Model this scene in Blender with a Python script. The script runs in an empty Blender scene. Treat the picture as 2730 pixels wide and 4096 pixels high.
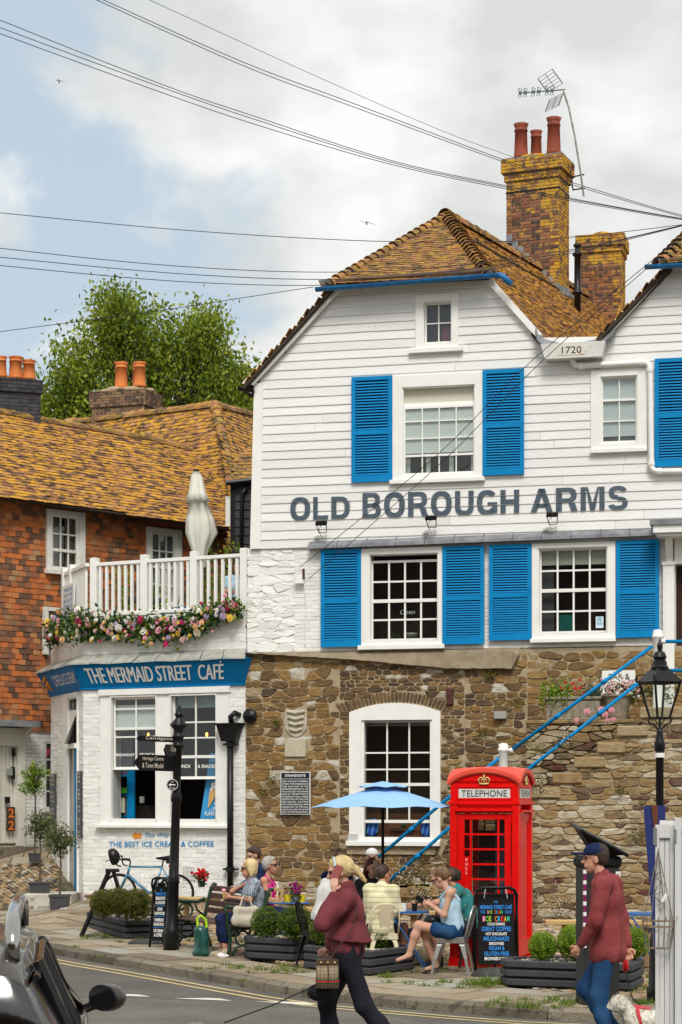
import bpy,math,random
import numpy as np
from mathutils import Vector,Matrix,Euler,noise as mnoise
R=math.radians
rng=random.Random(7)
SC=bpy.context.scene
COL=SC.collection
# ---------------------------------------------------------------- camera
FPX,CX,YH,CH=8400.0,1365.0,3215.0,2.1
cam=bpy.data.cameras.new('camera')
cam.sensor_fit='VERTICAL'
cam.sensor_height=36.0
cam.lens=FPX/4096*36
cam.shift_y=(YH-2048)/4096
cam.clip_start=0.5
cam.clip_end=3000
camo=bpy.data.objects.new('camera',cam)
camo.location=(0,0,CH)
camo.rotation_euler=(R(90),0,0)
COL.objects.link(camo)
SC.camera=camo
# ---------------------------------------------------------------- light
SUN_EL,SUN_AZ=50.0,176.0
sun=bpy.data.lights.new('sun','SUN')
sun.energy=1.45
sun.angle=R(22)
sun.color=(1.0,0.955,0.885)
suno=bpy.data.objects.new('sun',sun)
suno.rotation_euler=(R(90-SUN_EL),0,R(180-SUN_AZ))
COL.objects.link(suno)
SC.view_settings.view_transform='Standard'
SC.view_settings.look='None'
SC.view_settings.gamma=1
SC.view_settings.use_curve_mapping=False
SC.view_settings.exposure=1.0
SC.render.engine='CYCLES'
SC.cycles.max_bounces=6
SC.cycles.transparent_max_bounces=12
world=bpy.data.worlds.new('World')
SC.world=world
world.use_nodes=True
def build_world():
 nt=world.node_tree
 N,L=nt.nodes,nt.links
 N.clear()
 out=N.new('ShaderNodeOutputWorld')
 bg=N.new('ShaderNodeBackground')
 bg.inputs['Strength'].default_value=0.1
 sky=N.new('ShaderNodeTexSky')
 sky.sky_type='NISHITA'
 sky.sun_disc=False
 sky.sun_elevation=R(SUN_EL)
 sky.sun_rotation=R(SUN_AZ)
 sky.dust_density=2.5
 sky.air_density=1.0
 tc=N.new('ShaderNodeTexCoord')
 veil=N.new('ShaderNodeMix');veil.data_type='RGBA'
 veil.inputs[0].default_value=0.85
 veil.inputs[7].default_value=(2.8,3.3,3.68,1)
 L.new(sky.outputs[0],veil.inputs[6])
 mp=N.new('ShaderNodeMapping');mp.inputs['Scale'].default_value=(1,1,1.5)
 mp.inputs['Location'].default_value=(0.35,0.1,0.12)
 L.new(tc.outputs['Generated'],mp.inputs['Vector'])
 n1=N.new('ShaderNodeTexNoise')
 n1.inputs['Scale'].default_value=7.5;n1.inputs['Detail'].default_value=9;n1.inputs['Roughness'].default_value=0.52
 n1.inputs['Distortion'].default_value=0.25
 L.new(mp.outputs[0],n1.inputs['Vector'])
 dot=N.new('ShaderNodeVectorMath');dot.operation='DOT_PRODUCT'
 dv=Vector((-0.25,1.0,0.30)).normalized()
 dot.inputs[1].default_value=dv
 L.new(tc.outputs['Generated'],dot.inputs[0])
 clr=N.new('ShaderNodeMapRange');clr.interpolation_type='SMOOTHSTEP'
 clr.inputs[1].default_value=0.962;clr.inputs[2].default_value=0.996
 clr.inputs[3].default_value=0.24;clr.inputs[4].default_value=-0.11
 L.new(dot.outputs['Value'],clr.inputs[0])
 add=N.new('ShaderNodeMath');add.operation='ADD'
 L.new(n1.outputs[0],add.inputs[0]);L.new(clr.outputs[0],add.inputs[1])
 cov=N.new('ShaderNodeMapRange');cov.interpolation_type='SMOOTHSTEP'
 cov.inputs[1].default_value=0.42;cov.inputs[2].default_value=0.56
 L.new(add.outputs[0],cov.inputs[0])
 n2=N.new('ShaderNodeTexNoise')
 n2.inputs['Scale'].default_value=11;n2.inputs['Detail'].default_value=6;n2.inputs['Roughness'].default_value=0.5
 mp2=N.new('ShaderNodeMapping');mp2.inputs['Location'].default_value=(3.1,1.7,0.4);mp2.inputs['Scale'].default_value=(1,1,1.6)
 L.new(tc.outputs['Generated'],mp2.inputs['Vector']);L.new(mp2.outputs[0],n2.inputs['Vector'])
 cr=N.new('ShaderNodeValToRGB')
 cr.color_ramp.elements[0].position=0.40;cr.color_ramp.elements[0].color=(3.6,3.7,3.65,1)
 cr.color_ramp.elements[1].position=0.62;cr.color_ramp.elements[1].color=(4.95,4.97,4.88,1)
 L.new(n2.outputs[0],cr.inputs[0])
 mx=N.new('ShaderNodeMix');mx.data_type='RGBA'
 L.new(cov.outputs[0],mx.inputs[0]);L.new(veil.outputs[2],mx.inputs[6]);L.new(cr.outputs[0],mx.inputs[7])
 L.new(mx.outputs[2],bg.inputs['Color'])
 L.new(bg.outputs[0],out.inputs[0])
build_world()
# ---------------------------------------------------------------- geometry helpers
def W(px,py,Y):
 return Vector(((px-CX)/FPX*Y,Y,CH-(py-YH)/FPX*Y))
def G(px,py,z=0.0):
 Y=(CH-z)*FPX/(py-YH)
 return Vector(((px-CX)/FPX*Y,Y,z))
def ray(px,py):
 return Vector(((px-CX)/FPX,1.0,-(py-YH)/FPX))
class Frame:
 def __init__(s,o,ang):
  s.o=Vector(o);s.ang=ang
  s.m=Matrix.Translation(s.o) @ Matrix.Rotation(ang,4,'Z')
  s.inv=s.m.inverted()
 def at(s,px,py,d=0.0):
  c=s.inv @ Vector((0,0,CH));r=s.inv.to_3x3() @ ray(px,py)
  t=(d-c.y)/r.y
  p=c+r*t
  return p.x,p.z
 def w(s,x,y,z):return s.m @ Vector((x,y,z))
 def box(s,x0,x1,y0,y1,d=0.0):
  ym,xm=(y0+y1)/2,(x0+x1)/2
  a,_=s.at(x0,ym,d);b,_=s.at(x1,ym,d)
  _,zt=s.at(xm,y0,d);_,zb=s.at(xm,y1,d)
  return a,b,zb,zt
class MB:
 def __init__(s):s.v=[];s.f=[];s.t=[];s.mi=[]
 def add(s,verts,faces,tint=0.5,mi=0):
  n=len(s.v)
  s.v+=[tuple(p) for p in verts]
  s.f+=[tuple(i+n for i in f) for f in faces]
  s.t+=[tint]*len(verts)
  s.mi+=[mi]*len(faces)
  return s
 def box(s,x0,x1,y0,y1,z0,z1,M=None,tint=0.5,mi=0,b=0.0):
  if b>0:
   return s.bbox(x0,x1,y0,y1,z0,z1,b,M,tint,mi)
  v=[Vector((x,y,z)) for z in (z0,z1) for y in (y0,y1) for x in (x0,x1)]
  if M is not None:v=[M @ p for p in v]
  return s.add(v,[(0,2,3,1),(4,5,7,6),(0,1,5,4),(2,6,7,3),(0,4,6,2),(1,3,7,5)],tint,mi)
 def bbox(s,x0,x1,y0,y1,z0,z1,b,M=None,tint=0.5,mi=0):
  b=min(b,(x1-x0)*.45,(y1-y0)*.45,(z1-z0)*.45)
  v=[]
  X,Y,Z=(x0,x1),(y0,y1),(z0,z1)
  idx={}
  for i in (0,1):
   for j in (0,1):
    for k in (0,1):
     sx,sy,sz=(1,-1)[i],(1,-1)[j],(1,-1)[k]
     for ax in range(3):
      p=[X[i]+sx*b,Y[j]+sy*b,Z[k]+sz*b]
      p[ax]=(X[i],Y[j],Z[k])[ax]
      idx[(i,j,k,ax)]=len(v);v.append(Vector(p))
  f=[]
  for i in (0,1):
   q=[idx[(i,0,0,0)],idx[(i,1,0,0)],idx[(i,1,1,0)],idx[(i,0,1,0)]]
   f.append(q if i else q[::-1])
   q=[idx[(0,i,0,1)],idx[(0,i,1,1)],idx[(1,i,1,1)],idx[(1,i,0,1)]]
   f.append(q if i else q[::-1])
   q=[idx[(0,0,i,2)],idx[(1,0,i,2)],idx[(1,1,i,2)],idx[(0,1,i,2)]]
   f.append(q if i else q[::-1])
  for i in (0,1):
   for j in (0,1):
    q=[idx[(i,j,0,0)],idx[(i,j,1,0)],idx[(i,j,1,1)],idx[(i,j,0,1)]];f.append(q if (i+j) % 2 else q[::-1])
    q=[idx[(i,0,j,0)],idx[(i,1,j,0)],idx[(i,1,j,2)],idx[(i,0,j,2)]];f.append(q[::-1] if (i+j) % 2 else q)
    q=[idx[(0,i,j,1)],idx[(1,i,j,1)],idx[(1,i,j,2)],idx[(0,i,j,2)]];f.append(q if (i+j) % 2 else q[::-1])
    for k in (0,1):
     q=[idx[(i,j,k,0)],idx[(i,j,k,1)],idx[(i,j,k,2)]];f.append(q if (i+j+k) % 2 else q[::-1])
  if M is not None:v=[M @ p for p in v]
  return s.add(v,f,tint,mi)
 def prism(s,pts,y0,y1,M=None,tint=0.5,mi=0,axis='y'):
  n=len(pts)
  mk={'y':lambda p,q:Vector((p[0],q,p[1])),'z':lambda p,q:Vector((p[0],p[1],q)),'x':lambda p,q:Vector((q,p[0],p[1]))}[axis]
  v=[mk(p,y0) for p in pts]+[mk(p,y1) for p in pts]
  if M is not None:v=[M @ p for p in v]
  f=[tuple(range(n)),tuple(range(2*n-1,n-1,-1))]+[(i,i+n,(i+1) % n+n,(i+1) % n) for i in range(n)]
  return s.add(v,f,tint,mi)
 def tube(s,path,r,n=8,tint=0.5,mi=0,cap=True,closed=False,flat=None):
  P=[Vector(p) for p in path];m=len(P)
  rr=r if isinstance(r,(list,tuple)) else [r]*m
  v=[];up=None
  for i in range(m):
   a=P[i-1] if (i>0 or closed) else P[i];b=P[(i+1) % m] if (i<m-1 or closed) else P[i]
   t=(b-a).normalized() if (b-a).length>1e-9 else Vector((0,0,1))
   if up is None:
    up=Vector((0,0,1)) if abs(t.z)<.9 else Vector((0,1,0))
   u=t.cross(up);u.normalize();w=u.cross(t);w.normalize();up=w
   for k in range(n):
    c,sn=math.cos(2*math.pi*k/n),math.sin(2*math.pi*k/n)
    fy=flat if flat else 1
    v.append(P[i]+(u*c+w*sn*fy)*rr[i])
  f=[]
  for i in range(m if closed else m-1):
   for k in range(n):
    a=i*n+k;b=i*n+(k+1) % n;c=((i+1) % m)*n+(k+1) % n;d=((i+1) % m)*n+k
    f.append((a,b,c,d))
  if cap and not closed:
   f.append(tuple(range(n-1,-1,-1)));f.append(tuple(range((m-1)*n,m*n)))
  return s.add(v,f,tint,mi)
 def lathe(s,prof,c=(0,0,0),n=16,M=None,tint=0.5,mi=0,ang=0.0,sq=1.0):
  v=[];c=Vector(c)
  for r,z in prof:
   for k in range(n):
    a=2*math.pi*k/n+ang
    v.append(Vector((r*math.cos(a),r*math.sin(a)*sq,z))+c)
  if M is not None:v=[M @ p for p in v]
  m=len(prof);f=[]
  for i in range(m-1):
   for k in range(n):
    f.append((i*n+k,i*n+(k+1) % n,(i+1)*n+(k+1) % n,(i+1)*n+k))
  f.append(tuple(range(n-1,-1,-1)));f.append(tuple(range((m-1)*n,m*n)))
  return s.add(v,f,tint,mi)
 def ball(s,c,rx,ry=None,rz=None,n=10,m=7,M=None,tint=0.5,mi=0):
  ry=rx if ry is None else ry;rz=rx if rz is None else rz
  c=Vector(c);v=[c+Vector((0,0,-rz))]
  for i in range(1,m):
   ph=-math.pi/2+math.pi*i/m
   for k in range(n):
    a=2*math.pi*k/n
    v.append(c+Vector((rx*math.cos(ph)*math.cos(a),ry*math.cos(ph)*math.sin(a),rz*math.sin(ph))))
  v.append(c+Vector((0,0,rz)))
  if M is not None:v=[M @ p for p in v]
  f=[(0,1+(k+1) % n,1+k) for k in range(n)]
  for i in range(m-2):
   for k in range(n):
    f.append((1+i*n+k,1+i*n+(k+1) % n,1+(i+1)*n+(k+1) % n,1+(i+1)*n+k))
  L=len(v)-1;b=1+(m-2)*n
  f+=[(b+k,b+(k+1) % n,L) for k in range(n)]
  return s.add(v,f,tint,mi)
 def quad(s,a,b,c,d,tint=0.5,mi=0):return s.add([a,b,c,d],[(0,1,2,3)],tint,mi)
 def merge(s,o):
  n=len(s.v);s.v+=o.v;s.f+=[tuple(i+n for i in f) for f in o.f];s.t+=o.t;s.mi+=o.mi
  return s
 def xf(s,M):s.v=[tuple(M @ Vector(p)) for p in s.v];return s
 def mesh(s,name,mats,smooth=False):
  me=bpy.data.meshes.new(name)
  me.from_pydata(s.v,[],s.f)
  if not isinstance(mats,(list,tuple)):mats=[mats]
  for m in mats:me.materials.append(m)
  if any(s.mi):me.polygons.foreach_set('material_index',s.mi)
  at=me.attributes.new('tint','FLOAT','POINT');at.data.foreach_set('value',s.t)
  if smooth:me.polygons.foreach_set('use_smooth',[True]*len(me.polygons))
  return me
 def build(s,name,mats,parent=None,smooth=False,kind=None,label=None,loc=None):
  return link(name,s.mesh(name,mats,smooth),parent,kind,label,loc)
def link(name,data,parent=None,kind=None,label=None,loc=None,M=None):
 o=bpy.data.objects.new(name,data);COL.objects.link(o)
 if parent is not None:o.parent=parent
 if loc is not None:o.location=loc
 if M is not None:o.matrix_local=M
 if kind:o['kind']=kind
 if label:o['label']=label
 return o
def thing(name,label,cat,M=None,loc=None,rz=0.0,group=None,kind=None):
 o=bpy.data.objects.new(name,None);COL.objects.link(o)
 o.empty_display_size=0.1
 if M is not None:o.matrix_world=M
 elif loc is not None:
  o.location=loc;o.rotation_euler=(0,0,rz)
 if label:o['label']=label
 if cat:o['category']=cat
 if group:o['group']=group
 if kind:o['kind']=kind
 return o
def tag(o,label,cat,group=None):
 o['label']=label;o['category']=cat
 if group:o['group']=group
 return o
def kids(o):return [c for c in bpy.data.objects if c.parent==o]
def copy_tree(o,parent=None,label=None):
 c=o.copy();COL.objects.link(c)
 if parent is not None:
  c.parent=parent
 if label:c['label']=label
 for ch in kids(o):copy_tree(ch,c)
 return c
def emit(pieces,name,mat,parent,limit=290,smooth=False,key=None,kind_name=None):
 if key:pieces=sorted(pieces,key=key)
 for p in pieces[:limit]:
  link(name,p.mesh(name,mat,smooth),parent)
 if len(pieces)>limit:
  m=MB()
  for p in pieces[limit:]:m.merge(p)
  m.build(kind_name or (name+'_field'),mat,parent,smooth,kind='stuff')
 return pieces
# ---------------------------------------------------------------- materials
MATS={}
def mat(name,col,col2=None,ns=6.0,rough=0.7,metal=0.0,bump=0.0,bs=40.0,tintw=0.0,ramp=None,spec=0.3,
  lichen=None,dirt=None,emit_s=0.0,alpha=1.0,stretch=(1,1,1),wave=None,coat=0.0,detail=4.0,trans=0.0,lich2=None,sss=0.0):
 if name in MATS:return MATS[name]
 m=bpy.data.materials.new(name);m.use_nodes=True;MATS[name]=m
 nt=m.node_tree;N,L=nt.nodes,nt.links
 b=N['Principled BSDF']
 b.inputs['Roughness'].default_value=rough;b.inputs['Metallic'].default_value=metal
 b.inputs['Specular IOR Level'].default_value=spec
 b.inputs['Coat Weight'].default_value=coat
 tc=N.new('ShaderNodeTexCoord')
 mp=N.new('ShaderNodeMapping');mp.inputs['Scale'].default_value=stretch
 L.new(tc.outputs['Object'],mp.inputs['Vector'])
 def nz(scale,det=detail,ro=0.55,off=None):
  n=N.new('ShaderNodeTexNoise');n.inputs['Scale'].default_value=scale;n.inputs['Detail'].default_value=det;n.inputs['Roughness'].default_value=ro
  if off is not None:
   mm=N.new('ShaderNodeMapping');mm.inputs['Location'].default_value=(off,off*1.7,-off);L.new(mp.outputs[0],mm.inputs[0]);L.new(mm.outputs[0],n.inputs['Vector'])
  else:L.new(mp.outputs[0],n.inputs['Vector'])
  return n
 def rgba(c):return (c[0],c[1],c[2],1)
 if ramp:
  at=N.new('ShaderNodeAttribute');at.attribute_name='tint'
  n=nz(ns)
  ma=N.new('ShaderNodeMath');ma.operation='MULTIPLY_ADD'
  ma.inputs[1].default_value=tintw or 0.5;
  sub=N.new('ShaderNodeMath');sub.operation='SUBTRACT';sub.inputs[1].default_value=0.5
  L.new(n.outputs[0],sub.inputs[0]);L.new(sub.outputs[0],ma.inputs[0]);L.new(at.outputs['Fac'],ma.inputs[2])
  cr=N.new('ShaderNodeValToRGB')
  while len(cr.color_ramp.elements)>1:cr.color_ramp.elements.remove(cr.color_ramp.elements[0])
  cr.color_ramp.elements[0].position=ramp[0][0];cr.color_ramp.elements[0].color=rgba(ramp[0][1])
  for p,c in ramp[1:]:
   e=cr.color_ramp.elements.new(p);e.color=rgba(c)
  L.new(ma.outputs[0],cr.inputs[0]);colout=cr.outputs[0]
 elif col2 is not None:
  n=nz(ns)
  cr=N.new('ShaderNodeValToRGB')
  cr.color_ramp.elements[0].position=0.35;cr.color_ramp.elements[0].color=rgba(col)
  cr.color_ramp.elements[1].position=0.65;cr.color_ramp.elements[1].color=rgba(col2)
  L.new(n.outputs[0],cr.inputs[0]);colout=cr.outputs[0]
 else:
  rg=N.new('ShaderNodeRGB');rg.outputs[0].default_value=rgba(col);colout=rg.outputs[0]
 if wave:
  for wv in wave:
   sp=N.new('ShaderNodeSeparateXYZ');L.new(tc.outputs['Object'],sp.inputs[0])
   md=N.new('ShaderNodeMath');md.operation='WRAP';md.inputs[1].default_value=wv[1];md.inputs[2].default_value=0
   L.new(sp.outputs[wv[0]],md.inputs[0])
   lt=N.new('ShaderNodeMath');lt.operation='LESS_THAN';lt.inputs[1].default_value=wv[2];L.new(md.outputs[0],lt.inputs[0])
   mx=N.new('ShaderNodeMix');mx.data_type='RGBA';mx.inputs[7].default_value=rgba(wv[3])
   L.new(lt.outputs[0],mx.inputs[0]);L.new(colout,mx.inputs[6]);colout=mx.outputs[2]
 for k,lc in enumerate([lichen,dirt,lich2]):
  if lc:
   n=nz(lc[1],7.0,0.62,off=3.3*(k+1))
   mr=N.new('ShaderNodeMapRange');mr.interpolation_type='SMOOTHSTEP'
   mr.inputs[1].default_value=lc[2];mr.inputs[2].default_value=lc[2]+lc[3];mr.inputs[4].default_value=lc[4]
   L.new(n.outputs[0],mr.inputs[0])
   mx=N.new('ShaderNodeMix');mx.data_type='RGBA';mx.inputs[7].default_value=rgba(lc[0])
   L.new(mr.outputs[0],mx.inputs[0]);L.new(colout,mx.inputs[6]);colout=mx.outputs[2]
 L.new(colout,b.inputs['Base Color'])
 if bump>0:
  n=nz(bs,5.0,0.6,off=9.1)
  bp=N.new('ShaderNodeBump');bp.inputs['Strength'].default_value=min(1.0,bump);bp.inputs['Distance'].default_value=0.02
  L.new(n.outputs[0],bp.inputs['Height']);L.new(bp.outputs[0],b.inputs['Normal'])
 if emit_s>0:
  b.inputs['Emission Color'].default_value=rgba(col);b.inputs['Emission Strength'].default_value=emit_s
 if alpha<1:b.inputs['Alpha'].default_value=alpha
 if trans>0:b.inputs['Transmission Weight'].default_value=trans
 return m
def glass_mat(name,tintc=(1,1,1),refl=0.08,rough=0.02):
 m=bpy.data.materials.new(name);m.use_nodes=True;nt=m.node_tree;N,L=nt.nodes,nt.links
 N.clear()
 o=N.new('ShaderNodeOutputMaterial');t=N.new('ShaderNodeBsdfTransparent');g=N.new('ShaderNodeBsdfGlossy')
 t.inputs[0].default_value=(*tintc,1);g.inputs['Roughness'].default_value=rough
 fr=N.new('ShaderNodeLayerWeight');fr.inputs[0].default_value=.5;pw=N.new('ShaderNodeMath');pw.operation='POWER';pw.inputs[1].default_value=5;L.new(fr.outputs['Facing'],pw.inputs[0])
 ad=N.new('ShaderNodeMath');ad.operation='ADD';ad.use_clamp=True;ad.inputs[1].default_value=refl+.03;L.new(pw.outputs[0],ad.inputs[0])
 tc=N.new('ShaderNodeTexCoord');n=N.new('ShaderNodeTexNoise');n.inputs['Scale'].default_value=5
 L.new(tc.outputs['Object'],n.inputs['Vector'])
 bp=N.new('ShaderNodeBump');bp.inputs['Strength'].default_value=0.04;bp.inputs['Distance'].default_value=0.02
 L.new(n.outputs[0],bp.inputs['Height']);L.new(bp.outputs[0],g.inputs['Normal'])
 mx=N.new('ShaderNodeMixShader');L.new(ad.outputs[0],mx.inputs[0]);L.new(t.outputs[0],mx.inputs[1]);L.new(g.outputs[0],mx.inputs[2])
 L.new(mx.outputs[0],o.inputs[0]);MATS[name]=m
 return m
GLASS=glass_mat('window_glass',(0.85,0.88,0.88),0.02)
CARGLASS=glass_mat('car_glass',(0.04,0.045,0.045),0.10,0.12)
LAMPGLASS=glass_mat('lamp_glass',(0.9,0.92,0.9),0.03)
WHITE=mat('white_paint',(0.76,0.76,0.73),(0.83,0.83,0.80),3,0.55,bump=.12,bs=25,dirt=((0.42,0.38,0.30),7,0.66,0.12,0.45))
WHITE2=mat('white_joinery',(0.80,0.80,0.77),(0.86,0.86,0.83),4,0.45,dirt=((0.45,0.42,0.33),9,0.70,0.1,0.35))
BOARD=mat('white_weatherboard',(0,0,0),ns=3,ramp=[(0.1,(0.73,0.735,0.72)),(0.5,(0.765,0.77,0.76)),(0.9,(0.80,0.80,0.79))],tintw=0.35,rough=0.6,bump=.35,bs=14,stretch=(0.35,1,2.5),
   dirt=((0.38,0.36,0.30),6,0.63,0.15,0.45),lichen=((0.55,0.50,0.42),16,0.69,0.05,0.5))
WBRICK=mat('white_painted_brick',(0,0,0),ns=4,ramp=[(0.1,(0.75,0.74,0.71)),(0.5,(0.82,0.815,0.79)),(0.9,(0.87,0.87,0.84))],tintw=.4,rough=0.6,bump=.5,bs=18,
             dirt=((0.42,0.36,0.27),5,0.66,0.12,0.4))
MORTARW=mat('white_mortar',(0.70,0.70,0.67),(0.76,0.76,0.73),8,0.8,bump=.5)
BLUE=mat('blue_paint',(0.002,0.20,0.47),(0.003,0.235,0.55),2.5,0.55,spec=.12,dirt=((0.12,0.30,0.46),11,0.68,0.06,0.4),lichen=((0.002,0.10,0.30),4,.56,.15,.45))
BLUEF=mat('fascia_blue',(0.001,0.15,0.38),(0.002,0.18,0.44),2.0,0.5,spec=.12,dirt=((0.05,0.10,0.16),8,0.70,0.05,0.4))
BLUEGUT=mat('gutter_blue',(0.01,0.12,0.32),(0.02,0.17,0.42),8,0.5,dirt=((0.05,0.06,0.06),8,0.58,0.05,0.7))
LEAD=mat('lead_sheet',(0.17,0.18,0.20),(0.28,0.29,0.31),5,0.5,bump=.3,bs=10,metal=.2)
LEADP=mat('pale_lead',(0.30,0.31,0.29),(0.42,0.42,0.36),6,0.6,bump=.3,bs=10,dirt=((0.30,0.25,0.12),5,0.6,0.1,0.6))
BLACKP=mat('black_ironwork',(0.004,0.004,0.005),(0.009,0.009,0.010),10,0.35,spec=.3,dirt=((0.12,0.07,0.04),20,0.72,0.04,0.6),bump=.1)
BLACKM=mat('matt_black',(0.009,0.009,0.010),rough=.6,spec=.2)
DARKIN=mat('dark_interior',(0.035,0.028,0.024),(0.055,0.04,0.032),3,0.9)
TILE=mat('roof_tile',(0,0,0),ns=5,stretch=(.6,.6,2.6),tintw=.35,rough=.85,bump=.6,bs=50,
           ramp=[(0.0,(0.065,0.04,0.03)),(0.25,(0.13,0.07,0.045)),(0.5,(0.23,0.11,0.06)),(0.75,(0.32,0.15,0.065)),(1.0,(0.42,0.22,0.12))],
           lichen=((0.64,0.34,0.03),6,0.465,0.10,0.85),dirt=((0.12,0.095,0.05),5,0.56,0.12,0.5),lich2=((0.42,0.40,0.32),22,0.69,0.03,0.8))
TILE2=mat('mossy_roof_tile',(0,0,0),ns=5,stretch=(.6,.6,2.6),tintw=.35,rough=.85,bump=.6,bs=50,
           ramp=[(0.0,(0.10,0.065,0.045)),(0.25,(0.17,0.10,0.055)),(0.5,(0.26,0.13,0.065)),(0.75,(0.34,0.15,0.07)),(1.0,(0.42,0.22,0.13))],
           lichen=((0.52,0.33,0.04),8,0.48,0.1,0.7),dirt=((0.13,0.12,0.05),5,0.52,0.14,0.5),lich2=((0.50,0.49,0.43),14,0.72,0.02,0.9))
HUNG=mat('hung_tile',(0,0,0),ns=4,tintw=.25,rough=.8,bump=.5,bs=40,
           ramp=[(0.0,(0.10,0.06,0.04)),(0.3,(0.22,0.10,0.055)),(0.5,(0.36,0.12,0.045)),(0.75,(0.55,0.16,0.04)),(1.0,(0.38,0.23,0.12))],
           dirt=((0.26,0.16,0.085),2.2,0.50,0.16,0.5))
TERRA=mat('terracotta',(0.36,0.10,0.045),(0.50,0.16,0.06),3,0.75,bump=.2,dirt=((0.10,0.05,0.04),3,0.58,0.1,0.6))
TERRA2=mat('orange_terracotta',(0.58,0.17,0.045),(0.70,0.22,0.06),3,0.75,bump=.2,dirt=((0.14,0.07,0.04),4,0.60,0.1,0.5))
REDPOT=mat('red_terracotta',(0.20,0.045,0.025),(0.30,0.07,0.035),3,0.7,bump=.2,dirt=((0.07,0.03,0.02),4,0.6,0.1,0.6))
BRICK=mat('lichened_brick',(0,0,0),ns=6,tintw=.3,rough=.85,bump=.6,bs=40,
   ramp=[(0.0,(0.07,0.045,0.04)),(0.3,(0.15,0.065,0.04)),(0.6,(0.24,0.09,0.05)),(1.0,(0.34,0.16,0.075))],
   lichen=((0.60,0.34,0.025),5.5,0.56,0.09,0.8),dirt=((0.24,0.22,0.16),9,0.60,0.08,0.7))
BRICKL=mat('heavily_lichened_brick',(0,0,0),ns=6,tintw=.3,rough=.9,bump=.6,bs=40,ramp=[(0.0,(0.09,0.055,0.04)),(0.5,(0.22,0.10,0.05)),(1.0,(0.34,0.18,0.08))],lichen=((0.62,0.35,0.025),5.5,0.42,0.14,0.9),dirt=((0.28,0.24,0.14),9,0.60,0.08,0.6))
BRICKD=mat('dark_brick',(0,0,0),ns=6,tintw=.3,rough=.8,bump=.5,ramp=[(0.0,(0.03,0.03,0.035)),(1.0,(0.07,0.07,0.08))],lichen=((0.20,0.13,0.04),6,0.66,0.05,0.7))
BRICKB=mat('brown_brick',(0,0,0),ns=6,tintw=.3,rough=.85,bump=.5,ramp=[(0.0,(0.07,0.05,0.04)),(0.5,(0.16,0.09,0.06)),(1.0,(0.28,0.17,0.09))],lichen=((0.30,0.28,0.18),6,0.60,0.07,0.6))
MORTAR=mat('lime_mortar',(0.34,0.27,0.17),(0.46,0.37,0.245),8,0.9,bump=.7,bs=60)
MORTARD=mat('dark_mortar',(0.19,0.16,0.11),(0.28,0.24,0.17),8,0.9,bump=.6,bs=60,lichen=((0.45,0.24,0.02),2.6,0.56,0.06,0.9))
STONE=mat('rubble_stone',(0,0,0),ns=13,tintw=.75,rough=.85,bump=.9,bs=22,stretch=(0.6,1,1.6),
   ramp=[(0.0,(0.06,0.045,0.035)),(0.18,(0.095,0.06,0.035)),(0.42,(0.175,0.108,0.046)),(0.62,(0.28,0.16,0.05)),(0.8,(0.31,0.23,0.12)),(0.93,(0.44,0.40,0.31)),(1.0,(0.55,0.53,0.46))],
   dirt=((0.09,0.07,0.045),3,0.58,0.14,0.5),lichen=((0.42,0.40,0.34),14,0.66,0.06,0.45))
STONEP=mat('pale_rubble_stone',(0,0,0),ns=13,tintw=.75,rough=.85,bump=.9,bs=22,stretch=(0.6,1,1.6),
   ramp=[(0.0,(0.12,0.04,0.03)),(0.10,(0.13,0.085,0.055)),(0.28,(0.19,0.135,0.08)),(0.42,(0.30,0.19,0.075)),(0.6,(0.35,0.275,0.165)),(0.8,(0.46,0.38,0.26)),(1.0,(0.56,0.52,0.42))],
   dirt=((0.10,0.08,0.055),3.5,0.57,0.12,0.5),lichen=((0.50,0.48,0.40),13,0.64,0.06,0.5))
STUCCO=mat('pebbly_render',(0.24,0.19,0.125),(0.33,0.27,0.19),5,0.9,bump=.8,bs=80,lichen=((0.45,0.43,0.38),20,0.65,0.04,0.6))
ASPHALT=mat('asphalt',(0.095,0.088,0.080),(0.135,0.126,0.112),.8,0.9,bump=.6,bs=120,dirt=((0.24,0.22,0.19),60,0.58,0.06,0.5),lichen=((0.06,0.055,0.05),2.5,.60,.1,.5))
ASPH2=mat('worn_asphalt',(0.13,0.122,0.105),(0.18,0.17,0.145),1.1,0.95,bump=1,bs=60,dirt=((0.05,0.05,0.045),45,0.55,0.06,0.7),lichen=((0.30,0.28,0.23),55,.58,.05,.7))
YELLOW=mat('faded_yellow_paint',(0.52,0.40,0.17),(0.62,0.50,0.25),7,0.7,dirt=((0.20,0.18,0.13),25,0.60,0.08,0.7))
RWHITE=mat('road_white_paint',(0.62,0.60,0.54),(0.70,0.68,0.62),7,0.7,dirt=((0.22,0.21,0.18),25,0.64,0.08,0.6))
FLAG=mat('flagstone',(0,0,0),ns=2.5,tintw=.35,rough=.85,bump=.6,bs=14,
           ramp=[(0.0,(0.18,0.14,0.095)),(0.35,(0.27,0.215,0.145)),(0.65,(0.33,0.27,0.19)),(1.0,(0.33,0.33,0.29))],
           dirt=((0.09,0.075,0.05),5,0.58,0.1,0.5),lichen=((0.14,0.17,0.05),6,0.66,0.05,0.5))
KERB=mat('kerb_stone',(0,0,0),ns=5,tintw=.3,rough=.9,bump=1.0,bs=25,ramp=[(0.0,(0.11,0.09,0.065)),(1.0,(0.24,0.205,0.15))],
           dirt=((0.05,0.045,0.035),5,0.53,0.1,0.7),lichen=((0.12,0.16,0.03),5,0.68,0.05,0.5))
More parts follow.
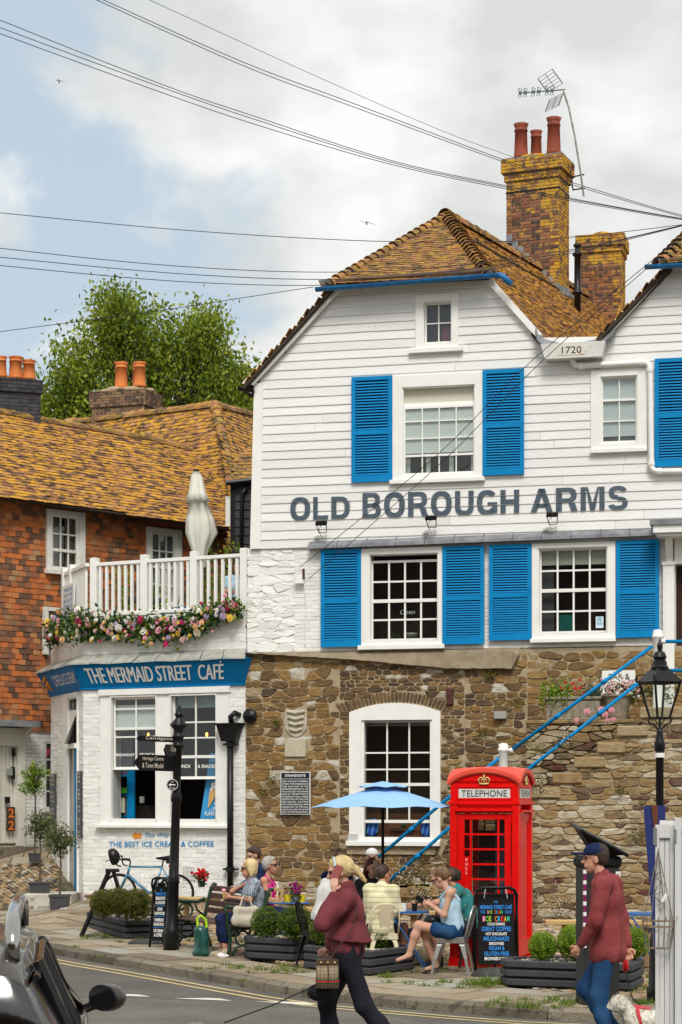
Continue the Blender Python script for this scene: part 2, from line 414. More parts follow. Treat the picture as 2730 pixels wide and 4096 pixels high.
COBBLE=mat('cobble_stone',(0,0,0),ns=14,tintw=.25,rough=.75,bump=.3,
             ramp=[(0.0,(0.08,0.07,0.065)),(0.25,(0.19,0.135,0.085)),(0.5,(0.32,0.225,0.13)),(0.75,(0.40,0.26,0.13)),(0.9,(0.34,0.30,0.25)),(1.0,(0.50,0.46,0.38))],dirt=((0.10,0.10,0.05),3,0.56,0.1,0.5))
EARTH=mat('earth_bed',(0.10,0.08,0.05),(0.17,0.135,0.09),5,0.95,bump=.7,dirt=((0.06,0.085,0.02),2.5,0.52,0.1,0.8))
GRAVEL=mat('pea_gravel',(0,0,0),ns=30,tintw=.2,rough=.8,ramp=[(0.0,(0.25,0.18,0.12)),(0.5,(0.45,0.37,0.27)),(1.0,(0.68,0.64,0.56))])
PLANTER=mat('grey_composite',(0.048,0.050,0.057),(0.060,0.063,0.070),6,0.6,spec=.2,bump=.15,bs=30)
POTGREY=mat('dark_planter_plastic',(0.06,0.06,0.065),rough=.55)
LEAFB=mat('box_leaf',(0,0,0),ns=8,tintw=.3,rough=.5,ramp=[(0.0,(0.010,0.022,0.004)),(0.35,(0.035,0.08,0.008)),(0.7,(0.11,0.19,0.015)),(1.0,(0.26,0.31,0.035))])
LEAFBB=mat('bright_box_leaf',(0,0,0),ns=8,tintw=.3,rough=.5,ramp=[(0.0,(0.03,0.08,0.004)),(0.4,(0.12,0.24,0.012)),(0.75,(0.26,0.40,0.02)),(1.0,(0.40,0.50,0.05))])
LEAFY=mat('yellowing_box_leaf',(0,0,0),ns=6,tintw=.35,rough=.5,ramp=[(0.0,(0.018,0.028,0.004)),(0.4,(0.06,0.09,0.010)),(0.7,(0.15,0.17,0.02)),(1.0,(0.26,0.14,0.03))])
LEAFT=mat('tree_leaf',(0,0,0),ns=.8,tintw=.5,rough=.5,ramp=[(0.0,(0.07,0.11,0.010)),(0.4,(0.20,0.28,0.02)),(0.75,(0.36,0.42,0.035)),(1.0,(0.56,0.52,0.09))],spec=.3)
LEAFO=mat('olive_leaf',(0,0,0),ns=8,tintw=.3,rough=.5,ramp=[(0.0,(0.035,0.055,0.022)),(0.5,(0.11,0.15,0.055)),(1.0,(0.27,0.27,0.10))])
LEAFG=mat('garland_leaf',(0,0,0),ns=8,tintw=.3,rough=.5,ramp=[(0.0,(0.01,0.05,0.025)),(0.4,(0.03,0.10,0.05)),(0.7,(0.12,0.20,0.02)),(1.0,(0.36,0.42,0.05))])
GRASS=mat('grass_blade',(0,0,0),ns=3,tintw=.3,rough=.6,ramp=[(0.0,(0.05,0.09,0.012)),(0.5,(0.13,0.22,0.02)),(1.0,(0.26,0.33,0.05))])
WEED=mat('wall_weed',(0,0,0),ns=3,tintw=.3,rough=.6,ramp=[(0.0,(0.03,0.05,0.01)),(0.5,(0.10,0.14,0.02)),(0.8,(0.22,0.24,0.03)),(1.0,(0.24,0.09,0.04))])
BARK=mat('bark',(0.07,0.05,0.035),(0.13,0.10,0.07),12,0.9,bump=.8,bs=25)
WOODP=mat('pale_pine',(0.48,0.32,0.13),(0.58,0.40,0.18),3,0.6,stretch=(1,1,6),bump=.1)
WOODB=mat('brown_slats',(0.060,0.032,0.024),(0.10,0.05,0.035),4,0.55,bump=.3,bs=30)
GREENP=mat('dark_green_iron',(0.010,0.035,0.018),(0.016,0.05,0.026),12,0.4,bump=.1)
STEEL=mat('raw_steel',(0.42,0.42,0.40),(0.55,0.55,0.53),4,0.32,metal=.9)
STEELD=mat('dark_steel_back',(0.17,0.155,0.12),(0.22,0.20,0.16),4,0.45,metal=.6)
CREAMP=mat('cream_metal',(0.66,0.58,0.40),(0.72,0.64,0.46),4,0.4)
REDP=mat('post_office_red',(0.70,0.002,0.002),(0.80,0.004,0.003),3,0.35,spec=.25,coat=.12,dirt=((0.42,0.02,0.012),5,0.62,0.1,0.5))
REDROOF=mat('sky_lit_red',(0.72,0.07,0.04),(0.80,0.10,0.06),4,0.5,dirt=((0.75,0.62,0.58),9,0.73,0.02,0.7))  # paler than the cabinet red: sky highlight on the roof put into the colour
OPAL=mat('opal_glass',(0.62,0.66,0.62),rough=.3)
GOLD=mat('gold_paint',(0.62,0.50,0.17),(0.70,0.60,0.28),20,0.4,metal=.2)
INK=mat('dark_lettering',(0.035,0.02,0.025),rough=.6)
NAVYL=mat('navy_lettering',(0.045,0.07,0.10),(0.075,0.105,0.14),9,0.6,dirt=((0.30,0.33,0.36),16,0.70,0.05,0.5))
WLET=mat('white_lettering',(0.80,0.80,0.78),rough=.5)
BLET=mat('blue_lettering',(0.02,0.26,0.55),rough=.5)
OLET=mat('orange_lettering',(0.80,0.30,0.03),rough=.5)
CHALK=mat('blackboard',(0.006,0.006,0.007),rough=.6,spec=.15)
TABLEB=mat('blue_table_paint',(0.03,0.13,0.36),rough=.4)
PARAS=mat('sky_blue_canvas',(0.25,0.46,0.74),(0.29,0.50,0.78),3,0.8)
CREAMC=mat('off_white_canvas',(0.66,0.65,0.57),(0.73,0.72,0.65),3,0.85,bump=.3,bs=8)
def plain(name,c,rough=.6,metal=0.0,**k):return mat(name,c,rough=rough,metal=metal,**k)
def cloth(name,c,var=0.8,ns=9,**k):
 return mat(name,tuple(x*var for x in c),c,ns,0.9,bump=.35,bs=35,spec=.08,**k)
def leafy(m,c=(.5,.6,.1)):
 nt=m.node_tree;N,L=nt.nodes,nt.links;b=N['Principled BSDF'];o=[n for n in N if n.type=='OUTPUT_MATERIAL'][0];t=N.new('ShaderNodeBsdfTranslucent');x=N.new('ShaderNodeMixShader');x.inputs[0].default_value=.4
 s=b.inputs['Base Color'].links[0].from_socket;L.new(s,t.inputs[0]);L.new(b.outputs[0],x.inputs[1]);L.new(t.outputs[0],x.inputs[2]);L.new(x.outputs[0],o.inputs[0])
for m_ in (LEAFB,LEAFBB,LEAFY,LEAFT,LEAFO,LEAFG,GRASS,WEED):leafy(m_)
SKIN=mat('skin',(0.50,0.27,0.19),(0.58,0.33,0.24),9,0.55)
SKINT=mat('tanned_skin',(0.46,0.22,0.14),(0.58,0.30,0.20),9,0.55)
# ---------------------------------------------------------------- generators
_TXT={}
def text_geo(s,bold=0.0):
 k=(s,bold)
 if k not in _TXT:
  cu=bpy.data.curves.new('lettering','FONT');cu.body=s;cu.offset=bold;cu.resolution_u=3
  ob=bpy.data.objects.new('lettering',cu)
  me=ob.to_mesh()
  v=[tuple(p.co) for p in me.vertices];f=[tuple(p.vertices) for p in me.polygons]
  ob.to_mesh_clear();bpy.data.objects.remove(ob);bpy.data.curves.remove(cu)
  x0=min(p[0] for p in v);x1=max(p[0] for p in v);y0=min(p[1] for p in v);y1=max(p[1] for p in v)
  _TXT[k]=([((p[0]-x0)/(x1-x0),(p[1]-y0)/(y1-y0)) for p in v],f,(x1-x0)/(y1-y0))
 return _TXT[k]
def text_quad(mb,s,a,b,c,d,bold=0.0,tint=.5,mi=0):
 v,f,_=text_geo(s,bold);a,b,c,d=map(Vector,(a,b,c,d))
 mb.add([(a*(1-x)+b*x)*(1-y)+(d*(1-x)+c*x)*y for x,y in v],f,tint,mi)
 return mb
def text_flat(mb,s,x0,x1,z0,z1,y=0.0,bold=0.0,slant=0.0,keep=False,mi=0):
 if keep:
  asp=text_geo(s,bold)[2];w=(z1-z0)*asp
  m=(x0+x1)/2;w=min(w,x1-x0);x0,x1=m-w/2,m+w/2
 sl=slant*(z1-z0)
 return text_quad(mb,s,(x0,y,z0),(x1,y,z0),(x1+sl,y,z1),(x0+sl,y,z1),bold,.5,mi)
def clip(poly,px,py,nx,ny):
 out=[];m=len(poly)
 for i in range(m):
  a=poly[i];b=poly[(i+1) % m]
  da=(a[0]-px)*nx+(a[1]-py)*ny;db=(b[0]-px)*nx+(b[1]-py)*ny
  if da<=0:out.append(a)
  if (da<0<db) or (db<0<da):
   t=da/(da-db);out.append((a[0]+(b[0]-a[0])*t,a[1]+(b[1]-a[1])*t))
 return out
def area(p):return abs(sum(p[i][0]*p[(i+1) % len(p)][1]-p[(i+1) % len(p)][0]*p[i][1] for i in range(len(p))))/2
def inpoly(p,x,y):
 c=False;m=len(p);j=m-1
 for i in range(m):
  if (p[i][1]>y) !=(p[j][1]>y) and x<(p[j][0]-p[i][0])*(y-p[i][1])/(p[j][1]-p[i][1])+p[i][0]:c=not c
  j=i
 return c
def rubble_cells(x0,x1,z0,z1,w,h,r,jit=.32,region=None,holes=(),coursed=.5):
 seeds=[];z=z0;row=0
 while z<z1:
  hh=h*r.choice([.55,.75,.9,1.0,1.25,1.6]);x=x0-r.random()*w
  while x<x1+w:
   ww=w*r.choice([.45,.65,.8,1.0,1.3,1.8])
   seeds.append((x+ww/2,z+hh/2+r.uniform(-jit,jit)*hh,ww,hh));x+=ww
  z+=hh;row+=1
 sx,sz=1.0,w/h*.62;an=(w/h*.95)**2
 cell={}
 B=w*2.2
 for i,s in enumerate(seeds):cell.setdefault((int(s[0]//B),int(s[1]*sz//B)),[]).append(i)
 out=[]
 for i,(cx,cz,ww,hh) in enumerate(seeds):
  if not (x0-.02<cx<x1+.02 and z0-.1<cz<z1):continue
  if region and not region(cx,cz):continue
  if any(a<cx<b and c<cz<d for a,b,c,d in holes):continue
  poly=[(cx-ww*1.4,cz-hh*1.5),(cx+ww*1.4,cz-hh*1.5),(cx+ww*1.4,cz+hh*1.5),(cx-ww*1.4,cz+hh*1.5)]
  gi,gj=int(cx//B),int(cz*sz//B)
  for a in (-1,0,1):
   for b in (-1,0,1):
    for j in cell.get((gi+a,gj+b),()):
     if j==i:continue
     ox,oz,ow,oh=seeds[j]
     dx,dz=(ox-cx)*sx,(oz-cz)*sz
     wt=(ww)/(ww+ow) if abs(ox-cx)>abs(oz-cz)*w/h else hh/(hh+oh)
     wt=.5+(wt-.5)*.6
     mx,mz=cx+(ox-cx)*wt,cz+(oz-cz)*wt
     poly=clip(poly,mx,mz,dx,dz*an)
     if len(poly)<3:break
  if len(poly)<3:continue
  poly=clip(poly,x0,0,-1,0);poly=clip(poly,x1,0,1,0) if poly else poly
  if len(poly)>=3:poly=clip(poly,0,z0,0,-1)
  if len(poly)>=3:poly=clip(poly,0,z1,0,1)
  for a,b,c,d in holes:
   if len(poly)<3:break
   if cx<=a and c-hh<cz<d+hh:poly=clip(poly,a,0,1,0)
   elif cx>=b and c-hh<cz<d+hh:poly=clip(poly,b,0,-1,0)
   elif cz>=d and a-ww<cx<b+ww:poly=clip(poly,0,d,0,-1)
   elif cz<=c and a-ww<cx<b+ww:poly=clip(poly,0,c,0,1)
  if len(poly)>=3 and area(poly)>w*h*.06:out.append(poly)
 return out
def stone_piece(poly,r,gap=.012,depth=.04,tint=None,back=.02,proud=None):
 n=len(poly);cx=sum(p[0] for p in poly)/n;cz=sum(p[1] for p in poly)/n
 pts=[]
 for i in range(n):
  a=poly[i-1];b=poly[i];c=poly[(i+1) % n]
  la=math.hypot(a[0]-b[0],a[1]-b[1]);lc=math.hypot(c[0]-b[0],c[1]-b[1])
  if la<.015:continue
  t=r.uniform(.12,.26)
  pts.append((b[0]+(a[0]-b[0])*t,b[1]+(a[1]-b[1])*t));pts.append((b[0]+(c[0]-b[0])*t,b[1]+(c[1]-b[1])*t))
 if len(pts)<5:pts=list(poly)
 def inset(g):
  o=[]
  for p in pts:
   dx,dz=p[0]-cx,p[1]-cz;L=math.hypot(dx,dz) or 1
   k=max(.3,(L-g)/L);o.append((cx+dx*k,cz+dz*k))
  return o
 m=len(pts);d=proud if proud is not None else depth*r.uniform(.45,1.1)
 A=inset(gap*r.uniform(.6,1.3));Bp=inset(gap+.018);
 tx,tz=r.uniform(-.08,.08),r.uniform(-.10,.10)
 v=[(p[0],back,p[1]) for p in A]+[(p[0],-d*.55,p[1]) for p in A]+[(p[0] ,-d+(p[0]-cx)*tx+(p[1]-cz)*tz+r.uniform(-.005,.005),p[1]) for p in Bp]
 f=[(i,(i+1) % m,m+(i+1) % m,m+i) for i in range(m)]+[(m+i,m+(i+1) % m,2*m+(i+1) % m,2*m+i) for i in range(m)]+[tuple(range(2*m,3*m))]
 mb=MB();mb.add(v,f,r.random() if tint is None else tint)
 return mb
def brick_pieces(x0,x1,z0,z1,r,L=.225,H=.075,gap=.010,proud=.008,region=None,holes=(),y=0.0,M=None,j=.003,tintf=None,header=False):
 out=[];z=z0;row=0
 while z+H*.6<z1:
  x=x0-(L/2 if row % 2 else 0);zt=min(z+H,z1)
  while x<x1:
   l=L*(1 if not header or row % 2 else .5)
   a,b=max(x,x0),min(x+l,x1);x+=l
   if b-a<.04:continue
   m,mz=(a+b)/2,(z+zt)/2
   if region and not region(m,mz):continue
   bad=False
   for ha,hb,hc,hd in holes:
    if mz>hc and mz<hd and b>ha and a<hb:
     if a<ha-.03:b=ha
     elif b>hb+.03:a=hb
     else:bad=True
   if bad or b-a<.04:continue
   p=proud+r.uniform(-j,j);mb=MB()
   e=gap/2
   v=[(a+e,y+.02,z+e),(b-e,y+.02,z+e),(b-e,y+.02,zt-e),(a+e,y+.02,zt-e)]
   q=[r.uniform(-j,j)*.7 for _ in range(4)]
   v+=[(a+e,y-p*.5,z+e),(b-e,y-p*.5,z+e),(b-e,y-p*.5,zt-e),(a+e,y-p*.5,zt-e)]
   k=.006
   v+=[(a+e+k,y-p+q[0],z+e+k),(b-e-k,y-p+q[1],z+e+k),(b-e-k,y-p+q[2],zt-e-k),(a+e+k,y-p+q[3],zt-e-k)]
   if M is not None:v=[M @ Vector(c) for c in v]
   mb.add(v,[(i,(i+1) % 4,4+(i+1) % 4,4+i) for i in range(4)]+[(4+i,4+(i+1) % 4,8+(i+1) % 4,8+i) for i in range(4)]+[(8,9,10,11)],r.random() if tintf is None else tintf(m,mz))
   out.append(mb)
  z+=H;row+=1
 return out
def plane_frame(o,u,n):
 u=Vector(u).normalized();n=Vector(n).normalized();v=n.cross(u).normalized();u=v.cross(n)
 M=Matrix((u,v,n)).transposed().to_4x4();M.translation=Vector(o);return M
def tile_pieces(M,poly,r,gauge=.10,width=.17,thick=.016,lift=.025,tintf=None,wob=.006,overlap=1.7,region=None):
 xs=[p[0] for p in poly];ys=[p[1] for p in poly];out=[]
 y=min(ys);row=0
 while y<max(ys):
  x=min(xs)-(width/2 if row % 2 else 0)
  sag=r.uniform(-.004,.004)
  while x<max(xs):
   ww=width*r.uniform(.97,1.03)
   cx,cy=x+ww/2,y+gauge/2
   if inpoly(poly,cx,cy) and (region is None or region(cx,cy)):
    g=.0025;l=gauge*overlap;dz=lift+r.uniform(-wob,wob)*1.0;dx=r.uniform(-.003,.003);dy=r.uniform(-.008,.006)+sag
    tw=r.uniform(-wob,wob)
    a=(x+g+dx,y+dy);b=(x+ww-g+dx,y+dy)
    v=[Vector((a[0],a[1],dz+tw)),Vector((b[0],b[1],dz-tw)),Vector((b[0],b[1]+l,0.0)),Vector((a[0],a[1]+l,0.0)),
                     Vector((a[0],a[1],dz+tw+thick)),Vector((b[0],b[1],dz-tw+thick)),Vector((b[0],b[1]+l,thick)),Vector((a[0],a[1]+l,thick))]
    mid=Vector(((a[0]+b[0])/2,a[1]-.004,dz+thick+.003));
    v=[M @ p for p in v]
    mb=MB();mb.add(v,[(4,5,6,7),(0,1,5,4),(1,2,6,5),(3,0,4,7)],r.random() if tintf is None else tintf(cx,cy));out.append(mb)
   x+=ww
  y+=gauge;row+=1
 return out
def ridge_tiles(a,b,r=.12,L=.32,rnd=None,up=Vector((0,0,1)),arc=200,lift=0.0,flare=.015):
 a,b=Vector(a),Vector(b);d=(b-a);n=max(1,int(d.length/L));d/=n;t=d.normalized()
 s=t.cross(up).normalized();w=s.cross(t).normalized();out=[]
 for i in range(n):
  p=a+d*i;q=a+d*(i+1.06);m=MB();v=[];K=7
  rr=r*rnd.uniform(.95,1.06)
  for P,ra in ((p,rr+flare),(q,rr-flare*.5)):
   for k in range(K):
    an=R(-arc/2+arc*k/(K-1));v.append(P+s*math.sin(an)*ra+w*(math.cos(an)*ra+lift-r*.45))
  th=.018
  for P,ra in ((p,rr+flare-th),(q,rr-flare*.5-th)):
   for k in range(K):
    an=R(-arc/2+arc*k/(K-1));v.append(P+s*math.sin(an)*ra+w*(math.cos(an)*ra+lift-r*.45))
  f=[(k,k+1,K+k+1,K+k) for k in range(K-1)]+[(2*K+k,k,k+1,2*K+k+1)[::-1] for k in range(K-1)]+[(K+k,K+k+1,3*K+k+1,3*K+k) for k in range(K-1)]
  f.append((0,2*K,3*K,K));f.append((K-1,2*K-1,4*K-1,3*K-1))
  m.add(v,f,rnd.random());out.append(m)
 return out
def leaves(mb,centers,size,r,long=1.6,fold=True,droop=0.0,tint=None,out_from=None):
 for c in centers:
  c=Vector(c)
  d=Vector((r.gauss(0,1),r.gauss(0,1),r.gauss(0,1)-droop)).normalized()
  if out_from is not None:
   nrm=(c-Vector(out_from)).normalized()+Vector((r.gauss(0,.5),r.gauss(0,.5),r.gauss(0,.5)))
  else:nrm=Vector((r.gauss(0,1),r.gauss(0,1),r.gauss(.4,1)))
  s=d.cross(nrm)
  if s.length<1e-4:continue
  s.normalize();n=s.cross(d);sz=size*r.uniform(.7,1.25)
  a=c;b=c+d*sz*long;ml=c+d*sz*long*.45
  l=ml+s*sz*.5+n*sz*.12;q=ml-s*sz*.5+n*sz*.12
  mb.add([a,l,b,q],[(0,1,2),(0,2,3)],r.random() if tint is None else tint(c))
 return mb
def ball_bush_mesh(name,rad,r,material,n=1800,leaf=.022,sq=1.0):
 mb=MB();ph=[r.uniform(0,6) for _ in range(6)]
 def bump(d):return 1+.05*math.sin(d.x*7+ph[0])*math.sin(d.y*8+ph[1])+.04*math.sin(d.z*11+ph[2]+d.x*5)
 mb.ball((0,0,0),rad*.80,rad*.80,rad*.80*sq,12,8,tint=0.0)
 cs=[]
 for i in range(n):
  d=Vector((r.gauss(0,1),r.gauss(0,1),r.gauss(0,1))).normalized();k=bump(d)*rad*(1-abs(r.gauss(0,.05)))
  cs.append((Vector((d.x*k,d.y*k,d.z*k*sq)),d))
 for c,d in cs:
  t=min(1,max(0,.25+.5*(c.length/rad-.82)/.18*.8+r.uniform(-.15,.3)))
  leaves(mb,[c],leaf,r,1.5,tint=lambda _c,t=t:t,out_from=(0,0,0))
 return mb.mesh(name,material)
def grass_tuft(mb,c,r,rad=.1,n=30,h=.08):
 for _ in range(n):
  a=r.uniform(0,6.28);q=rad*math.sqrt(r.random());p=Vector(c)+Vector((q*math.cos(a),q*math.sin(a),0))
  b=r.uniform(0,6.28);hh=h*r.uniform(.5,1.2);w=.006;s=Vector((math.cos(b)*w,math.sin(b)*w,0));le=Vector((r.gauss(0,.4)*hh,r.gauss(0,.4)*hh,hh))
  mb.add([p-s,p+s,p+le*.6+s*.7,p+le],[(0,1,2),(0,2,3)],r.random())
# ------------------------------------------------ smooth bodies from signed distances
def _sdf_prim(p,P,Q):
 X,Y,Z=P
 if p[0]=='c':
  a=np.array(p[1],float);b=np.array(p[2],float);ra,rb=p[3],p[4]
  d=b-a;L2=max(float(d @ d),1e-9)
  t=np.clip(((X-a[0])*d[0]+(Y-a[1])*d[1]+(Z-a[2])*d[2])/L2,0,1)
  q=p[5] if len(p)>5 else None
  dx,dy,dz=X-a[0]-t*d[0],Y-a[1]-t*d[1],Z-a[2]-t*d[2]
  if q is not None:dx,dy=dx/q[0],dy/q[1];return (np.sqrt(dx*dx+dy*dy+dz*dz)-(ra+(rb-ra)*t))*min(q)
  return np.sqrt(dx*dx+dy*dy+dz*dz)-(ra+(rb-ra)*t)
 if p[0]=='e':
  c=p[1];r_=p[2]
  dx,dy,dz=X-c[0],Y-c[1],Z-c[2]
  if len(p)>3 and p[3] is not None:
   m=np.array(p[3].transposed());dx,dy,dz=(m[0][0]*dx+m[0][1]*dy+m[0][2]*dz,m[1][0]*dx+m[1][1]*dy+m[1][2]*dz,m[2][0]*dx+m[2][1]*dy+m[2][2]*dz)
  k=np.sqrt((dx/r_[0])**2+(dy/r_[1])**2+(dz/r_[2])**2)
  return (k-1)*min(r_)
def _bounds(prims):
 lo=np.full(3,1e9);hi=np.full(3,-1e9)
 for p in prims:
  if p[0]=='c':
   m=max(p[3],p[4])*(max(p[5]) if len(p)>5 and p[5] else 1)
   for q in (p[1],p[2]):lo=np.minimum(lo,np.array(q)-m);hi=np.maximum(hi,np.array(q)+m)
  else:
   m=max(p[2]);lo=np.minimum(lo,np.array(p[1])-m);hi=np.maximum(hi,np.array(p[1])+m)
 return lo,hi
def sdf_geo(prims,res=.015,k=.03,disp=None,cuts=(),minus=()):
 lo,hi=_bounds(prims);pad=res*3+k*.3;lo-=pad;hi+=pad
 n=np.ceil((hi-lo)/res).astype(int)+1
 ax=[lo[i]+np.arange(n[i])*res for i in range(3)]
 X,Y,Z=np.meshgrid(*ax,indexing='ij')
 D=None
 for p in prims:
  d=_sdf_prim(p,(X,Y,Z),None)
  if D is None:D=d
  else:
   h=np.clip(.5+.5*(D-d)/k,0,1);D=D*(1-h)+d*h-k*h*(1-h)
 if disp is not None:D=D+disp(X,Y,Z)
 for p in minus:
  D=np.maximum(D,-_sdf_prim(p,(X,Y,Z),None))
 for c in cuts:
  D=np.maximum(D,(X-c[0][0])*c[1][0]+(Y-c[0][1])*c[1][1]+(Z-c[0][2])*c[1][2])
 S=D<0
 c=[S[i:n[0]-1+i,j:n[1]-1+j,l:n[2]-1+l] for i in (0,1) for j in (0,1) for l in (0,1)]
 cnt=sum(a.astype(np.int8) for a in c);act=(cnt>0) & (cnt<8)
 idx=-np.ones(act.shape,int);ii=np.argwhere(act);idx[act]=np.arange(len(ii))
 acc=np.zeros((len(ii),3));wt=np.zeros(len(ii))
 i,j,l=ii.T
 offs=[(a,b,d) for a in (0,1) for b in (0,1) for d in (0,1)]
 for a in offs:
  for ax_ in range(3):
   if a[ax_]:continue
   b=list(a);b[ax_]=1
   d0=D[i+a[0],j+a[1],l+a[2]];d1=D[i+b[0],j+b[1],l+b[2]]
   m=(d0<0) !=(d1<0);t=np.where(m,d0/np.where(m,d0-d1,1),0)
   for q in range(3):
    v=a[q]+(t if q==ax_ else 0);acc[:,q]+=np.where(m,v,0)
   wt+=m
 V=lo+(ii+acc/wt[:,None])*res
 F_=[]
 for ax_ in range(3):
  o=[1,1,1];sl0=[slice(None)]*3;sl1=[slice(None)]*3
  sl0[ax_]=slice(0,n[ax_]-1);sl1[ax_]=slice(1,n[ax_])
  ch=S[tuple(sl0)] !=S[tuple(sl1)]
  e=np.argwhere(ch);u,w=(ax_+1) % 3,(ax_+2) % 3
  e=e[(e[:,u]>0) & (e[:,w]>0) & (e[:,u]<n[u]-1) & (e[:,w]<n[w]-1)]
  q=[]
  for du,dw in ((0,0),(-1,0),(-1,-1),(0,-1)):
   g=e.copy();g[:,u]+=du;g[:,w]+=dw;q.append(idx[g[:,0],g[:,1],g[:,2]])
  q=np.stack(q,1);fl=S[e[:,0],e[:,1],e[:,2]]
  q[fl]=q[fl][:,::-1];F_.append(q)
 F_=np.concatenate(F_);F_=F_[(F_>=0).all(1)][:,::-1]
 return V,F_
def sdf_mb(prims,res=.015,k=.03,tint=.5,mi=0,**kw):
 V,F_=sdf_geo(prims,res,k,**kw)
 return MB().add(V.tolist(),F_.tolist(),tint,mi)
def folds(amp=.006,f=18,seed=0):
 def fn(X,Y,Z):
  a=np.abs(np.sin(.5*f*(X*.9+Y*.8+Z*.10)+1.3*np.sin(4.3*Z+seed)+seed));b=np.abs(np.sin(.31*f*(X-Y*.7-Z*.22)+1.1*np.sin(6.1*Z+2*seed)))
  return amp*(1.1*a**1.5+.9*b**1.5-.9)
 return fn
# ---------------------------------------------------------------- the inn
X0,X1=(990-CX)/FPX*41.0,(2730-CX)/FPX*39.0
PUB=Frame((X0,41.0,0),math.atan2(-2.0,X1-X0))
pub=thing('weatherboarded_inn','white weatherboarded inn with blue shutters, two gables and a rubble stone ground floor','inn',M=PUB.m)
def P2(px,py,d=0.0):return PUB.at(px,py,d)
rb=random.Random(11)
LG=[P2(1010,2195),P2(1022,1545),P2(1345,1160),P2(1945,1112),P2(2160,1350)]
RG=[P2(2405,1345),P2(2672,1062),P2(2800,1030),P2(3400,1040),P2(3400,2130)]
outline=LG+[P2(2160,1352),P2(2405,1347)][:0]+RG+[P2(2650,2120),P2(2648,2150)]
zb_board=P2(1010,2195)[1]
PX={}
def pb(n,x0,y0,x1,y1,d=0.0):PX[n]=PUB.box(x0,x1,y0,y1,d);return PX[n]
HUP=[pb('up',1612,1545,1902,1900),pb('gab',1695,1205,1810,1375),pb('ur',2403,1505,2552,1775)]
HLO=[pb('ll',1480,2215,1755,2565),pb('lr',2155,2190,2432,2535),pb('door',2702,2255,2860,2905)]
HST=[pb('arch',1448,2880,1732,3348)]
def xspans(poly,z):
 xs=[]
 for i in range(len(poly)):
  a,b=poly[i],poly[(i+1) % len(poly)]
  if (a[1]>z) !=(b[1]>z):xs.append(a[0]+(b[0]-a[0])*(z-a[1])/(b[1]-a[1]))
 xs.sort();return [(xs[i],xs[i+1]) for i in range(0,len(xs)-1,2)]
def bands(poly,holes,zs):
 out=[]
 for z0,z1 in zip(zs,zs[1:]):
  if z1-z0<1e-4:continue
  e=min(1e-3,(z1-z0)*.2);A=xspans(poly,z0+e);B=xspans(poly,z1-e)
  if len(A) !=len(B):
   C=xspans(poly,(z0+z1)/2);A=B=C
  for (a0,b0),(a1,b1) in zip(A,B):
   segs=[((a0,a1),(b0,b1))]
   for ha,hb,hc,hd in holes:
    if hd-.03>z0 and hc+.03<z1:
     new=[]
     for (l0,l1),(r0,r1) in segs:
      if hb<=min(l0,l1) or ha>=max(r0,r1):new.append(((l0,l1),(r0,r1)));continue
      if ha>l0:new.append(((l0,l1),(ha,ha)))
      if hb<r0:new.append(((hb,hb),(r0,r1)))
     segs=new
   for l,r_ in segs:
    if max(r_[0]-l[0],r_[1]-l[1])>.03:out.append((z0,z1,l,r_))
 return out
def wall_panel(name,poly,holes,y0,y1,m,parent,zs_extra=()):
 zs=sorted(set([p[1] for p in poly]+[h[2] for h in holes]+[h[3] for h in holes]+list(zs_extra)))
 lo,hi=min(p[1] for p in poly),max(p[1] for p in poly);zs=[z for z in zs if lo<=z<=hi]
 mb=MB()
 for z0,z1,l,r_ in bands(poly,holes,zs):
  v=[(x,y,z) for y in (y0,y1) for x,z in ((l[0],z0),(r_[0],z0),(r_[1],z1),(l[1],z1))]
  mb.add(v,[(0,1,2,3),(7,6,5,4),(0,4,5,1),(1,5,6,2),(2,6,7,3),(3,7,4,0)])
 return mb.build(name,m,parent)
wall_panel('upper_wall',outline,HUP,0.02,0.30,MORTARW,pub)
zs=[zb_board];
while zs[-1]<14:zs.append(zs[-1]+.172*rb.uniform(.94,1.06))
BOARD_Z=zs
boards=[]
def letter_band():
 return P2(1160,2080)[1]-.1,P2(2510,1950)[1]+.1
for z0,z1,l,r_ in bands(outline,HUP,zs):
 segs=[];x=l[0];L_,R_=l,r_
 cuts=[];x=l[0]+rb.uniform(1.2,4.5)
 while x<r_[0]-.8:cuts.append(x);x+=rb.uniform(2.0,4.8)
 prev=L_
 for c in cuts:segs.append((prev,(c-.002,c-.002)));prev=(c+.002,c+.002)
 segs.append((prev,R_))
 for a,b in segs:
  if min(b[0]-a[0],b[1]-a[1])<-.01 and max(b[0]-a[0],b[1]-a[1])<.05:continue
  n=max(2,int((b[0]-a[0])/1.3)+1);v=[];f=[];ph=rb.uniform(0,9);am=rb.choice([.002,.004,.008])
  for i in range(n):
   t=i/(n-1);xa=a[0]+(b[0]-a[0])*t;xb=a[1]+(b[1]-a[1])*t
   w=am*math.sin(xa*2.1+ph)+rb.uniform(-.002,.002)
   yb=-.019+rb.uniform(-.003,.002)
   v+=[(xa,.02,z0-.012+w),(xa,yb,z0-.012+w),(xa,yb-.002,z0+w),(xb,-.004,z1+w*.5),(xb,.02,z1)]
   if i:
    q=(i-1)*5
    for k in range(4):f.append((q+k,q+k+1,q+5+k+1,q+5+k))
  m=(n-1)*5;f+=[(0,1,2,3,4),(m+4,m+3,m+2,m+1,m)]
  mb=MB();mb.add(v,f,rb.random());boards.append(mb)
emit(boards,'weatherboard',BOARD,pub,290)
def board_y(z):
 for z0,z1 in zip(BOARD_Z,BOARD_Z[1:]):
  if z0<=z<z1:return (z0,z1)
 return (z,z+.1)
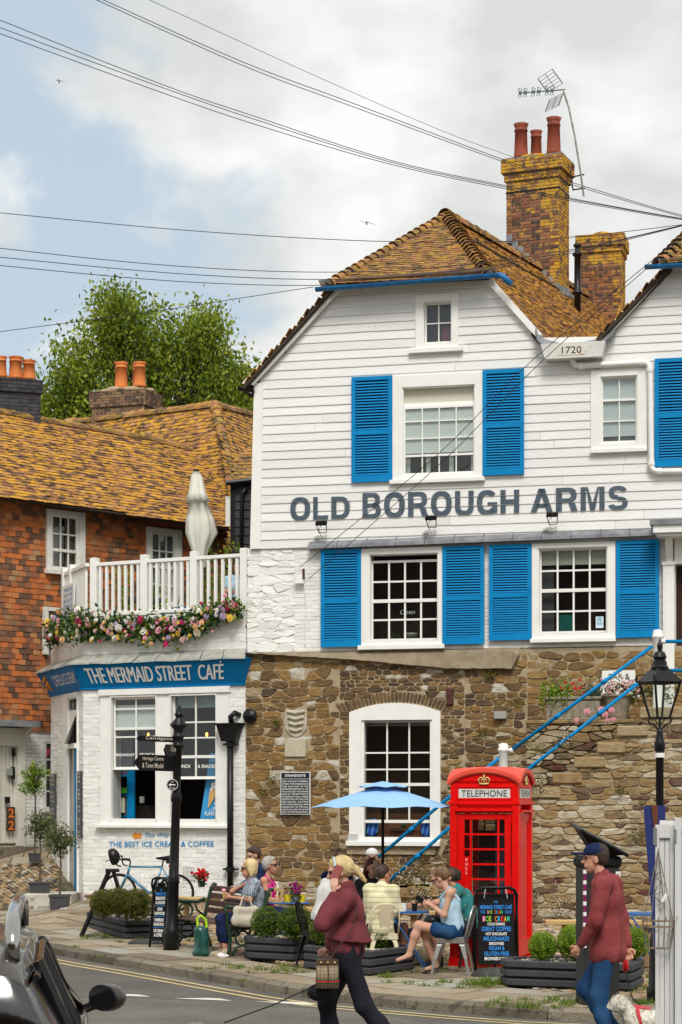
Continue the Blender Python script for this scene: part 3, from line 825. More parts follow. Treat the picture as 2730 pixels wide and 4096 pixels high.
def on_boards(mb_in):
 out=MB()
 for f in mb_in.f:
  poly=[(mb_in.v[i][0],mb_in.v[i][2]) for i in f]
  za,zb_=min(p[1] for p in poly),max(p[1] for p in poly)
  for z0,z1 in zip(BOARD_Z,BOARD_Z[1:]):
   if z1<za or z0>zb_:continue
   q=clip(poly,0,z0+.003,0,-1)
   if len(q)>=3:q=clip(q,0,z1-.012,0,1)
   if len(q)>=3:
    out.add([(x,-.036+(-.004+.032)*(z-z0)/(z1-z0)*.8-.004,z) for x,z in q],[tuple(range(len(q)))])
 return out
def gl_ring(cx,cy,rx,ry,tx,ty,a0,a1,n=18,e=.82):
 o=[]
 for i in range(n):
  q=[]
  for a,k in ((a0+(a1-a0)*i/n,0),(a0+(a1-a0)*(i+1)/n,0),(a0+(a1-a0)*(i+1)/n,1),(a0+(a1-a0)*i/n,1)):
   c,s=math.cos(R(a)),math.sin(R(a));c=math.copysign(abs(c)**e,c);s=math.copysign(abs(s)**e,s);q.append((cx+(rx-tx*k)*c,cy+(ry-ty*k)*s))
  o.append(q)
 return o
def rc4(a,b,c,d):return [(a,c),(b,c),(b,d),(a,d)]
HV={'O':gl_ring(.5,.5,.5,.51,.27,.19,0,360,36),'L':[rc4(0,.3,0,1),rc4(.3,1,0,.18)],'D':[rc4(0,.28,0,1),rc4(.28,.45,0,.18),rc4(.28,.45,.82,1)]+gl_ring(.45,.5,.55,.5,.28,.18,-90,90),'U':[rc4(0,.28,.36,1),rc4(.72,1,.36,1)]+gl_ring(.5,.36,.5,.37,.28,.19,180,360),
      'B':[rc4(0,.28,0,1),rc4(.28,.55,0,.16),rc4(.28,.55,.84,1),rc4(.28,.55,.43,.58)]+gl_ring(.55,.72,.40,.28,.26,.16,-90,90)+gl_ring(.55,.29,.45,.29,.28,.16,-90,90),'R':[rc4(0,.28,0,1),rc4(.28,.55,.84,1),rc4(.28,.6,.38,.54),[(.72,0),(1.02,0),(.86,.40),(.56,.40)]]+gl_ring(.55,.69,.42,.31,.27,.16,-90,90),
      'H':[rc4(0,.28,0,1),rc4(.72,1,0,1),rc4(.28,.72,.41,.60)],'G':gl_ring(.5,.5,.5,.51,.27,.19,38,320,30)+[rc4(.74,1,.05,.5),rc4(.52,.74,.36,.5)],'A':[[(0,0),(.27,0),(.60,.98),(.36,1)],[(.73,0),(1,0),(.64,1),(.40,.98)],rc4(.27,.73,.19,.35)],
      'M':[rc4(0,.22,0,1),rc4(.78,1,0,1),[(.22,1),(.40,0),(.5,0),(.5,.30),(.30,1)],[(.78,1),(.60,0),(.5,0),(.5,.30),(.70,1)]],'S':gl_ring(.5,.73,.46,.28,.26,.17,15,270,20)+gl_ring(.5,.27,.5,.28,.27,.17,90,-165,20)}
WD_={'M':1.15,'L':.82,'B':.95,'S':.95,'H':.97,'R':1.02,'D':1.0,'U':.97,'O':1.08,'G':1.06,'A':1.05}
nm=MB()
for s,x0,x1,yt0,yb0,yt1,yb1 in (('OLD',1162,1400,1990,2082,1985,2074),('BOROUGH',1451,2078,1972,2073,1958,2053),('ARMS',2124,2512,1955,2049,1943,2036)):
 tot=sum(WD_[c] for c in s)+.16*(len(s)-1);u=0
 for ch in s:
  w=WD_[ch]/tot
  nm=MB()
  for pg in HV[ch]:
   P=[]
   for gx,gz in pg:
    t=u+w*gx;q0=P2(x0+(x1-x0)*t,yb0+(yb1-yb0)*t,-.03);q1=P2(x0+(x1-x0)*t,yt0+(yt1-yt0)*t,-.03);P.append((q0[0],0,q0[1]+(q1[1]-q0[1])*gz))
   nm.add(P,[tuple(range(len(P)))])
  on_boards(nm).build('painted_letter',NAVYL,pub);u+=w+.16/tot
def strip(mb,pts0,pts1,y0,y1,tint=.5,M=None):
 for i in range(len(pts0)-1):
  q=[pts0[i],pts0[i+1],pts1[i+1],pts1[i]]
  mb.prism(q,y0,y1,tint=tint,M=M)
 return mb
def px_strip(name,A,B,y0,y1,m,fr,parent,d=0.0):
 mb=MB();strip(mb,[fr.at(*p,d) for p in A],[fr.at(*p,d) for p in B],y0,y1);return mb.build(name,m,parent)
px_strip('corner_board',[(1020,1535),(1004,2197)],[(1056,1535),(1046,2195)],-.055,.10,WHITE2,PUB,pub)
px_strip('barge_board',[(975,1538),(1338,1150)],[(1020,1545),(1368,1165)],-.13,-.06,WHITE2,PUB,pub)
px_strip('barge_board',[(1932,1112),(2148,1352)],[(1962,1108),(2175,1345)],-.13,-.06,WHITE2,PUB,pub)
px_strip('barge_board',[(2400,1352),(2660,1068)],[(2432,1355),(2690,1078)],-.13,-.06,WHITE2,PUB,pub)
px_strip('eaves_board',[(1330,1150),(1948,1105)],[(1330,1188),(1950,1150)],-.075,-.055,WHITE2,PUB,pub)
px_strip('eaves_board',[(2670,1058),(3000,1050)],[(2690,1085),(3000,1080)],-.075,-.055,WHITE2,PUB,pub)
# ---------------- windows
def sash(parent,fr,box,cols,rows,name='window',blind=None,depth=.10,bar=.022,stile=.045,open_top=0.0,open_bot=0.0,rail_at=None,mats=(WHITE2,GLASS),inner=None,d0=0.0,room=.7):
 x0,x1,z0,z1=box;w=None
 top,bot=z1-open_top,z0+open_bot
 g=MB();g.box(x0-.01,x1+.01,d0+depth+.012,d0+depth+.016,bot,top)
 fm=MB();y0,y1=d0+depth-.012,d0+depth+.03
 fm.box(x0,x0+stile,y0,y1,bot,top);fm.box(x1-stile,x1,y0,y1,bot,top)
 fm.box(x0+stile,x1-stile,y0,y1,bot,bot+stile*1.3);fm.box(x0+stile,x1-stile,y0,y1,top-stile,top)
 tot=sum(rows);zz=top-stile;H=(top-stile)-(bot+stile*1.3);zs_=[]
 for i,h in enumerate(rows[:-1]):
  zz-=H*h/tot;t=bar*(1.9 if rail_at==i else 1) ;zs_.append((zz,t))
  fm.box(x0+stile,x1-stile,y0-(.012 if rail_at==i else-.004),y1-.006,zz-t/2,zz+t/2)
 W_=x1-x0-2*stile
 for i in range(1,cols):
  x=x0+stile+W_*i/cols;fm.box(x-bar/2,x+bar/2,y0+.002,y1-.008,bot+stile*1.3,top-stile)
 o=fm.build(name,mats[0],parent);g.build('pane',mats[1],o)
 rv=MB();t=.012
 rv.box(x0-t,x0,d0-.0,d0+depth+.2,z0-t,z1+t);rv.box(x1,x1+t,d0,d0+depth+.2,z0-t,z1+t)
 rv.box(x0,x1,d0,d0+depth+.2,z1,z1+t);rv.box(x0,x1,d0,d0+depth+.2,z0-t,z0)
 rv.build('reveal',mats[0],o)
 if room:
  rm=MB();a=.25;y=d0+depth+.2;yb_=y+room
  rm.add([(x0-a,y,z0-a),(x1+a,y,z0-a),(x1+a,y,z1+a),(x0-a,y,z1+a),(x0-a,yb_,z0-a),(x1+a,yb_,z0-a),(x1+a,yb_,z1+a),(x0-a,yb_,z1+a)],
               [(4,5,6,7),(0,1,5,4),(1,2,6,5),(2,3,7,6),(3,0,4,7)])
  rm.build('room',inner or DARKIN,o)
 if blind:
  for (u0,u1,v0,v1,m,dy) in blind:
   b=MB();b.box(x0+(x1-x0)*u0,x0+(x1-x0)*u1,d0+depth+dy,d0+depth+dy+.01,z1-(z1-z0)*v1,z1-(z1-z0)*v0)
   b.build('blind',m,o)
 return o
def casing(parent,fr,outer,inner,y0=-.055,y1=.0,sill=None,head=.0,m=WHITE2,name='window_frame'):
 mb=MB();a,b,c,d=outer;e,f_,g,h=inner
 mb.box(a,e,y0,y1,c,d);mb.box(f_,b,y0,y1,c,d);mb.box(e,f_,y0,y1,h,d);mb.box(e,f_,y0,y1,c,g)
 k=.018;mb.box(e,e+k,y1-.03,.10,g,h);mb.box(f_-k,f_,y1-.03,.10,g,h);mb.box(e+k,f_-k,y1-.03,.10,h-k,h)
 o=mb.build(name,m,parent)
 if sill:
  s=MB();s.box(sill[0],sill[1],y0-.055,y1,sill[2],sill[3],b=.006);s.build('window_sill',m,parent)
 return o
BLINDC=plain('cream_blind',(0.62,0.60,0.50),.8);BLINDW=plain('pale_blind',(0.86,0.87,0.83),.8);SHUTW=plain('inner_pale_panel',(0.75,0.76,0.72),.7)
NETW=plain('net_curtain',(0.76,0.79,0.78),.9);GREYIN=plain('grey_room',(0.20,0.205,0.20),.9)
casing(pub,PUB,pb('a',1573,1498,1936,1925),PX['up'],sill=pb('b',1563,1916,1942,1932))
sash(pub,PUB,PX['up'],4,[1.0,1.35,1.35,1.35],rail_at=2,depth=.04,inner=GREYIN,open_top=.36,
     blind=[(0,1,0,.20,BLINDC,.05),(0,1,.17,.74,BLINDW,.035),(.02,.08,.3,1,SHUTW,.13),(.3,.36,.3,1,SHUTW,.13),(.62,.68,.3,1,SHUTW,.13),(.92,.98,.3,1,SHUTW,.13)])
casing(pub,PUB,pb('a',1665,1178,1836,1396),PX['gab'],sill=pb('b',1640,1394,1856,1412))
BLUISH=plain('slate_blue_room',(0.035,0.05,0.085),.7);PINKC=mat('checked_pink_curtain',(0.16,0.05,0.10),(0.26,0.10,0.17),40,.9)
sash(pub,PUB,PX['gab'],2,[1,1],inner=BLUISH,blind=[(.0,.55,0,1,BLUISH,.12),(.58,1,.55,1,PINKC,.08),(.5,1,0,.5,BLUISH,.12)])
casing(pub,PUB,pb('a',2366,1478,2590,1800),PX['ur'],sill=pb('b',2364,1796,2592,1812))
sash(pub,PUB,PX['ur'],2,[1.0,1.0,.95],rail_at=0,depth=.04,inner=GREYIN,blind=[(0,1,.02,.88,NETW,.035),(0,1,.88,1,GREYIN,.08)])
casing(pub,PUB,pb('a',1448,2192,1772,2585),PX['ll'],sill=pb('b',1436,2580,1782,2598),y0=-.06)
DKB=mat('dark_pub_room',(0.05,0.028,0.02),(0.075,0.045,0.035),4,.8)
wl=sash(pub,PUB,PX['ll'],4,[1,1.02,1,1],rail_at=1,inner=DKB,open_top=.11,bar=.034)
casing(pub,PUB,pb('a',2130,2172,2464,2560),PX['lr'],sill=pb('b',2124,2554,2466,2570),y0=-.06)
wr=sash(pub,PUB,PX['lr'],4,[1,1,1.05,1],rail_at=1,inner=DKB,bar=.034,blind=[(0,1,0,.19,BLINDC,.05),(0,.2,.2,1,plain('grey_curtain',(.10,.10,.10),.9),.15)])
s=MB();x0,x1,z0,z1=pb('open',1592,2434,1664,2467,.2);s.box(x0,x1,.20,.215,z0,z1);o=s.build('open_sign',CHALK,None);o.matrix_world=PUB.m.copy()
tag(o,'small black Open sign hung inside the left ground-floor window of the inn','sign')
t=MB();text_flat(t,'Open',x0+.03,x1-.03,z0+.02,z1-.02,.196,slant=.25);t.build('lettering',WLET,o)
t=MB();xm=(x0+x1)/2;t.tube([(x0+.03,.205,z1),(x0+.05,.2,z1+.13)],.004,5);t.tube([(x1-.03,.205,z1),(x1-.07,.2,z1+.13)],.004,5);t.build('cord',BLACKM,o)
px,pz=P2(1643,2557,.3)
o=MB().lathe([(.01,0),(.10,0),(.14,.09),(.16,.11),(.13,.12),(.10,.10)],(px,.32,pz),16).build('ceramic_bowl',plain('cream_glaze',(.55,.53,.40),.3),None,smooth=True);o.matrix_world=PUB.m.copy()
tag(o,'cream bowl on the inside sill of the window with the Open sign','bowl')
px,pz=P2(1572,2560,.3);pl=MB();rr=random.Random(4);leaves(pl,[(px+rr.gauss(0,.06),.3+rr.gauss(0,.03),pz+.05+abs(rr.gauss(0,.05))) for _ in range(90)],.03,rr)
pl.lathe([(.04,-.02),(.05,.04)],(px,.3,pz),10);o=pl.build('potted_herb',LEAFO,None);o.matrix_world=PUB.m.copy();tag(o,'small green herb on the sill beside the cream bowl','plant')
x0,x1,z0,z1=pb('fsb',2384,2466,2415,2512,.1);o=MB().box(x0,x1,.098,.101,z0,z1).build('window_sticker',plain('pale_blue_sticker',(.62,.74,.80),.5),wr)
t=MB();text_flat(t,'fsb',x0+.02,x1-.02,z0+.06,z0+.12,.096);t.build('lettering',BLET,o)
t=MB();t.tube([((x0+x1)/2+.03*math.cos(a),.095,z1-.05+.03*math.sin(a)) for a in [i*.5 for i in range(13)]],.007,5);t.build('ring_mark',plain('teal_mark',(.02,.40,.50)),o)
x0,x1,z0,z1=pb('tl',2235,2460,2300,2535,.45);MB().box(x0,x1,.42,.45,z0,z1).build('green_drape',cloth('teal_cloth',(.03,.22,.18)),wr)
# ---------------- shutters
def slat_mesh(w):
 mb=MB();mb.add([(0,.004,0),(w,.004,0),(w,-.026,.004),(0,-.026,.004),(0,.012,.026),(w,.012,.026),(w,-.018,.030),(0,-.018,.030)],
                      [(0,1,2,3),(3,2,6,7),(7,6,5,4),(0,3,7,4),(1,5,6,2)]);return mb
def shutter(px,label,n=(17,15)):
 x0,x1,z0,z1=PUB.box(*px,-.05);w=x1-x0;h=z1-z0
 s=thing('louvred_shutter',label,'shutter',M=PUB.m @ Matrix.Translation((x0,-.045,z0)),group='blue louvred shutters of the inn')
 fm=MB();st=.075;y0,y1=-.035,.012;zm=h*.47;br=.13
 fm.box(0,st,y0,y1,0,h);fm.box(w-st,w,y0,y1,0,h);fm.box(st,w-st,y0,y1,0,br);fm.box(st,w-st,y0,y1,h-.075,h);fm.box(st,w-st,y0,y1,zm-.045,zm+.045)
 fm.build('shutter_frame',BLUE,s)
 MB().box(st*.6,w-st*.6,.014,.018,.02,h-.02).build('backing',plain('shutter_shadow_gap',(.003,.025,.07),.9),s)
 sm=slat_mesh(w-2*st).mesh('slat',BLUE)
 for a,b,k in ((br,zm-.045,n[1]),(zm+.045,h-.075,n[0])):
  for i in range(k):link('slat',sm,s,loc=(st,0,a+.006+(b-a-.012)*i/k))
 return s
shutter((1408,1570,1506,1928),'blue shutter left of the upper middle window of the inn')
shutter((1932,2097,1478,1900),'blue shutter right of the upper middle window of the inn')
shutter((2620,2790,1432,1865),'blue shutter at the upper right edge, beside the white rainwater pipe')
shutter((1285,1446,2198,2588),'leftmost lower blue shutter, by the cable box on the white wall')
shutter((1771,1938,2184,2577),'blue shutter between the Open-sign window and a second shutter')
shutter((1958,2127,2178,2561),'blue shutter left of the lower right window, its twin at its left')
shutter((2466,2638,2160,2550),'lower blue shutter nearest the entrance door and the stair post')
# ---------------- lower white wall
LOW=[P2(985,2598),P2(985,2190),P2(3300,2120),P2(3300,2545),P2(2640,2560)]
zlo=P2(1300,2605)[1]
low_poly=[(P2(988,2600)[0],zlo),(P2(990,2190)[0],zb_board+.01),(10.5,zb_board+.01),(10.5,zlo)]
wall_panel('lower_wall',low_poly,HLO,.03,.35,WHITE,pub)
xs0=low_poly[0][0]
br=brick_pieces(xs0+.95,9.2,zlo,zb_board-.01,rb,region=None,holes=[(h[0],h[1],h[2]-.02,h[3]+.02) for h in HLO]+[PUB.box(1285,1772,2200,2600),PUB.box(1772,1938,2190,2575),PUB.box(1960,2640,2165,2560)],y=.03,proud=.007,gap=.006)
emit(br,'painted_brick',WBRICK,pub,290)
cells=rubble_cells(xs0,xs0+.97,zlo,zb_board-.02,.34,.12,rb)
ps=[stone_piece(c,rb,gap=-.002,depth=.016,back=.03,tint=rb.random()).xf(Matrix.Translation((0,.028,0))) for c in cells];emit(ps,'painted_stone',WBRICK,pub,290)
def drip(A,B,h,out):
 mb=MB();n=12
 for i in range(n):
  a=[A[0]+(B[0]-A[0])*i/n,A[1]+(B[1]-A[1])*i/n];b=[A[0]+(B[0]-A[0])*(i+1)/n-2,A[1]+(B[1]-A[1])*(i+1)/n]
  p=[P2(a[0],a[1]),P2(b[0],b[1])];
  q=[P2(a[0],a[1]+h),P2(b[0],b[1]+h)]
  s=math.sin(i*2.1)*.01
  v=[(p[0][0],-.03,p[0][1]),(p[1][0],-.03,p[1][1]),(q[1][0],-out,q[1][1]+.04+s),(q[0][0],-out,q[0][1]+.04-s),(q[1][0],-out-.005,q[1][1]-.02),(q[0][0],-out-.005,q[0][1]-.02),(q[1][0],.02,q[1][1]-.02),(q[0][0],.02,q[0][1]-.02)]
  mb.add(v,[(0,1,2,3),(3,2,4,5),(5,4,6,7),(0,3,5,7),(1,6,4,2)])
  mb.box(p[1][0]-.012,p[1][0]+.012,-.05,-.03,p[1][1]-.05,p[1][1]+.02)
 return mb
drip((1240,2168),(2640,2114),27,.17).build('lead_drip_mould',LEAD,pub)
# ---------------- floodlights
def floodlight(px,py,label):
 x,z=P2(px,py,-.2)
 s=thing('floodlight',label,'floodlight',M=PUB.m @ Matrix.Translation((x,-.04,z)),group='floodlights under the painted name')
 Mr=Matrix.Translation((0,-.24,0)) @ Matrix.Rotation(R(35),4,'X')
 MB().box(-.11,.11,-.05,.06,-.025,.025,Mr,b=.01).build('lamp_body',BLACKM,s)
 m=MB();[m.box(-.10+.022*i,-.092+.022*i,-.045,.05,.025,.045,Mr) for i in range(10)];m.build('cooling_fins',BLACKM,s)
 MB().tube([(-.10,-.23,-.01),(-.075,-.12,-.16),(.075,-.12,-.16),(.10,-.23,-.01)],.009,6).build('bracket',BLACKM,s)
 MB().tube([(0,-.22,-.03),(-.09,-.10,-.10),(-.04,-.05,-.25),(.05,-.03,-.20),(.03,-.02,-.28)],.006,6).build('flex',BLACKM,s)
 MB().box(-.20,-.09,-.05,.01,-.26,-.20,b=.01).build('junction_box',WHITE2,s)
floodlight(1290,2096,'small black floodlight below the word OLD');floodlight(1728,2075,'small black floodlight below the word BOROUGH');floodlight(2212,2062,'small black floodlight below the word ARMS')
# ---------------- 1720 hopper and pipes
x0,x1,z0,z1=PUB.box(2168,2425,1376,1437,-.15)
hop=thing('rainwater_hopper','white rainwater box painted 1720 where the two gables meet','hopper',M=PUB.m)
MB().prism([(x0,z1),(x1,z1),(x1-.06,z0),(x0+.08,z0)],-.30,-.04).build('box',mat('old_white_box',(.58,.58,.55),(.68,.68,.65),3,.6,dirt=((.35,.20,.10),5,.66,.05,.8)),hop)
MB().prism([(x0+.28,z1-.05),(x1-.32,z1-.05),(x1-.36,z0+.05),(x0+.31,z0+.05)],-.306,-.30).build('plate',mat('rusty_white_plate',(.62,.60,.52),(.70,.68,.62),4,.5,lichen=((.45,.20,.05),5,.60,.04,.9)),hop)
t=MB();text_flat(t,'1720',x0+.40,x1-.44,z0+.08,z1-.075,-.31);t.build('lettering',INK,hop)
def pipe(name,label,pts,r,m,cat,fr=PUB,y=-.10,coll=True):
 P=[Vector((*[fr.at(a,b,y)[0]],y,fr.at(a,b,y)[1])) for a,b in pts]
 o=thing(name,label,cat,M=fr.m);
 Q=[P[0]]
 for i in range(1,len(P)-1):
  a=(P[i-1]-P[i]).normalized()*r*2;b=(P[i+1]-P[i]).normalized()*r*2
  Q+=[P[i]+a,P[i]+(a+b)*.28,P[i]+b]
 Q.append(P[-1]);MB().tube(Q,r,10).build('pipe',m,o,smooth=True)
 if coll:
  c=MB()
  for i in range(1,len(P)-1):
   for w_ in (P[i-1],P[i+1]):
    d=(w_-P[i]).normalized();c.tube([P[i]+d*r*2.1,P[i]+d*r*3.4],r*1.22,10)
  c.build('collar',m,o)
 return o
pipe('rainwater_pipe','white rainwater pipe running from the 1720 box round the upper right window',[(2292,1437),(2294,1466),(2600,1448),(2606,1886),(2800,1884)],.055,WHITE2,'pipe')
g=MB()
def half_gutter(A,B,y,r=.075,m=BLUEGUT,parent=pub,name='gutter',fr=PUB,end=None,n=10):
 a=fr.at(*A,y);b=fr.at(*B,y);a=Vector((a[0],y,a[1]));b=Vector((b[0],y,b[1]));mb=MB();v=[]
 up=Vector((0,0,1));t=(b-a).normalized();s=t.cross(up).normalized()
 K=8
 for P in (a,b):
  for ra in (r,r-.012):
   for k in range(K):an=math.pi*k/(K-1);v.append(P+s*math.cos(an)*ra-up*math.sin(an)*ra)
 f=[(k,k+1,2*K+k+1,2*K+k) for k in range(K-1)]+[(K+k,K+k+1,3*K+k+1,3*K+k) for k in range(K-1)]
 f+=[tuple(range(K)),tuple(range(2*K,3*K))]
 mb.add(v,f)
 L_=(b-a).length
 for i in range(1,int(L_/.9)):
  P=a+t*(.9*i);mb.tube([P+s*r*1.15+up*0,P-up*r*1.15,P-s*r*1.15],.012,5)
 return mb.build(name,m,parent)
half_gutter((1264,1152),(1640,1122),-.42,end=True);half_gutter((1640,1122),(1995,1094),-.42)
q=[(1990,1100),(2012,1106),(2045,1136)];m=MB();m.tube([(*[PUB.at(a,b,-.4)[0]],-.4,PUB.at(a,b,-.4)[1]) for a,b in q],.06,10);m.build('gutter_spout',BLUEGUT,pub,smooth=True)
half_gutter((2580,1062),(3100,1036),-.42)
half_gutter((955,1548),(1018,1556),-.10,m=BLACKP,name='gutter')
MB().tube([(P2(960,1545)[0],.3,P2(960,1545)[1]),(P2(1012,1580)[0],.3,P2(1012,1580)[1])],.05,8).build('eaves_bracket',BLACKP,pub)
m=MB();a=P2(1290,1150,-.05);b=P2(1990,1098,-.05);m.add([(a[0],-.02,a[1]-.04),(b[0],-.02,b[1]-.04),(b[0],-.38,b[1]+.06),(a[0],-.38,a[1]+.06)],[(0,1,2,3)]);m.build('soffit',WHITE2,pub)
m=MB();a=P2(2640,1066,-.05);b=P2(3100,1040,-.05);m.add([(a[0],-.02,a[1]-.04),(b[0],-.02,b[1]-.04),(b[0],-.38,b[1]+.06),(a[0],-.38,a[1]+.06)],[(0,1,2,3)]);m.build('soffit',WHITE2,pub)
m=MB();pts=[(2143,1318),(2150,1350),(2180,1375),(2240,1390),(2330,1385),(2400,1372),(2440,1340),(2462,1312)]
q=[P2(*p,-.2) for p in pts];top=[(a,z+.10) for a,z in q]
for i in range(len(q)-1):
 m.add([(q[i][0],-.28,q[i][1]-.06),(q[i+1][0],-.28,q[i+1][1]-.06),(top[i+1][0],-.12,top[i+1][1]),(top[i][0],-.12,top[i][1])],[(0,1,2,3)])
 m.add([(q[i][0],-.28,q[i][1]-.06),(q[i+1][0],-.28,q[i+1][1]-.06),(q[i+1][0],-.03,q[i+1][1]-.07),(q[i][0],-.03,q[i][1]-.07)],[(0,1,2,3)])
m.build('lead_valley_apron',LEAD,pub)
# ---------------- entrance at the right edge
x0,x1,z0,z1=PX['door']
m=MB();a=PUB.box(2655,2700,2262,2890);m.box(a[0],a[1],-.10,.05,a[2],a[3]);m.box(a[0]-.02,a[1]+.02,-.12,.05,a[3],a[3]+.06);m.box(a[0]+.04,a[1]-.04,-.115,-.10,a[2]+.1,a[3]-.1)
m.box(a[1],a[1]+1.6,-.08,.05,z1,z1+.55);m.build('door_case',WHITE2,pub)
m=MB();a=PUB.box(2612,2900,2098,2112);m.box(a[0],a[1],-.62,0,a[2],a[3]+.03);m.build('porch_lead',LEAD,pub)
m=MB();m.box(a[0]+.06,a[1],-.58,0,a[2]-.14,a[2]);m.box(a[0]+.12,a[1],-.50,0,a[2]-.2,a[2]-.14);m.build('porch_hood',WHITE2,pub)
m=MB();bx=PUB.box(2668,2695,2140,2260);m.prism([(-.42,bx[3]),(0,bx[3]),(0,bx[2]),(-.05,bx[2]-.05),(-.12,bx[2]+.12),(-.25,bx[2]+.30)],bx[0],bx[1],axis='x');m.build('porch_bracket',WHITE2,pub)
MB().box(x0,x1,.25,.30,z0,z1).build('door',plain('dark_brown_door',(.035,.015,.008),.5),pub)
# ---------------------------------------------------------------- stone ground floor, ledge, arched window
rs=random.Random(21)
xl=P2(984,2650)[0];xr=10.4
z_st=P2(1100,2612)[1]
hx0,hx1,hz0,hz1=HST[0]
awx=pb('aw',1400,2815,1764,3380);ax0,ax1=awx[0],awx[1];azt=P2(1580,2812)[1];azs=P2(1400,2850)[1]
stone_poly=[(xl,0),(xl,z_st),(xr,z_st),(xr,0)]
wall_panel('stone_backing',[(xl,-.3),(xl,z_st),(xr,z_st),(xr,-.3)],HST,-.004,.40,MORTAR,pub)
def top_line(x):
 px=[(xl,P2(985,2612)[1]),(P2(1130,2622)[0],P2(1130,2622)[1]),(P2(1420,2640)[0],P2(1420,2640)[1]),(P2(1800,2675)[0],P2(1800,2675)[1]),(P2(2060,2675)[0],P2(2060,2675)[1]),(P2(2085,2605)[0],P2(2085,2605)[1]),(99,P2(2085,2598)[1])]
 for a,b in zip(px,px[1:]):
  if a[0]<=x<=b[0]:return a[1]+(b[1]-a[1])*(x-a[0])/(b[0]-a[0])
 return px[-1][1]
def arch_z(x,px_off=0.0):
 t=(x-(ax0+ax1)/2)/((ax1-ax0)/2)
 return azs+(azt-azs)*(1-t*t)
VO=.23
def reg(x,z):
 if z>top_line(x)-.02:return False
 if ax0-.02<x<ax1+.02 and z<arch_z(x)+VO and z>awx[2]-.12:return False
 if ax0-.22<x<ax1+.22 and z>azs-.1 and z<arch_z(min(max(x,ax0),ax1))+VO and not (z<azs-.02):return False
 return True
plaq=[PUB.box(1145,1228,2838,2945),PUB.box(1142,1226,2962,3028),PUB.box(1128,1246,3088,3258),PUB.box(1788,1816,2755,2820)]
hol=[awx[:2]+(awx[2]-.10,azs)]+plaq[:2]
def tintf(cx,cz):
 px=CX+(PUB.w(cx,0,cz).x)/(PUB.w(cx,0,cz).y)*FPX
 if px>2080 and cz>4.2:return min(.8,.60+.12*rs.gauss(0,1))
 base=.47 if px<1330 else (.34 if 1330<=px<=1900 else .46)
 t=base+rs.gauss(0,.13)
 if rs.random()<.07+(.06 if px<1330 else 0):t=rs.uniform(.84,1)
 return min(1,max(0,t))
pieces=[]
zones=[(xl,P2(1360,3000)[0],.31,.14,-.15,hol),(P2(1360,3000)[0],P2(1860,3000)[0],.19,.09,-.15,hol),(P2(1860,3000)[0],P2(2110,3000)[0],.25,.125,-.15,hol),(P2(2110,3000)[0],P2(3050,2700)[0],.30,.15,2.8,hol)]
for a,b,w_,h_,zz,hl in zones:
 for c in rubble_cells(a,b,zz,z_st+.02,w_,h_,rs,region=reg,holes=hl,jit=.22):
  cx=sum(p[0] for p in c)/len(c);cz=sum(p[1] for p in c)/len(c)
  zt=top_line(cx);c2=clip(c,0,zt,0,1)
  if len(c2)<3:continue
  pieces.append((stone_piece(c2,rs,gap=.009,depth=.024,tint=tintf(cx,cz)),area(c2) if cz>1.1 else area(c2)*.3))
pieces.sort(key=lambda p:-p[1]);emit([p[0] for p in pieces],'stone',STONE,pub,290)
vs=[];cxm=(ax0+ax1)/2;n=30
for i in range(n):
 xa=ax0-.16+(ax1-ax0+.32)*i/n;xb=ax0-.16+(ax1-ax0+.32)*(i+1)/n-.010
 za=arch_z(min(max(xa,ax0-.1),ax1+.1))+.015;zb=arch_z(min(max(xb,ax0-.1),ax1+.1))+.015
 k=.30
 q=[(xa,za),(xb,zb),(xb+(xb-cxm)*k*.38,zb+VO-.03),(xa+(xa-cxm)*k*.38,za+VO-.03)]
 vs.append(stone_piece(q,rs,gap=.004,depth=.03,tint=rs.uniform(.16,.40)))
emit(vs,'arch_brick',STONE,pub)
m=MB();N_=40;xe=P2(2080,2600)[0]
xs_=[xl+(xe-xl)*i/N_ for i in range(N_+1)]
for a,b in zip(xs_,xs_[1:]):
 za,zb=top_line(a),top_line(b);zt=zlo+.0
 m.add([(a,.03,zt),(b,.03,zt),(b,-.05,zt-.06),(a,-.05,zt-.06),(b,-.14,zb+.0+rs.uniform(-.01,.01)),(a,-.14,za),(b,.03,zb-.03),(a,.03,za-.03)],[(0,1,2,3),(3,2,4,5),(5,4,6,7)])
m.build('rendered_ledge',STUCCO,pub)
aw=MB();K=16
top=[(ax0+(ax1-ax0)*i/K,arch_z(ax0+(ax1-ax0)*i/K)) for i in range(K+1)]
zi=hz1
for a,b in zip(top,top[1:]):aw.prism([(a[0],zi),(b[0],zi),b,a],-.05,.06)
aw.box(ax0,hx0,-.05,.06,awx[2],zi);aw.box(hx1,ax1,-.05,.06,awx[2],zi);aw.box(hx0,hx1,-.05,.06,awx[2],hz0)
aw.box(hx0,hx0+.05,-.02,.10,hz0,hz1);aw.box(hx1-.05,hx1,-.02,.10,hz0,hz1)
aw.build('arched_window_frame',WHITE2,pub)
s_=PUB.box(1390,1765,3364,3384);MB().box(s_[0],s_[1],-.14,0,s_[2],s_[3],b=.008).build('window_sill',WHITE2,pub)
MB().box(s_[0],s_[1]-.1,-.05,.02,s_[2]-.16,s_[2]).build('sill_render',MORTAR,pub)
ash=sash(pub,PUB,HST[0],3,[1,.55,.5,.62,.55],rail_at=2,bar=.03,open_bot=.27,inner=DKB,blind=[(0,1,0,.05,plain('grey_blind',(.25,.27,.27),.8),.06)])
x0,x1,z0,z1=HST[0]
MB().box(x0,x1,.30,.34,z0-.05,z0+.45).build('bench_back',mat('slatted_pine',(.14,.06,.03),(.22,.09,.04),3,.6,wave=[(0,.06,.008,(.05,.02,.01))]),ash)
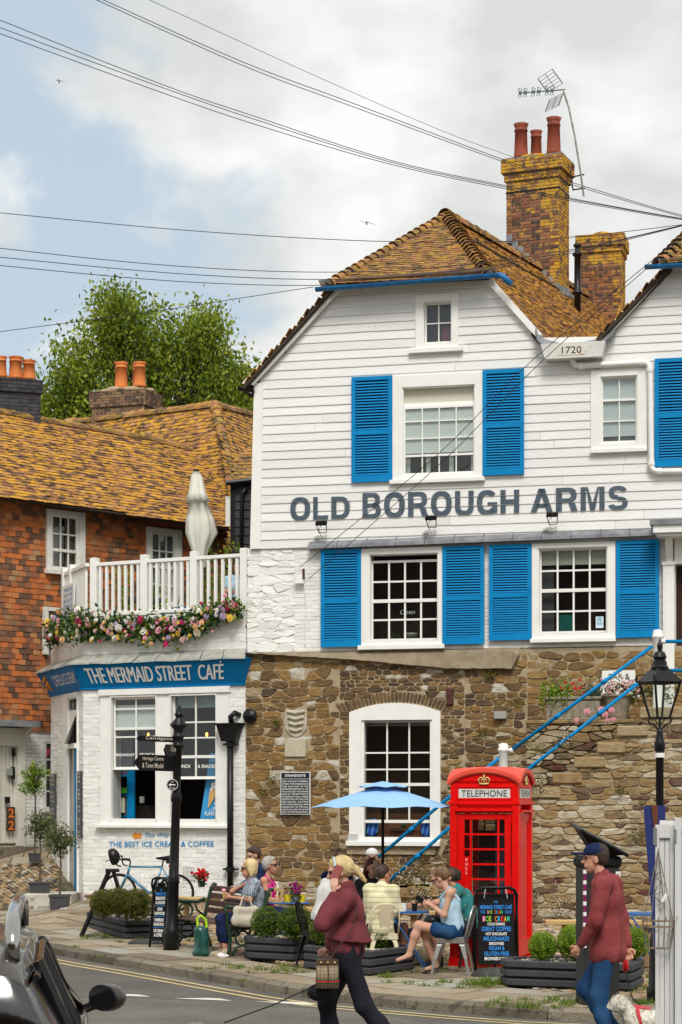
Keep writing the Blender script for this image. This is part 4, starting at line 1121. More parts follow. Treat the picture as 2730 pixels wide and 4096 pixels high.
for px,lab,c1 in ((1482,'blue striped cushion inside the left end of the arched window',(.02,.08,.45)),(1702,'blue striped cushion inside the right end of the arched window',(.02,.10,.55))):
 a,z=P2(px,3345,.2);o=sdf_mb([('e',(0,0,.17),(.13,.05,.19))],.02,.02).build('striped_cushion',mat('striped_cushion_cloth',c1,wave=[(0,.09,.03,(.12,.50,.62)),(0,.09,.012,(.01,.02,.2))]),None,smooth=True)
 o.matrix_world=PUB.m @ Matrix.Translation((a,.22,z)) @ Matrix.Rotation(R(12),4,'Y');tag(o,lab,'cushion','cushions inside the arched window')
a=PUB.box(1565,1660,3312,3322,.28);MB().box(a[0],a[1],.2,.29,a[2],a[3]).build('inside_shelf',WOODB,ash)
x,z=P2(1614,3312,.25);o=MB().lathe([(.035,0),(.045,.05),(.035,.10)],(x,.25,z),12).build('green_jar',plain('green_glaze',(.03,.10,.03),.3),None,smooth=True);o.matrix_world=PUB.m.copy();tag(o,'small green jar on a wooden ledge inside the open arched window','jar')
a=PUB.box(1393,1432,3335,3364,-.06);o=MB().box(a[0],a[1],-.075,-.055,a[2],a[3]).build('notice',mat('grey_notice',(.45,.46,.45),(.55,.56,.55),60,.6),None);o.matrix_world=PUB.m.copy();tag(o,'small grey notice at the left end of the arched window sill','notice')
PALES=mat('pale_limestone',(.40,.36,.27),(.56,.52,.42),6,.85,bump=.6,bs=30,lichen=((.45,.30,.08),6,.62,.05,.7),dirt=((.18,.15,.10),9,.62,.05,.6))
x0,x1,z0,z1=plaq[0];xm=(x0+x1)/2;w=(x1-x0)/2
sh=thing('carved_shield','weathered carved stone shield set in the rubble wall','carving',M=PUB.m)
MB().prism([(x0-.01,z1),(x1+.01,z1),(x1+.01,z0+.15),(xm+w*.5,z0+.02),(xm,z0-.02),(xm-w*.5,z0+.02),(x0-.01,z0+.15)],-.03,.03).build('slab',PALES,sh)
m=MB()
for i in range(4):
 zz=z1-.05-i*.115
 m.merge(sdf_mb([('c',(xm-w*(.75-.08*i),-.045,zz+.01),(xm,-.05,zz-.02),.035,.028),('c',(xm,-.05,zz-.02),(xm+w*(.75-.08*i),-.045,zz+.01),.028,.035)],.016,.02))
m.build('relief',PALES,sh,smooth=True)
x0,x1,z0,z1=plaq[1];o=MB().box(x0,x1,-.05,.03,z0,z1,b=.012).build('blank_stone',mat('smooth_limestone',(.42,.37,.27),(.52,.47,.36),5,.8,bump=.3),None);o.matrix_world=PUB.m.copy();tag(o,'plain pale stone block under the carved shield','stone')
x0,x1,z0,z1=plaq[2]
pq=thing('history_plaque','black plaque with white border telling the story of the Strandgate','plaque',M=PUB.m)
MB().box(x0,x1,-.085,-.04,z0,z1).build('border',WHITE2,pq)
t=.014;zh=z1-.13
m=MB();m.box(x0+t,x1-t,-.09,-.085,z0+t,zh-.008);m.box(x0+t,x1-t,-.09,-.085,zh+.004,z1-t);m.build('board',plain('plaque_black',(.012,.02,.035),.4),pq)
lt=MB();text_flat(lt,'STRANDGATE',x0+.09,x1-.09,zh+.035,z1-.045,-.094,bold=.02)
L_=['NEAR THIS SPOT FORMERLY','STOOD THE STRANDGATE','THIS WAS PART OF THE','DEFENCES ERECTED IN 1329','THIS GATE AND THE POSTERN','GATE AT THE BOTTOM OF','CONDUIT HILL WERE','DESTROYED IN THE LATE','18TH CENTURY. THE STONE','WITH THE BOROUGH ARMS','CARVED ON IT IN THE WALL','ABOVE WAS OVER THE CENTRE','ARCH OF THE STRANDGATE.']
dz=(zh-z0-.05)/len(L_)
for i,s in enumerate(L_):
 zz=zh-.03-dz*(i+1);text_flat(lt,s,x0+.03,x1-.03,zz+dz*.22,zz+dz*.86,-.094,bold=.015)
lt.build('lettering',WLET,pq)
x0,x1,z0,z1=plaq[3];o=MB().box(x0,x1,-.06,.0,z0,z1,b=.008).build('iron_plate',mat('rusty_iron',(.06,.02,.015),(.11,.04,.03),12,.8,bump=.3),None);o.matrix_world=PUB.m.copy();tag(o,'narrow rusty iron plate bolted high on the stone wall','plate')
a=PUB.box(1978,2028,2846,2876,-.06);o=MB().box(a[0],a[1],-.12,-.03,a[2],a[3],b=.008).build('metal_box',mat('galvanised_box',(.30,.29,.26),(.36,.35,.32),5,.5),None);o.matrix_world=PUB.m.copy();tag(o,'small grey metal box on the stone wall below the ledge','box')
x,z=P2(1001,2864,-.06);bs=thing('wall_tie','round black iron tie plate at the corner of cafe and stone wall','wall tie',M=PUB.m @ Matrix.Translation((x,-.05,z)) @ Matrix.Rotation(R(90),4,'X'))
MB().lathe([(.14,0),(.145,.02),(.12,.035),(.05,.03),(.045,.06),(.02,.075)],(0,0,0),22).build('disc',BLACKP,bs,smooth=True)
x,z=P2(1200,2318,-.05);cb=thing('cable_box','small white junction box with thin cable on the white painted wall','junction box',M=PUB.m @ Matrix.Translation((x,-.05,z)))
MB().box(-.09,.09,-.06,.02,-.09,.09,b=.01).build('box',WHITE2,cb);MB().box(.07,.11,-.07,-.03,.0,.20).build('rusty_bracket',MATS['rusty_iron'],cb)
MB().tube([(0,-.03,.09),(-.06,-.04,.22),(.02,-.04,.30),(.07,-.05,.33)],.008,6).build('loop',WHITE2,cb);MB().tube([(.10,0,-.09),(.12,.03,-.5),(.10,.03,-1.25)],.012,6).build('conduit',WHITE2,cb)
def weed(x,z,s,label,fr=PUB,m=WEED,n=70,d=-.06,fl=None):
 mb=MB();c0=Vector((x,d,z))
 cs=[c0+Vector((rs.gauss(0,s*.5),-abs(rs.gauss(0,s*.25)),rs.gauss(-s*.2,s*.5))) for _ in range(n)]
 leaves(mb,cs,.028,rs,1.5)
 o=mb.build('wall_weed',m,None);o.matrix_world=fr.m.copy();tag(o,label,'weed','weeds rooted in the old walls')
 if fl:
  f=MB();[f.ball(c+Vector((0,-.02,0)),.011,n=5,m=3) for c in rs.sample(cs,min(len(cs),fl))]
  f.build('blossom',plain('daisy_white',(.75,.68,.66),.6),o,kind='stuff')
 return o
for px,py,s,lab in ((2075,2800,.14,'yellowish weed high on the wall above the small metal box'),(1962,2690,.10,'tuft of dry weed below the end of the rendered ledge'),(1935,2925,.12,'green weed right of the arched window'),(1095,3120,.13,'trailing weed left of the history plaque'),
                       (1055,3160,.12,'red and green trailing weed by the corner of the stone wall'),(1110,2890,.08,'small green tuft left of the carved shield'),(1690,3420,.16,'weed tuft under the arched window sill'),(1190,3560,.16,'weed at the foot of the wall behind the purple flowers')):
 x,z=P2(px,py);weed(x,z,s,lab)
# ---------------------------------------------------------------- inn roofs
rr_=random.Random(31)
def plane_hit(px,py,p0,n):
 c=Vector((0,0,CH));d=ray(px,py);t=(Vector(p0)-c).dot(n)/d.dot(n);return c+d*t
def zat(py,z):return (z-CH)*FPX/(YH-py)
rdir=Vector((.47,.88,0)).normalized()
A=W(1787,868,42.7);ridge_z=A.z
def on_fac(px,py,d):x,z=PUB.at(px,py,d);return PUB.w(x,d,z)
D_=on_fac(2150,1352,-.12);C_=on_fac(1950,1110,-.30)
inv=PUB.m.inverted()
def roof_plane(name,p0,n,u,pix,parent,m,gauge=.10,width=.17,extra=None,limit=290,rnd=rr_,boarding=True,pts3=None):
 n=Vector(n).normalized()
 if n.z<0:n=-n
 M=plane_frame(p0,u,n);Mi=M.inverted()
 P=pts3 if pts3 else [plane_hit(a,b,p0,n) for a,b in pix]
 poly=[((Mi @ q).x,(Mi @ q).y) for q in P]
 t=tile_pieces(M,poly,rnd,gauge,width)
 pinv=parent.matrix_world.inverted() if parent else Matrix.Identity(4)
 for q in t:q.xf(pinv)
 c=Vector((0,0,CH));pw=parent.matrix_world
 t.sort(key=lambda q:(pw @ Vector(q.v[0])-c).length)
 if boarding:
  b=MB();b.prism(poly,-.06,-.004,axis='z',M=pinv @ M);b.build('roof_boarding',plain('roof_batten',(.05,.035,.025),.9),parent)
 return t
T=[]
n1=(A+rdir*5-D_).cross(A-D_).normalized();n1=n1 if n1.z>0 else-n1
B_=A+rdir*16
low=[D_-(A-C_)*0,D_+rdir*12]
V1=D_+rdir*0;e=(D_-C_).normalized()
Cp=plane_hit(1950,1112,A,n1)
t1=roof_plane('r',A,n1,rdir,None,pub,TILE,pts3=[Cp,D_+e*.05,D_+e*1.0+rdir*1.4,D_+e*1.2+rdir*13,B_,A])
GL=on_fac(1318,1140,-.36);GR=on_fac(1958,1108,-.36)
n2=(GL-A).cross(GR-A).normalized();n2=n2 if n2.z>0 else-n2
t2=roof_plane('h',A,n2,(GR-GL),None,pub,TILE2,gauge=.105,width=.17,pts3=[GL,GR,A])
L0=on_fac(968,1548,-.20);L1=on_fac(1325,1150,-.20)
n3=(L1-L0).cross(rdir).normalized();n3=n3 if n3.z>0 else-n3
t3=roof_plane('l',L0,n3,rdir,None,pub,TILE,pts3=[L0,L0+rdir*6,A+rdir*6,A,L1+Vector((0,0,0))])
R0=on_fac(2392,1352,-.20);R1=on_fac(2668,1066,-.20)
n4=(R1-R0).cross(rdir).normalized();n4=n4 if n4.z>0 else-n4
A4=R1+rdir*1.2+(R1-R0).normalized()*2.0
t4=roof_plane('l',R0,n4,rdir,None,pub,TILE,pts3=[R0-(R1-R0).normalized()*.1,R0+rdir*13,A4+rdir*13,A4,R1])
GL2=on_fac(2640,1058,-.36);GR2=on_fac(3050,1035,-.36);A5=W(2900,800,41.2)
n5=(GL2-A5).cross(GR2-A5).normalized();n5=n5 if n5.z>0 else-n5
t5=roof_plane('h',A5,n5,(GR2-GL2),None,pub,TILE2,pts3=[GL2,GR2,A5])
emit(t2+t5,'roof_tile',TILE2,pub,145,kind_name='roof_tile_field')
emit(t1[:]+t3+t4,'roof_tile',TILE,pub,145,kind_name='roof_tile_slope')
def rt(a,b,r=.12,L=.32,m=TILE2,parent=pub,name='ridge_tile',**k):
 out=ridge_tiles(a,b,r,L,rr_,**k);pinv=parent.matrix_world.inverted()
 for q in out:q.xf(pinv)
 emit(out,name,m,parent,290)
rt(A-rdir*.1+Vector((0,0,.07)),B_+Vector((0,0,.05)),.14,.45)
rt(GL+Vector((0,0,.05)),A+Vector((0,0,.05)),.10,.20,name='bonnet_tile',flare=.03);rt(GR+Vector((0,0,.05)),A+Vector((0,0,.06)),.14,.17,name='bonnet_tile',flare=.04)
rt(GL2+Vector((0,0,.05)),A5+Vector((0,0,.05)),.14,.22,name='bonnet_tile',flare=.04)
# ---------------- chimneys
def chimney(name_label,M,w,dp,z0,z1,cap,pots,m=BRICK,mort=MORTARD,H=.075,L=.225,rnd=rr_,flaunch=True,limit=290,group='brick chimney stacks'):
 c=thing('chimney',name_label,'chimney',M=M,group=group)
 MB().box(.0,w,.0,dp,z0,z1-.02).build('core',mort,c)
 ps=[]
 def ring(x0,x1,y0,y1,za,zb):
  F4=[(Matrix.Translation((0,y0,0)),x0,x1),(Matrix.Translation((x1,0,0)) @ Matrix.Rotation(R(90),4,'Z'),y0,y1)]
  o=[]
  for MM,a,b in F4:o+=brick_pieces(a,b,za,zb,rnd,L,H,.012,.010,M=MM,header=True)
  o+=brick_pieces(-y1,-y0,za,zb,rnd,L,H,.012,.010,M=Matrix.Translation((x0,0,0)) @ Matrix.Rotation(R(-90),4,'Z'),header=True)
  return o
 ps+=ring(0,w,0,dp,z0,cap[0][0] if cap else z1)
 cm=MB()
 for za,zb,e in cap:
  ps+=ring(-e,w+e,-e,dp+e,za,zb);cm.box(-e+.004,w+e-.004,-e+.004,dp+e-.004,za,zb-.005)
 if cap:cm.build('cap_core',mort,c)
 if m is BRICK:
  hv=[q for q in ps if q.v[0][2]>cap[0][0]-.30 or q.v[0][0]>w-.002 or q.v[0][0]>w*(.80-.25*max(0,(q.v[0][2]-(z0+z1)/2)))+rnd.uniform(-.2,.2)];ids=set(map(id,hv));emit(hv,'brick',BRICKL,c,145,key=lambda q:q.v[0][1],kind_name='lichened_bricks');ps=[q for q in ps if id(q) not in ids];limit=145
 emit(ps,'brick',m,c,limit,key=lambda q:q.v[0][1])
 e=cap[-1][2] if cap else 0
 if flaunch:
  V,F_=sdf_geo([('e',(w/2,dp/2,z1-.02),(w/2+e-.02,dp/2+e-.02,.13))],.04,.02,disp=lambda X,Y,Z:.02*np.sin(X*9)*np.sin(Y*11));MB().add(V.tolist(),F_.tolist(),.6).build('flaunching',BRICKL if flaunch is True else flaunch,c,smooth=True)
 for x,y,r,h,pm in pots:
  p=MB();p.lathe([(r*1.12,0),(r*1.08,.05),(r,.1),(r*.88,h*.78),(r*.98,h*.79),(r*.98,h*.83),(r*.88,h*.84),(r*.92,h*.92),(r*1.12,h),(r*.9,h),(r*.8,h*.9)],(x,y,z1+.04),18)
  o=p.build('chimney_pot',pm,c,smooth=True)
 return c
K=plane_hit(2236,1168,A,n1);s_=K.y/FPX
fd=Vector((1,-.42,0)).normalized();wd=205*s_/fd.x*.985
zt=CH+(YH-612)*s_
Mc=Matrix.Translation(K-fd*wd) @ Matrix.Rotation(math.atan2(fd.y,fd.x),4,'Z');Mc.translation.z=0
big=chimney('tall lichen-covered brick chimney of the inn with three red pots',Mc,wd,.78,K.z-.9,zt,[(zt-.52,zt-.34,.04),(zt-.34,zt,.10)],
  [(wd*.22,.22,.155,.78,REDPOT),(wd*.85,.22,.155,.82,REDPOT),(wd*.42,.58,.13,.70,REDPOT)])
MB().box(-.015,wd+.015,-.015,.80,zt-.78,zt-.74).build('iron_band',BLACKM,big)
fl=MB();iv=Mc.inverted()
for i in range(9):
 f0=i/9;x=wd*(1-f0)-.0
 Q=plane_hit(2236-205*f0 ,1168-205*f0*.0,A,n1)
 pt=Mc @ Vector((x,0,0));zz=A.z-((pt-A).dot(Vector((n1.x,n1.y,0))))/n1.z
 fl.box(x-wd/9,x,-.028,.0,zz-.10,zz+.20)
 fl.box(x-wd/9,x,-.16,-.02,zz-.02,zz+.03)
for i in range(5):
 y=.78*i/5;pt=Mc @ Vector((wd,y,0));zz=A.z-((pt-A).dot(Vector((n1.x,n1.y,0))))/n1.z
 fl.box(wd,wd+.028,y,y+.156,zz-.10,zz+.16);fl.box(wd,wd+.13,y,y+.156,zz-.06,zz+.02)
fl.build('stepped_flashing',LEAD,big)
Y2=49.0;s2=Y2/FPX;w2=168*s2;z2=CH+(YH-925)*s2
fd2=Vector((1,-.25,0)).normalized();M2=Matrix.Translation(W(2318,1190,Y2+.4)) @ Matrix.Rotation(math.atan2(fd2.y,fd2.x),4,'Z');M2.translation.z=0
chimney('short broad brick chimney without pots behind the inn roof',M2,w2,.85,CH+(YH-1290)*s2,z2,[(z2-.42,z2-.28,.04),(z2-.28,z2,.08)],[])
fp=thing('flue_pipe','black flue pipe between the two chimneys of the inn','flue',loc=tuple(W(2311,1180,46.5)))
MB().lathe([(.07,-.5),(.075,.0),(.12,.02),(.12,.06),(.075,.10),(.07,.85),(.11,.87),(.11,.93),(.06,.95),(.06,1.05),(.09,1.07),(.09,1.12),(.02,1.15)],(0,0,0),14).build('pipe',BLACKP,fp,smooth=True)
# ---------------- television aerial on its leaning mast
fa=thing('tv_aerial','leaning television aerial with mesh reflectors fixed to the tall chimney','aerial')
Ya=K.y+.5
def wa(px,py,dy=0):return W(px,py,Ya+dy)
m=MB();m.tube([wa(2336,785),wa(2325,700),wa(2300,545),wa(2276,430),wa(2255,365)],.022,8);m.build('mast',mat('weathered_mast',(.20,.19,.17),(.42,.41,.38),9,.5,metal=.5),fa)
m=MB();m.tube([wa(2288,708),wa(2338,698)],.016,6);m.tube([wa(2290,760),wa(2342,752)],.016,6);m.tube([wa(2288,700),wa(2290,745),wa(2295,762)],.016,6);m.build('wall_bracket',BLACKM,fa)
AER=plain('aerial_metal',(.10,.13,.12),.5,.4)
m=MB();m.tube([wa(2080,372),wa(2262,358)],.014,6);m.build('boom',AER,fa)
m=MB()
def quadgrid(c,n_,k):
 c=[wa(*q) for q in c]
 m.tube([c[0],c[1]],.012,5);m.tube([c[2],c[3]],.012,5)
 for i in range(n_):t=i/(n_-1);m.tube([c[0].lerp(c[1],t),c[3].lerp(c[2],t)],.006,4)
 for i in range(k):t=(i+.5)/k;m.tube([c[0].lerp(c[3],t),c[1].lerp(c[2],t)],.007,4)
quadgrid([(2152,316),(2192,370),(2252,333),(2210,276)],6,1);m.build('reflector',AER,fa);m=MB()
quadgrid([(2200,398),(2182,446),(2236,422),(2252,375)],7,1);m.build('reflector',AER,fa)
m=MB()
for px in (2082,2103,2135,2157,2190,2210):
 y=372-(px-2080)*.077
 m.tube([wa(px-6,y-18),wa(px+8,y-14),wa(px,y),wa(px+4,y+16),wa(px-9,y+18),wa(px-5,y+2),wa(px-6,y-18)],.008,4);m.box(-.03,.03,-.03,.03,-.03,.03,Matrix.Translation(wa(px,y)))
m.build('director',AER,fa)
# ---------------------------------------------------------------- cafe
rc=random.Random(41)
CL=Vector(((335-CX)/FPX*42.85,42.85,0));CR=Vector(((985-CX)/FPX*41.05,41.05,0))
CB=Vector(((205-CX)/FPX*45.6,45.6,0))
fa_=math.atan2((CR-CL).y,(CR-CL).x);CLEN=(CR-CL).length
CAF=Frame(CL,fa_);sa_=math.atan2((CL-CB).y,(CL-CB).x);SLEN=(CL-CB).length;SID=Frame(CB,sa_)
caf=thing('corner_cafe','white painted brick corner cafe with a blue signboard and roof terrace','cafe',M=CAF.m)
S2C=CAF.m.inverted() @ SID.m
def cb(*a,d=0.0):return CAF.box(a[0],a[2],a[1],a[3],d)
zc_top=CAF.at(985,2592)[1];zf_b=CAF.at(660,2748)[1]
zc_base=CAF.at(600,3582)[1]
HW=[cb(452,2788,630,3276),cb(690,2782,870,3276)]
zpar=CAF.at(770,2452)[1]
fpoly=[(0,-.1),(0,zpar),(CLEN,zpar),(CLEN,-.1)]
def wp2(name,poly,holes,y0,y1,m,parent,M=None):
 zs=sorted(set([p[1] for p in poly]+[h[2] for h in holes]+[h[3] for h in holes]));mb=MB()
 for z0,z1,l,r_ in bands(poly,holes,zs):
  v=[Vector((x,y,z)) for y in (y0,y1) for x,z in ((l[0],z0),(r_[0],z0),(r_[1],z1),(l[1],z1))]
  if M is not None:v=[M @ q for q in v]
  mb.add(v,[(0,1,2,3),(7,6,5,4),(0,4,5,1),(1,5,6,2),(2,6,7,3),(3,7,4,0)])
 return mb.build(name,m,parent)
wp2('front_wall',fpoly,HW,.0,.28,MORTARW,caf)
cs_=cb(408,2752,922,3312)
br1=brick_pieces(0,CLEN,zc_base,zpar,rc,.225,.085,.004,.006,holes=[cs_],y=0.0,j=.004)
HS=[SID.box(278,314,2790,3575)]
wp2('side_wall',[(0,-.1),(0,zpar),(SLEN,zpar),(SLEN,-.1)],HS,.0,.28,MORTARW,caf,S2C)
br2=brick_pieces(0,SLEN,.45,zpar,rc,.225,.085,.004,.006,holes=HS,M=S2C,j=.004)
emit(br1+br2,'painted_brick',WBRICK,caf,290,key=lambda q:-abs(q.v[5][0]-q.v[4][0]))
MB().box(0,CLEN,2.9,3.0,0,zpar-1).build('back_wall',DARKIN,caf)
cells=rubble_cells(.0,CLEN,.0,zc_base-.01,.30,.13,rc)
emit([stone_piece(c,rc,gap=.008,depth=.04,tint=rc.uniform(.25,.6)) for c in cells],'plinth_stone',STONE,caf)
MB().prism([(0,0),(CLEN,0),(CLEN,3.2),(-1.2,3.4)],zpar-.35,zpar-.28,axis='z').build('terrace_floor',LEADP,caf)
def sgn(x0,x1,zb,zt_,ob,ot,M=None,name='signboard',endx=(0,0)):
 m=MB();v=[(x0-endx[0]*.0,-ob,zb),(x1,-ob,zb),(x1+endx[1],-ot,zt_),(x0-endx[0],-ot,zt_)]
 w=[(x0,.0,zb),(x1,.0,zb),(x1+endx[1],.0,zt_),(x0-endx[0],.0,zt_)]
 vv=[Vector(q) for q in v+w]
 if M is not None:vv=[M @ q for q in vv]
 m.add(vv,[(0,1,2,3),(0,4,5,1),(1,5,6,2),(2,6,7,3),(3,7,4,0)]);return m,vv
zb_,zt_=CAF.at(660,2747)[1],CAF.at(660,2640,-.28)[1]
m,V=sgn(0,CLEN,zb_,zt_,.03,.28,endx=(.28*math.tan((sa_-fa_)/-2*0+R(21)),.16));m.build('signboard',BLUEF,caf)
ex=.28*math.tan(R(21))
m2,V2=sgn(0,SLEN,zb_,zt_,.03,.28,M=S2C,endx=(.2,ex));m2.build('signboard',BLUEF,caf)
def on_quad(V,u,v,off=.004):
 a=V[0].lerp(V[1],u);b=V[3].lerp(V[2],u);p=a.lerp(b,v);n=(V[1]-V[0]).cross(V[3]-V[0]).normalized();
 return p+n*off*(1 if True else 1)
mo=MB()
for Vq in (V,V2):
 for a,b,r_ in (((0,0),(1,0),.022),((0,.97),(1,.97),.028),((0,.90),(1,.90),.012)):
  mo.tube([on_quad(Vq,*a),on_quad(Vq,*b)],r_,6)
mo.build('sign_moulding',BLUEF,caf)
nsign=(V[1]-V[0]).cross(V[3]-V[0]).normalized();sgnm=1 if nsign.y<0 else-1
def letter_board(Vq,s,u0,u1,v0,v1,bold,m,out=None,off=.012):
 n=(Vq[1]-Vq[0]).cross(Vq[3]-Vq[0]).normalized()
 q=[on_quad(Vq,a,b,0)+n*off for a,b in ((u0,v0),(u1,v0),(u1,v1),(u0,v1))]
 mb=out or MB();text_quad(mb,s,*q,bold=bold);return mb
lt=MB()
for s,a,b in (('THE',365,443),('MERMAID',458,640),('STREET',657,800),('CAFÉ',826,926)):
 u0=(a-322)/690;u1=(b-322)/690;[letter_board(V,s,u0+d_,u1+d_,.22,.80+(.14 if 'É' in s else 0),0,WLET,lt,.012+d_*.2) for d_ in (-.0022,0,.0022)]
lt.build('lettering',WLET,caf)
lt=letter_board(V2,'COFFEE & ICE CREAM',.34,.96,.30,.72,.0,WLET);lt.build('lettering',WLET,caf)
bm=MB()
for a in range(7):
 c=on_quad(V2,.13+.05*math.cos(a),.50+.22*math.sin(a*1.7),.014);bm.ball(c,.04,.04,.05,6,4)
bm.tube([on_quad(V2,.18,.15,.014),on_quad(V2,.14,.45,.014),on_quad(V2,.20,.75,.014)],.014,5);bm.build('orange_flower_emblem',OLET,caf)
zl=CAF.at(660,2605,-.02)[1];m=MB();n=8
def ledge(Lx,e0,e1,M):
 m=MB()
 for i in range(n):
  a,b=i/n,(i+1)/n-.004
  xo=lambda t:-e0+(Lx+e0+e1)*t
  xi=lambda t:Lx*t
  w=.012*math.sin(i*1.9)
  v=[Vector((xo(a),-.31,zt_+.0+w)),Vector((xo(b),-.31,zt_+.0-w)),Vector((xi(b),.0,zl)),Vector((xi(a),.0,zl)),Vector((xo(a),-.315,zt_-.03+w)),Vector((xo(b),-.315,zt_-.03-w))]
  if M is not None:v=[M @ q for q in v]
  m.add(v,[(0,1,2,3),(4,5,1,0)])
 return m
ledge(CLEN,ex+.03,.18,None).build('lead_ledge',LEADP,caf);ledge(SLEN,.22,ex+.03,S2C).build('lead_ledge',LEADP,caf)
cz=cs_;m=MB();x0,x1,z0,z1=cz
inn=HW;m.box(x0,inn[0][0],-.05,0,z0+.05,z1-.12);m.box(inn[0][1],inn[1][0],-.045,0,z0+.05,z1-.12);m.box(inn[1][1],x1,-.05,0,z0+.05,z1-.12)
for h in inn:m.box(h[0],h[1],-.05,0,z0+.05,h[2]);m.box(h[0],h[1],-.05,0,h[3],z1-.12)
m.box(x0-.02,x1+.02,-.09,0,z1-.12,z1)
for h in inn:
 k=.025;m.box(h[0]-k,h[0],-.07,-.05,h[2]-k,h[3]+k);m.box(h[1],h[1]+k,-.07,-.05,h[2]-k,h[3]+k);m.box(h[0],h[1],-.07,-.05,h[3],h[3]+k)
m.build('window_frame',WHITE2,caf);MB().box(x0-.1,x1+.05,-.13,0,z0-.0,z0+.06,b=.006).build('window_sill',WHITE2,caf)
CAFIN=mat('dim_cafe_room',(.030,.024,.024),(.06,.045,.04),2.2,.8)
hl,hr=HW
def sub(h,y0,y1):
 a=CAF.at(550,y0)[1];b=CAF.at(550,y1)[1];return (h[0],h[1],b,a)
s1=sash(caf,CAF,sub(hl,2790,3076),2,[.5,1.05,.45,1.6],rail_at=1,bar=.03,depth=.05,inner=CAFIN,room=0,stile=.035,blind=[(0,1,.10,.42,BLINDW,.06)])
s2=sash(caf,CAF,sub(hr,2782,3116),2,[1.05,.62,.75,.78],rail_at=2,bar=.03,depth=.05,inner=CAFIN,room=0,stile=.035,blind=[(0,1,.0,.16,plain('grey_blue_blind',(.35,.42,.46),.8),.06)])
rm=MB();
for h in HW:
 x0,x1,z0,z1=h;t=.01;rm.box(x0-t,x0,0,.29,z0,z1);rm.box(x1,x1+t,0,.29,z0,z1);rm.box(x0,x1,0,.29,z0-t,z0)
rm.build('reveal',WHITE2,caf)
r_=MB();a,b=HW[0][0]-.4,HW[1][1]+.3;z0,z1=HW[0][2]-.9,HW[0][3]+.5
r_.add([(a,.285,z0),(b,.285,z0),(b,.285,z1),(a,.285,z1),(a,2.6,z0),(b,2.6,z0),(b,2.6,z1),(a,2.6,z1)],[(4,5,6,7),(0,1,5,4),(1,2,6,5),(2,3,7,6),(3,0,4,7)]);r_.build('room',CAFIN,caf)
def inbox(px,d0,d1,m,name,parent=caf,label=None):
 a=CAF.box(px[0],px[2],px[1],px[3],(d0+d1)/2);o=MB().box(a[0],a[1],d0,d1,a[2],a[3]).build(name,m,parent);
 if label:o['label']=label
 return o
VIO=mat('violet_curtain',(.13,.09,.13),(.22,.17,.22),5,.9,wave=[(0,.09,.006,(.45,.05,.60))])
inbox((452,2900,530,3080),.5,.52,VIO,'curtain');inbox((452,3076,515,3100),.5,.52,VIO,'curtain')
inbox((512,3076,540,3276),.45,.5,BLUE,'inner_door_stile');
for y in (3100,3176,3262):inbox((455,y,512,y+7),.46,.5,BLUE,'inner_door_rail')
inbox((458,3150,508,3172),.40,.42,plain('bright_green_sign',(.10,.42,.02),.5),'green_sign');inbox((462,3192,500,3250),.40,.41,plain('cream_menu',(.50,.52,.38),.6),'menu_sheet')
inbox((456,3178,510,3262),.52,.54,plain('grey_window_view',(.16,.18,.16),.6),'door_glass')
o=thing('serving_counter','dark glass serving counter seen through the left cafe window','counter',M=CAF.m)
a=CAF.box(548,628,3222,3276,.9);MB().prism([(a[0],a[3]),(a[1]-.15,a[3]),(a[1],a[2]),(a[0],a[2])],.8,1.1).build('case',plain('dark_case',(.05,.04,.035),.3),o);a=CAF.box(562,574,3186,3212,.8);MB().box(a[0],a[1],.78,.84,a[2],a[3]).build('till_screen',WHITE2,o)
for px,py,rr0,lab in ((594,2938,.045,'glowing bulb hanging inside the left cafe window'),(828,2938,.055,'glowing round bulb hanging inside the right cafe window')):
 x,z=CAF.at(px,py,.7);o=thing('pendant_bulb',lab,'lamp',M=CAF.m @ Matrix.Translation((x,.7,z)),group='pendant bulbs in the cafe')
 MB().ball((0,0,0),rr0*.45,None,rr0*.8,8,6).build('filament',mat('warm_bulb',(1.0,.50,.15),emit_s=6),o,smooth=True)
 MB().ball((0,0,0),rr0*1.5,n=12,m=8).build('globe',glass_mat('amber_glass',(.95,.62,.30),.05) if 'amber_glass' not in MATS else MATS['amber_glass'],o,smooth=True)
 MB().tube([(0,0,rr0*1.4),(0,0,.4)],.008,5).build('flex',BLACKM,o)
pb_=thing('ice_cream_poster','blue ice cream cone poster leaning inside the right cafe window','poster',M=CAF.m)
def cp(px,py,d):x,z=CAF.at(px,py,d);return Vector((x,d,z))
q=[cp(802,3275,.14),cp(872,3275,.14),cp(876,3012,.2),cp(842,3012,.2)]
m=MB();m.add(q+[p+Vector((0,.02,0)) for p in q],[(0,1,2,3),(4,5,6,7),(0,4,5,1),(1,5,6,2),(2,6,7,3),(3,7,4,0)]);m.build('board',plain('poster_blue',(.04,.30,.62),.5),pb_)
m=MB();pts=[cp(838,3168,.13),cp(868,3150,.13),cp(867,3178,.13),cp(832,3236,.13)];m.add(pts,[(0,1,2,3)]);m.build('cone',plain('wafer',(.62,.38,.16),.6),pb_)
m=MB();m.ball(cp(856,3142,.14),.065,.01,.07,10,6);m.ball(cp(846,3160,.14),.03,.01,.05,8,5);m.build('scoop',WLET,pb_)
lt=MB()
for s,x0,y0,x1,y1 in (('SO',846,3045,866,3030),('G',858,3222,866,3206),('...P',838,3242,866,3228),('FLAKE I',820,3262,868,3246)):
 a,b=cp(x0,y0,.13),cp(x1,y0,.13);c,d=cp(x1,y1,.13),cp(x0,y1,.13);text_quad(lt,s,a,b,c,d,bold=.02)
lt.build('lettering',WLET,pb_)
lt=MB()
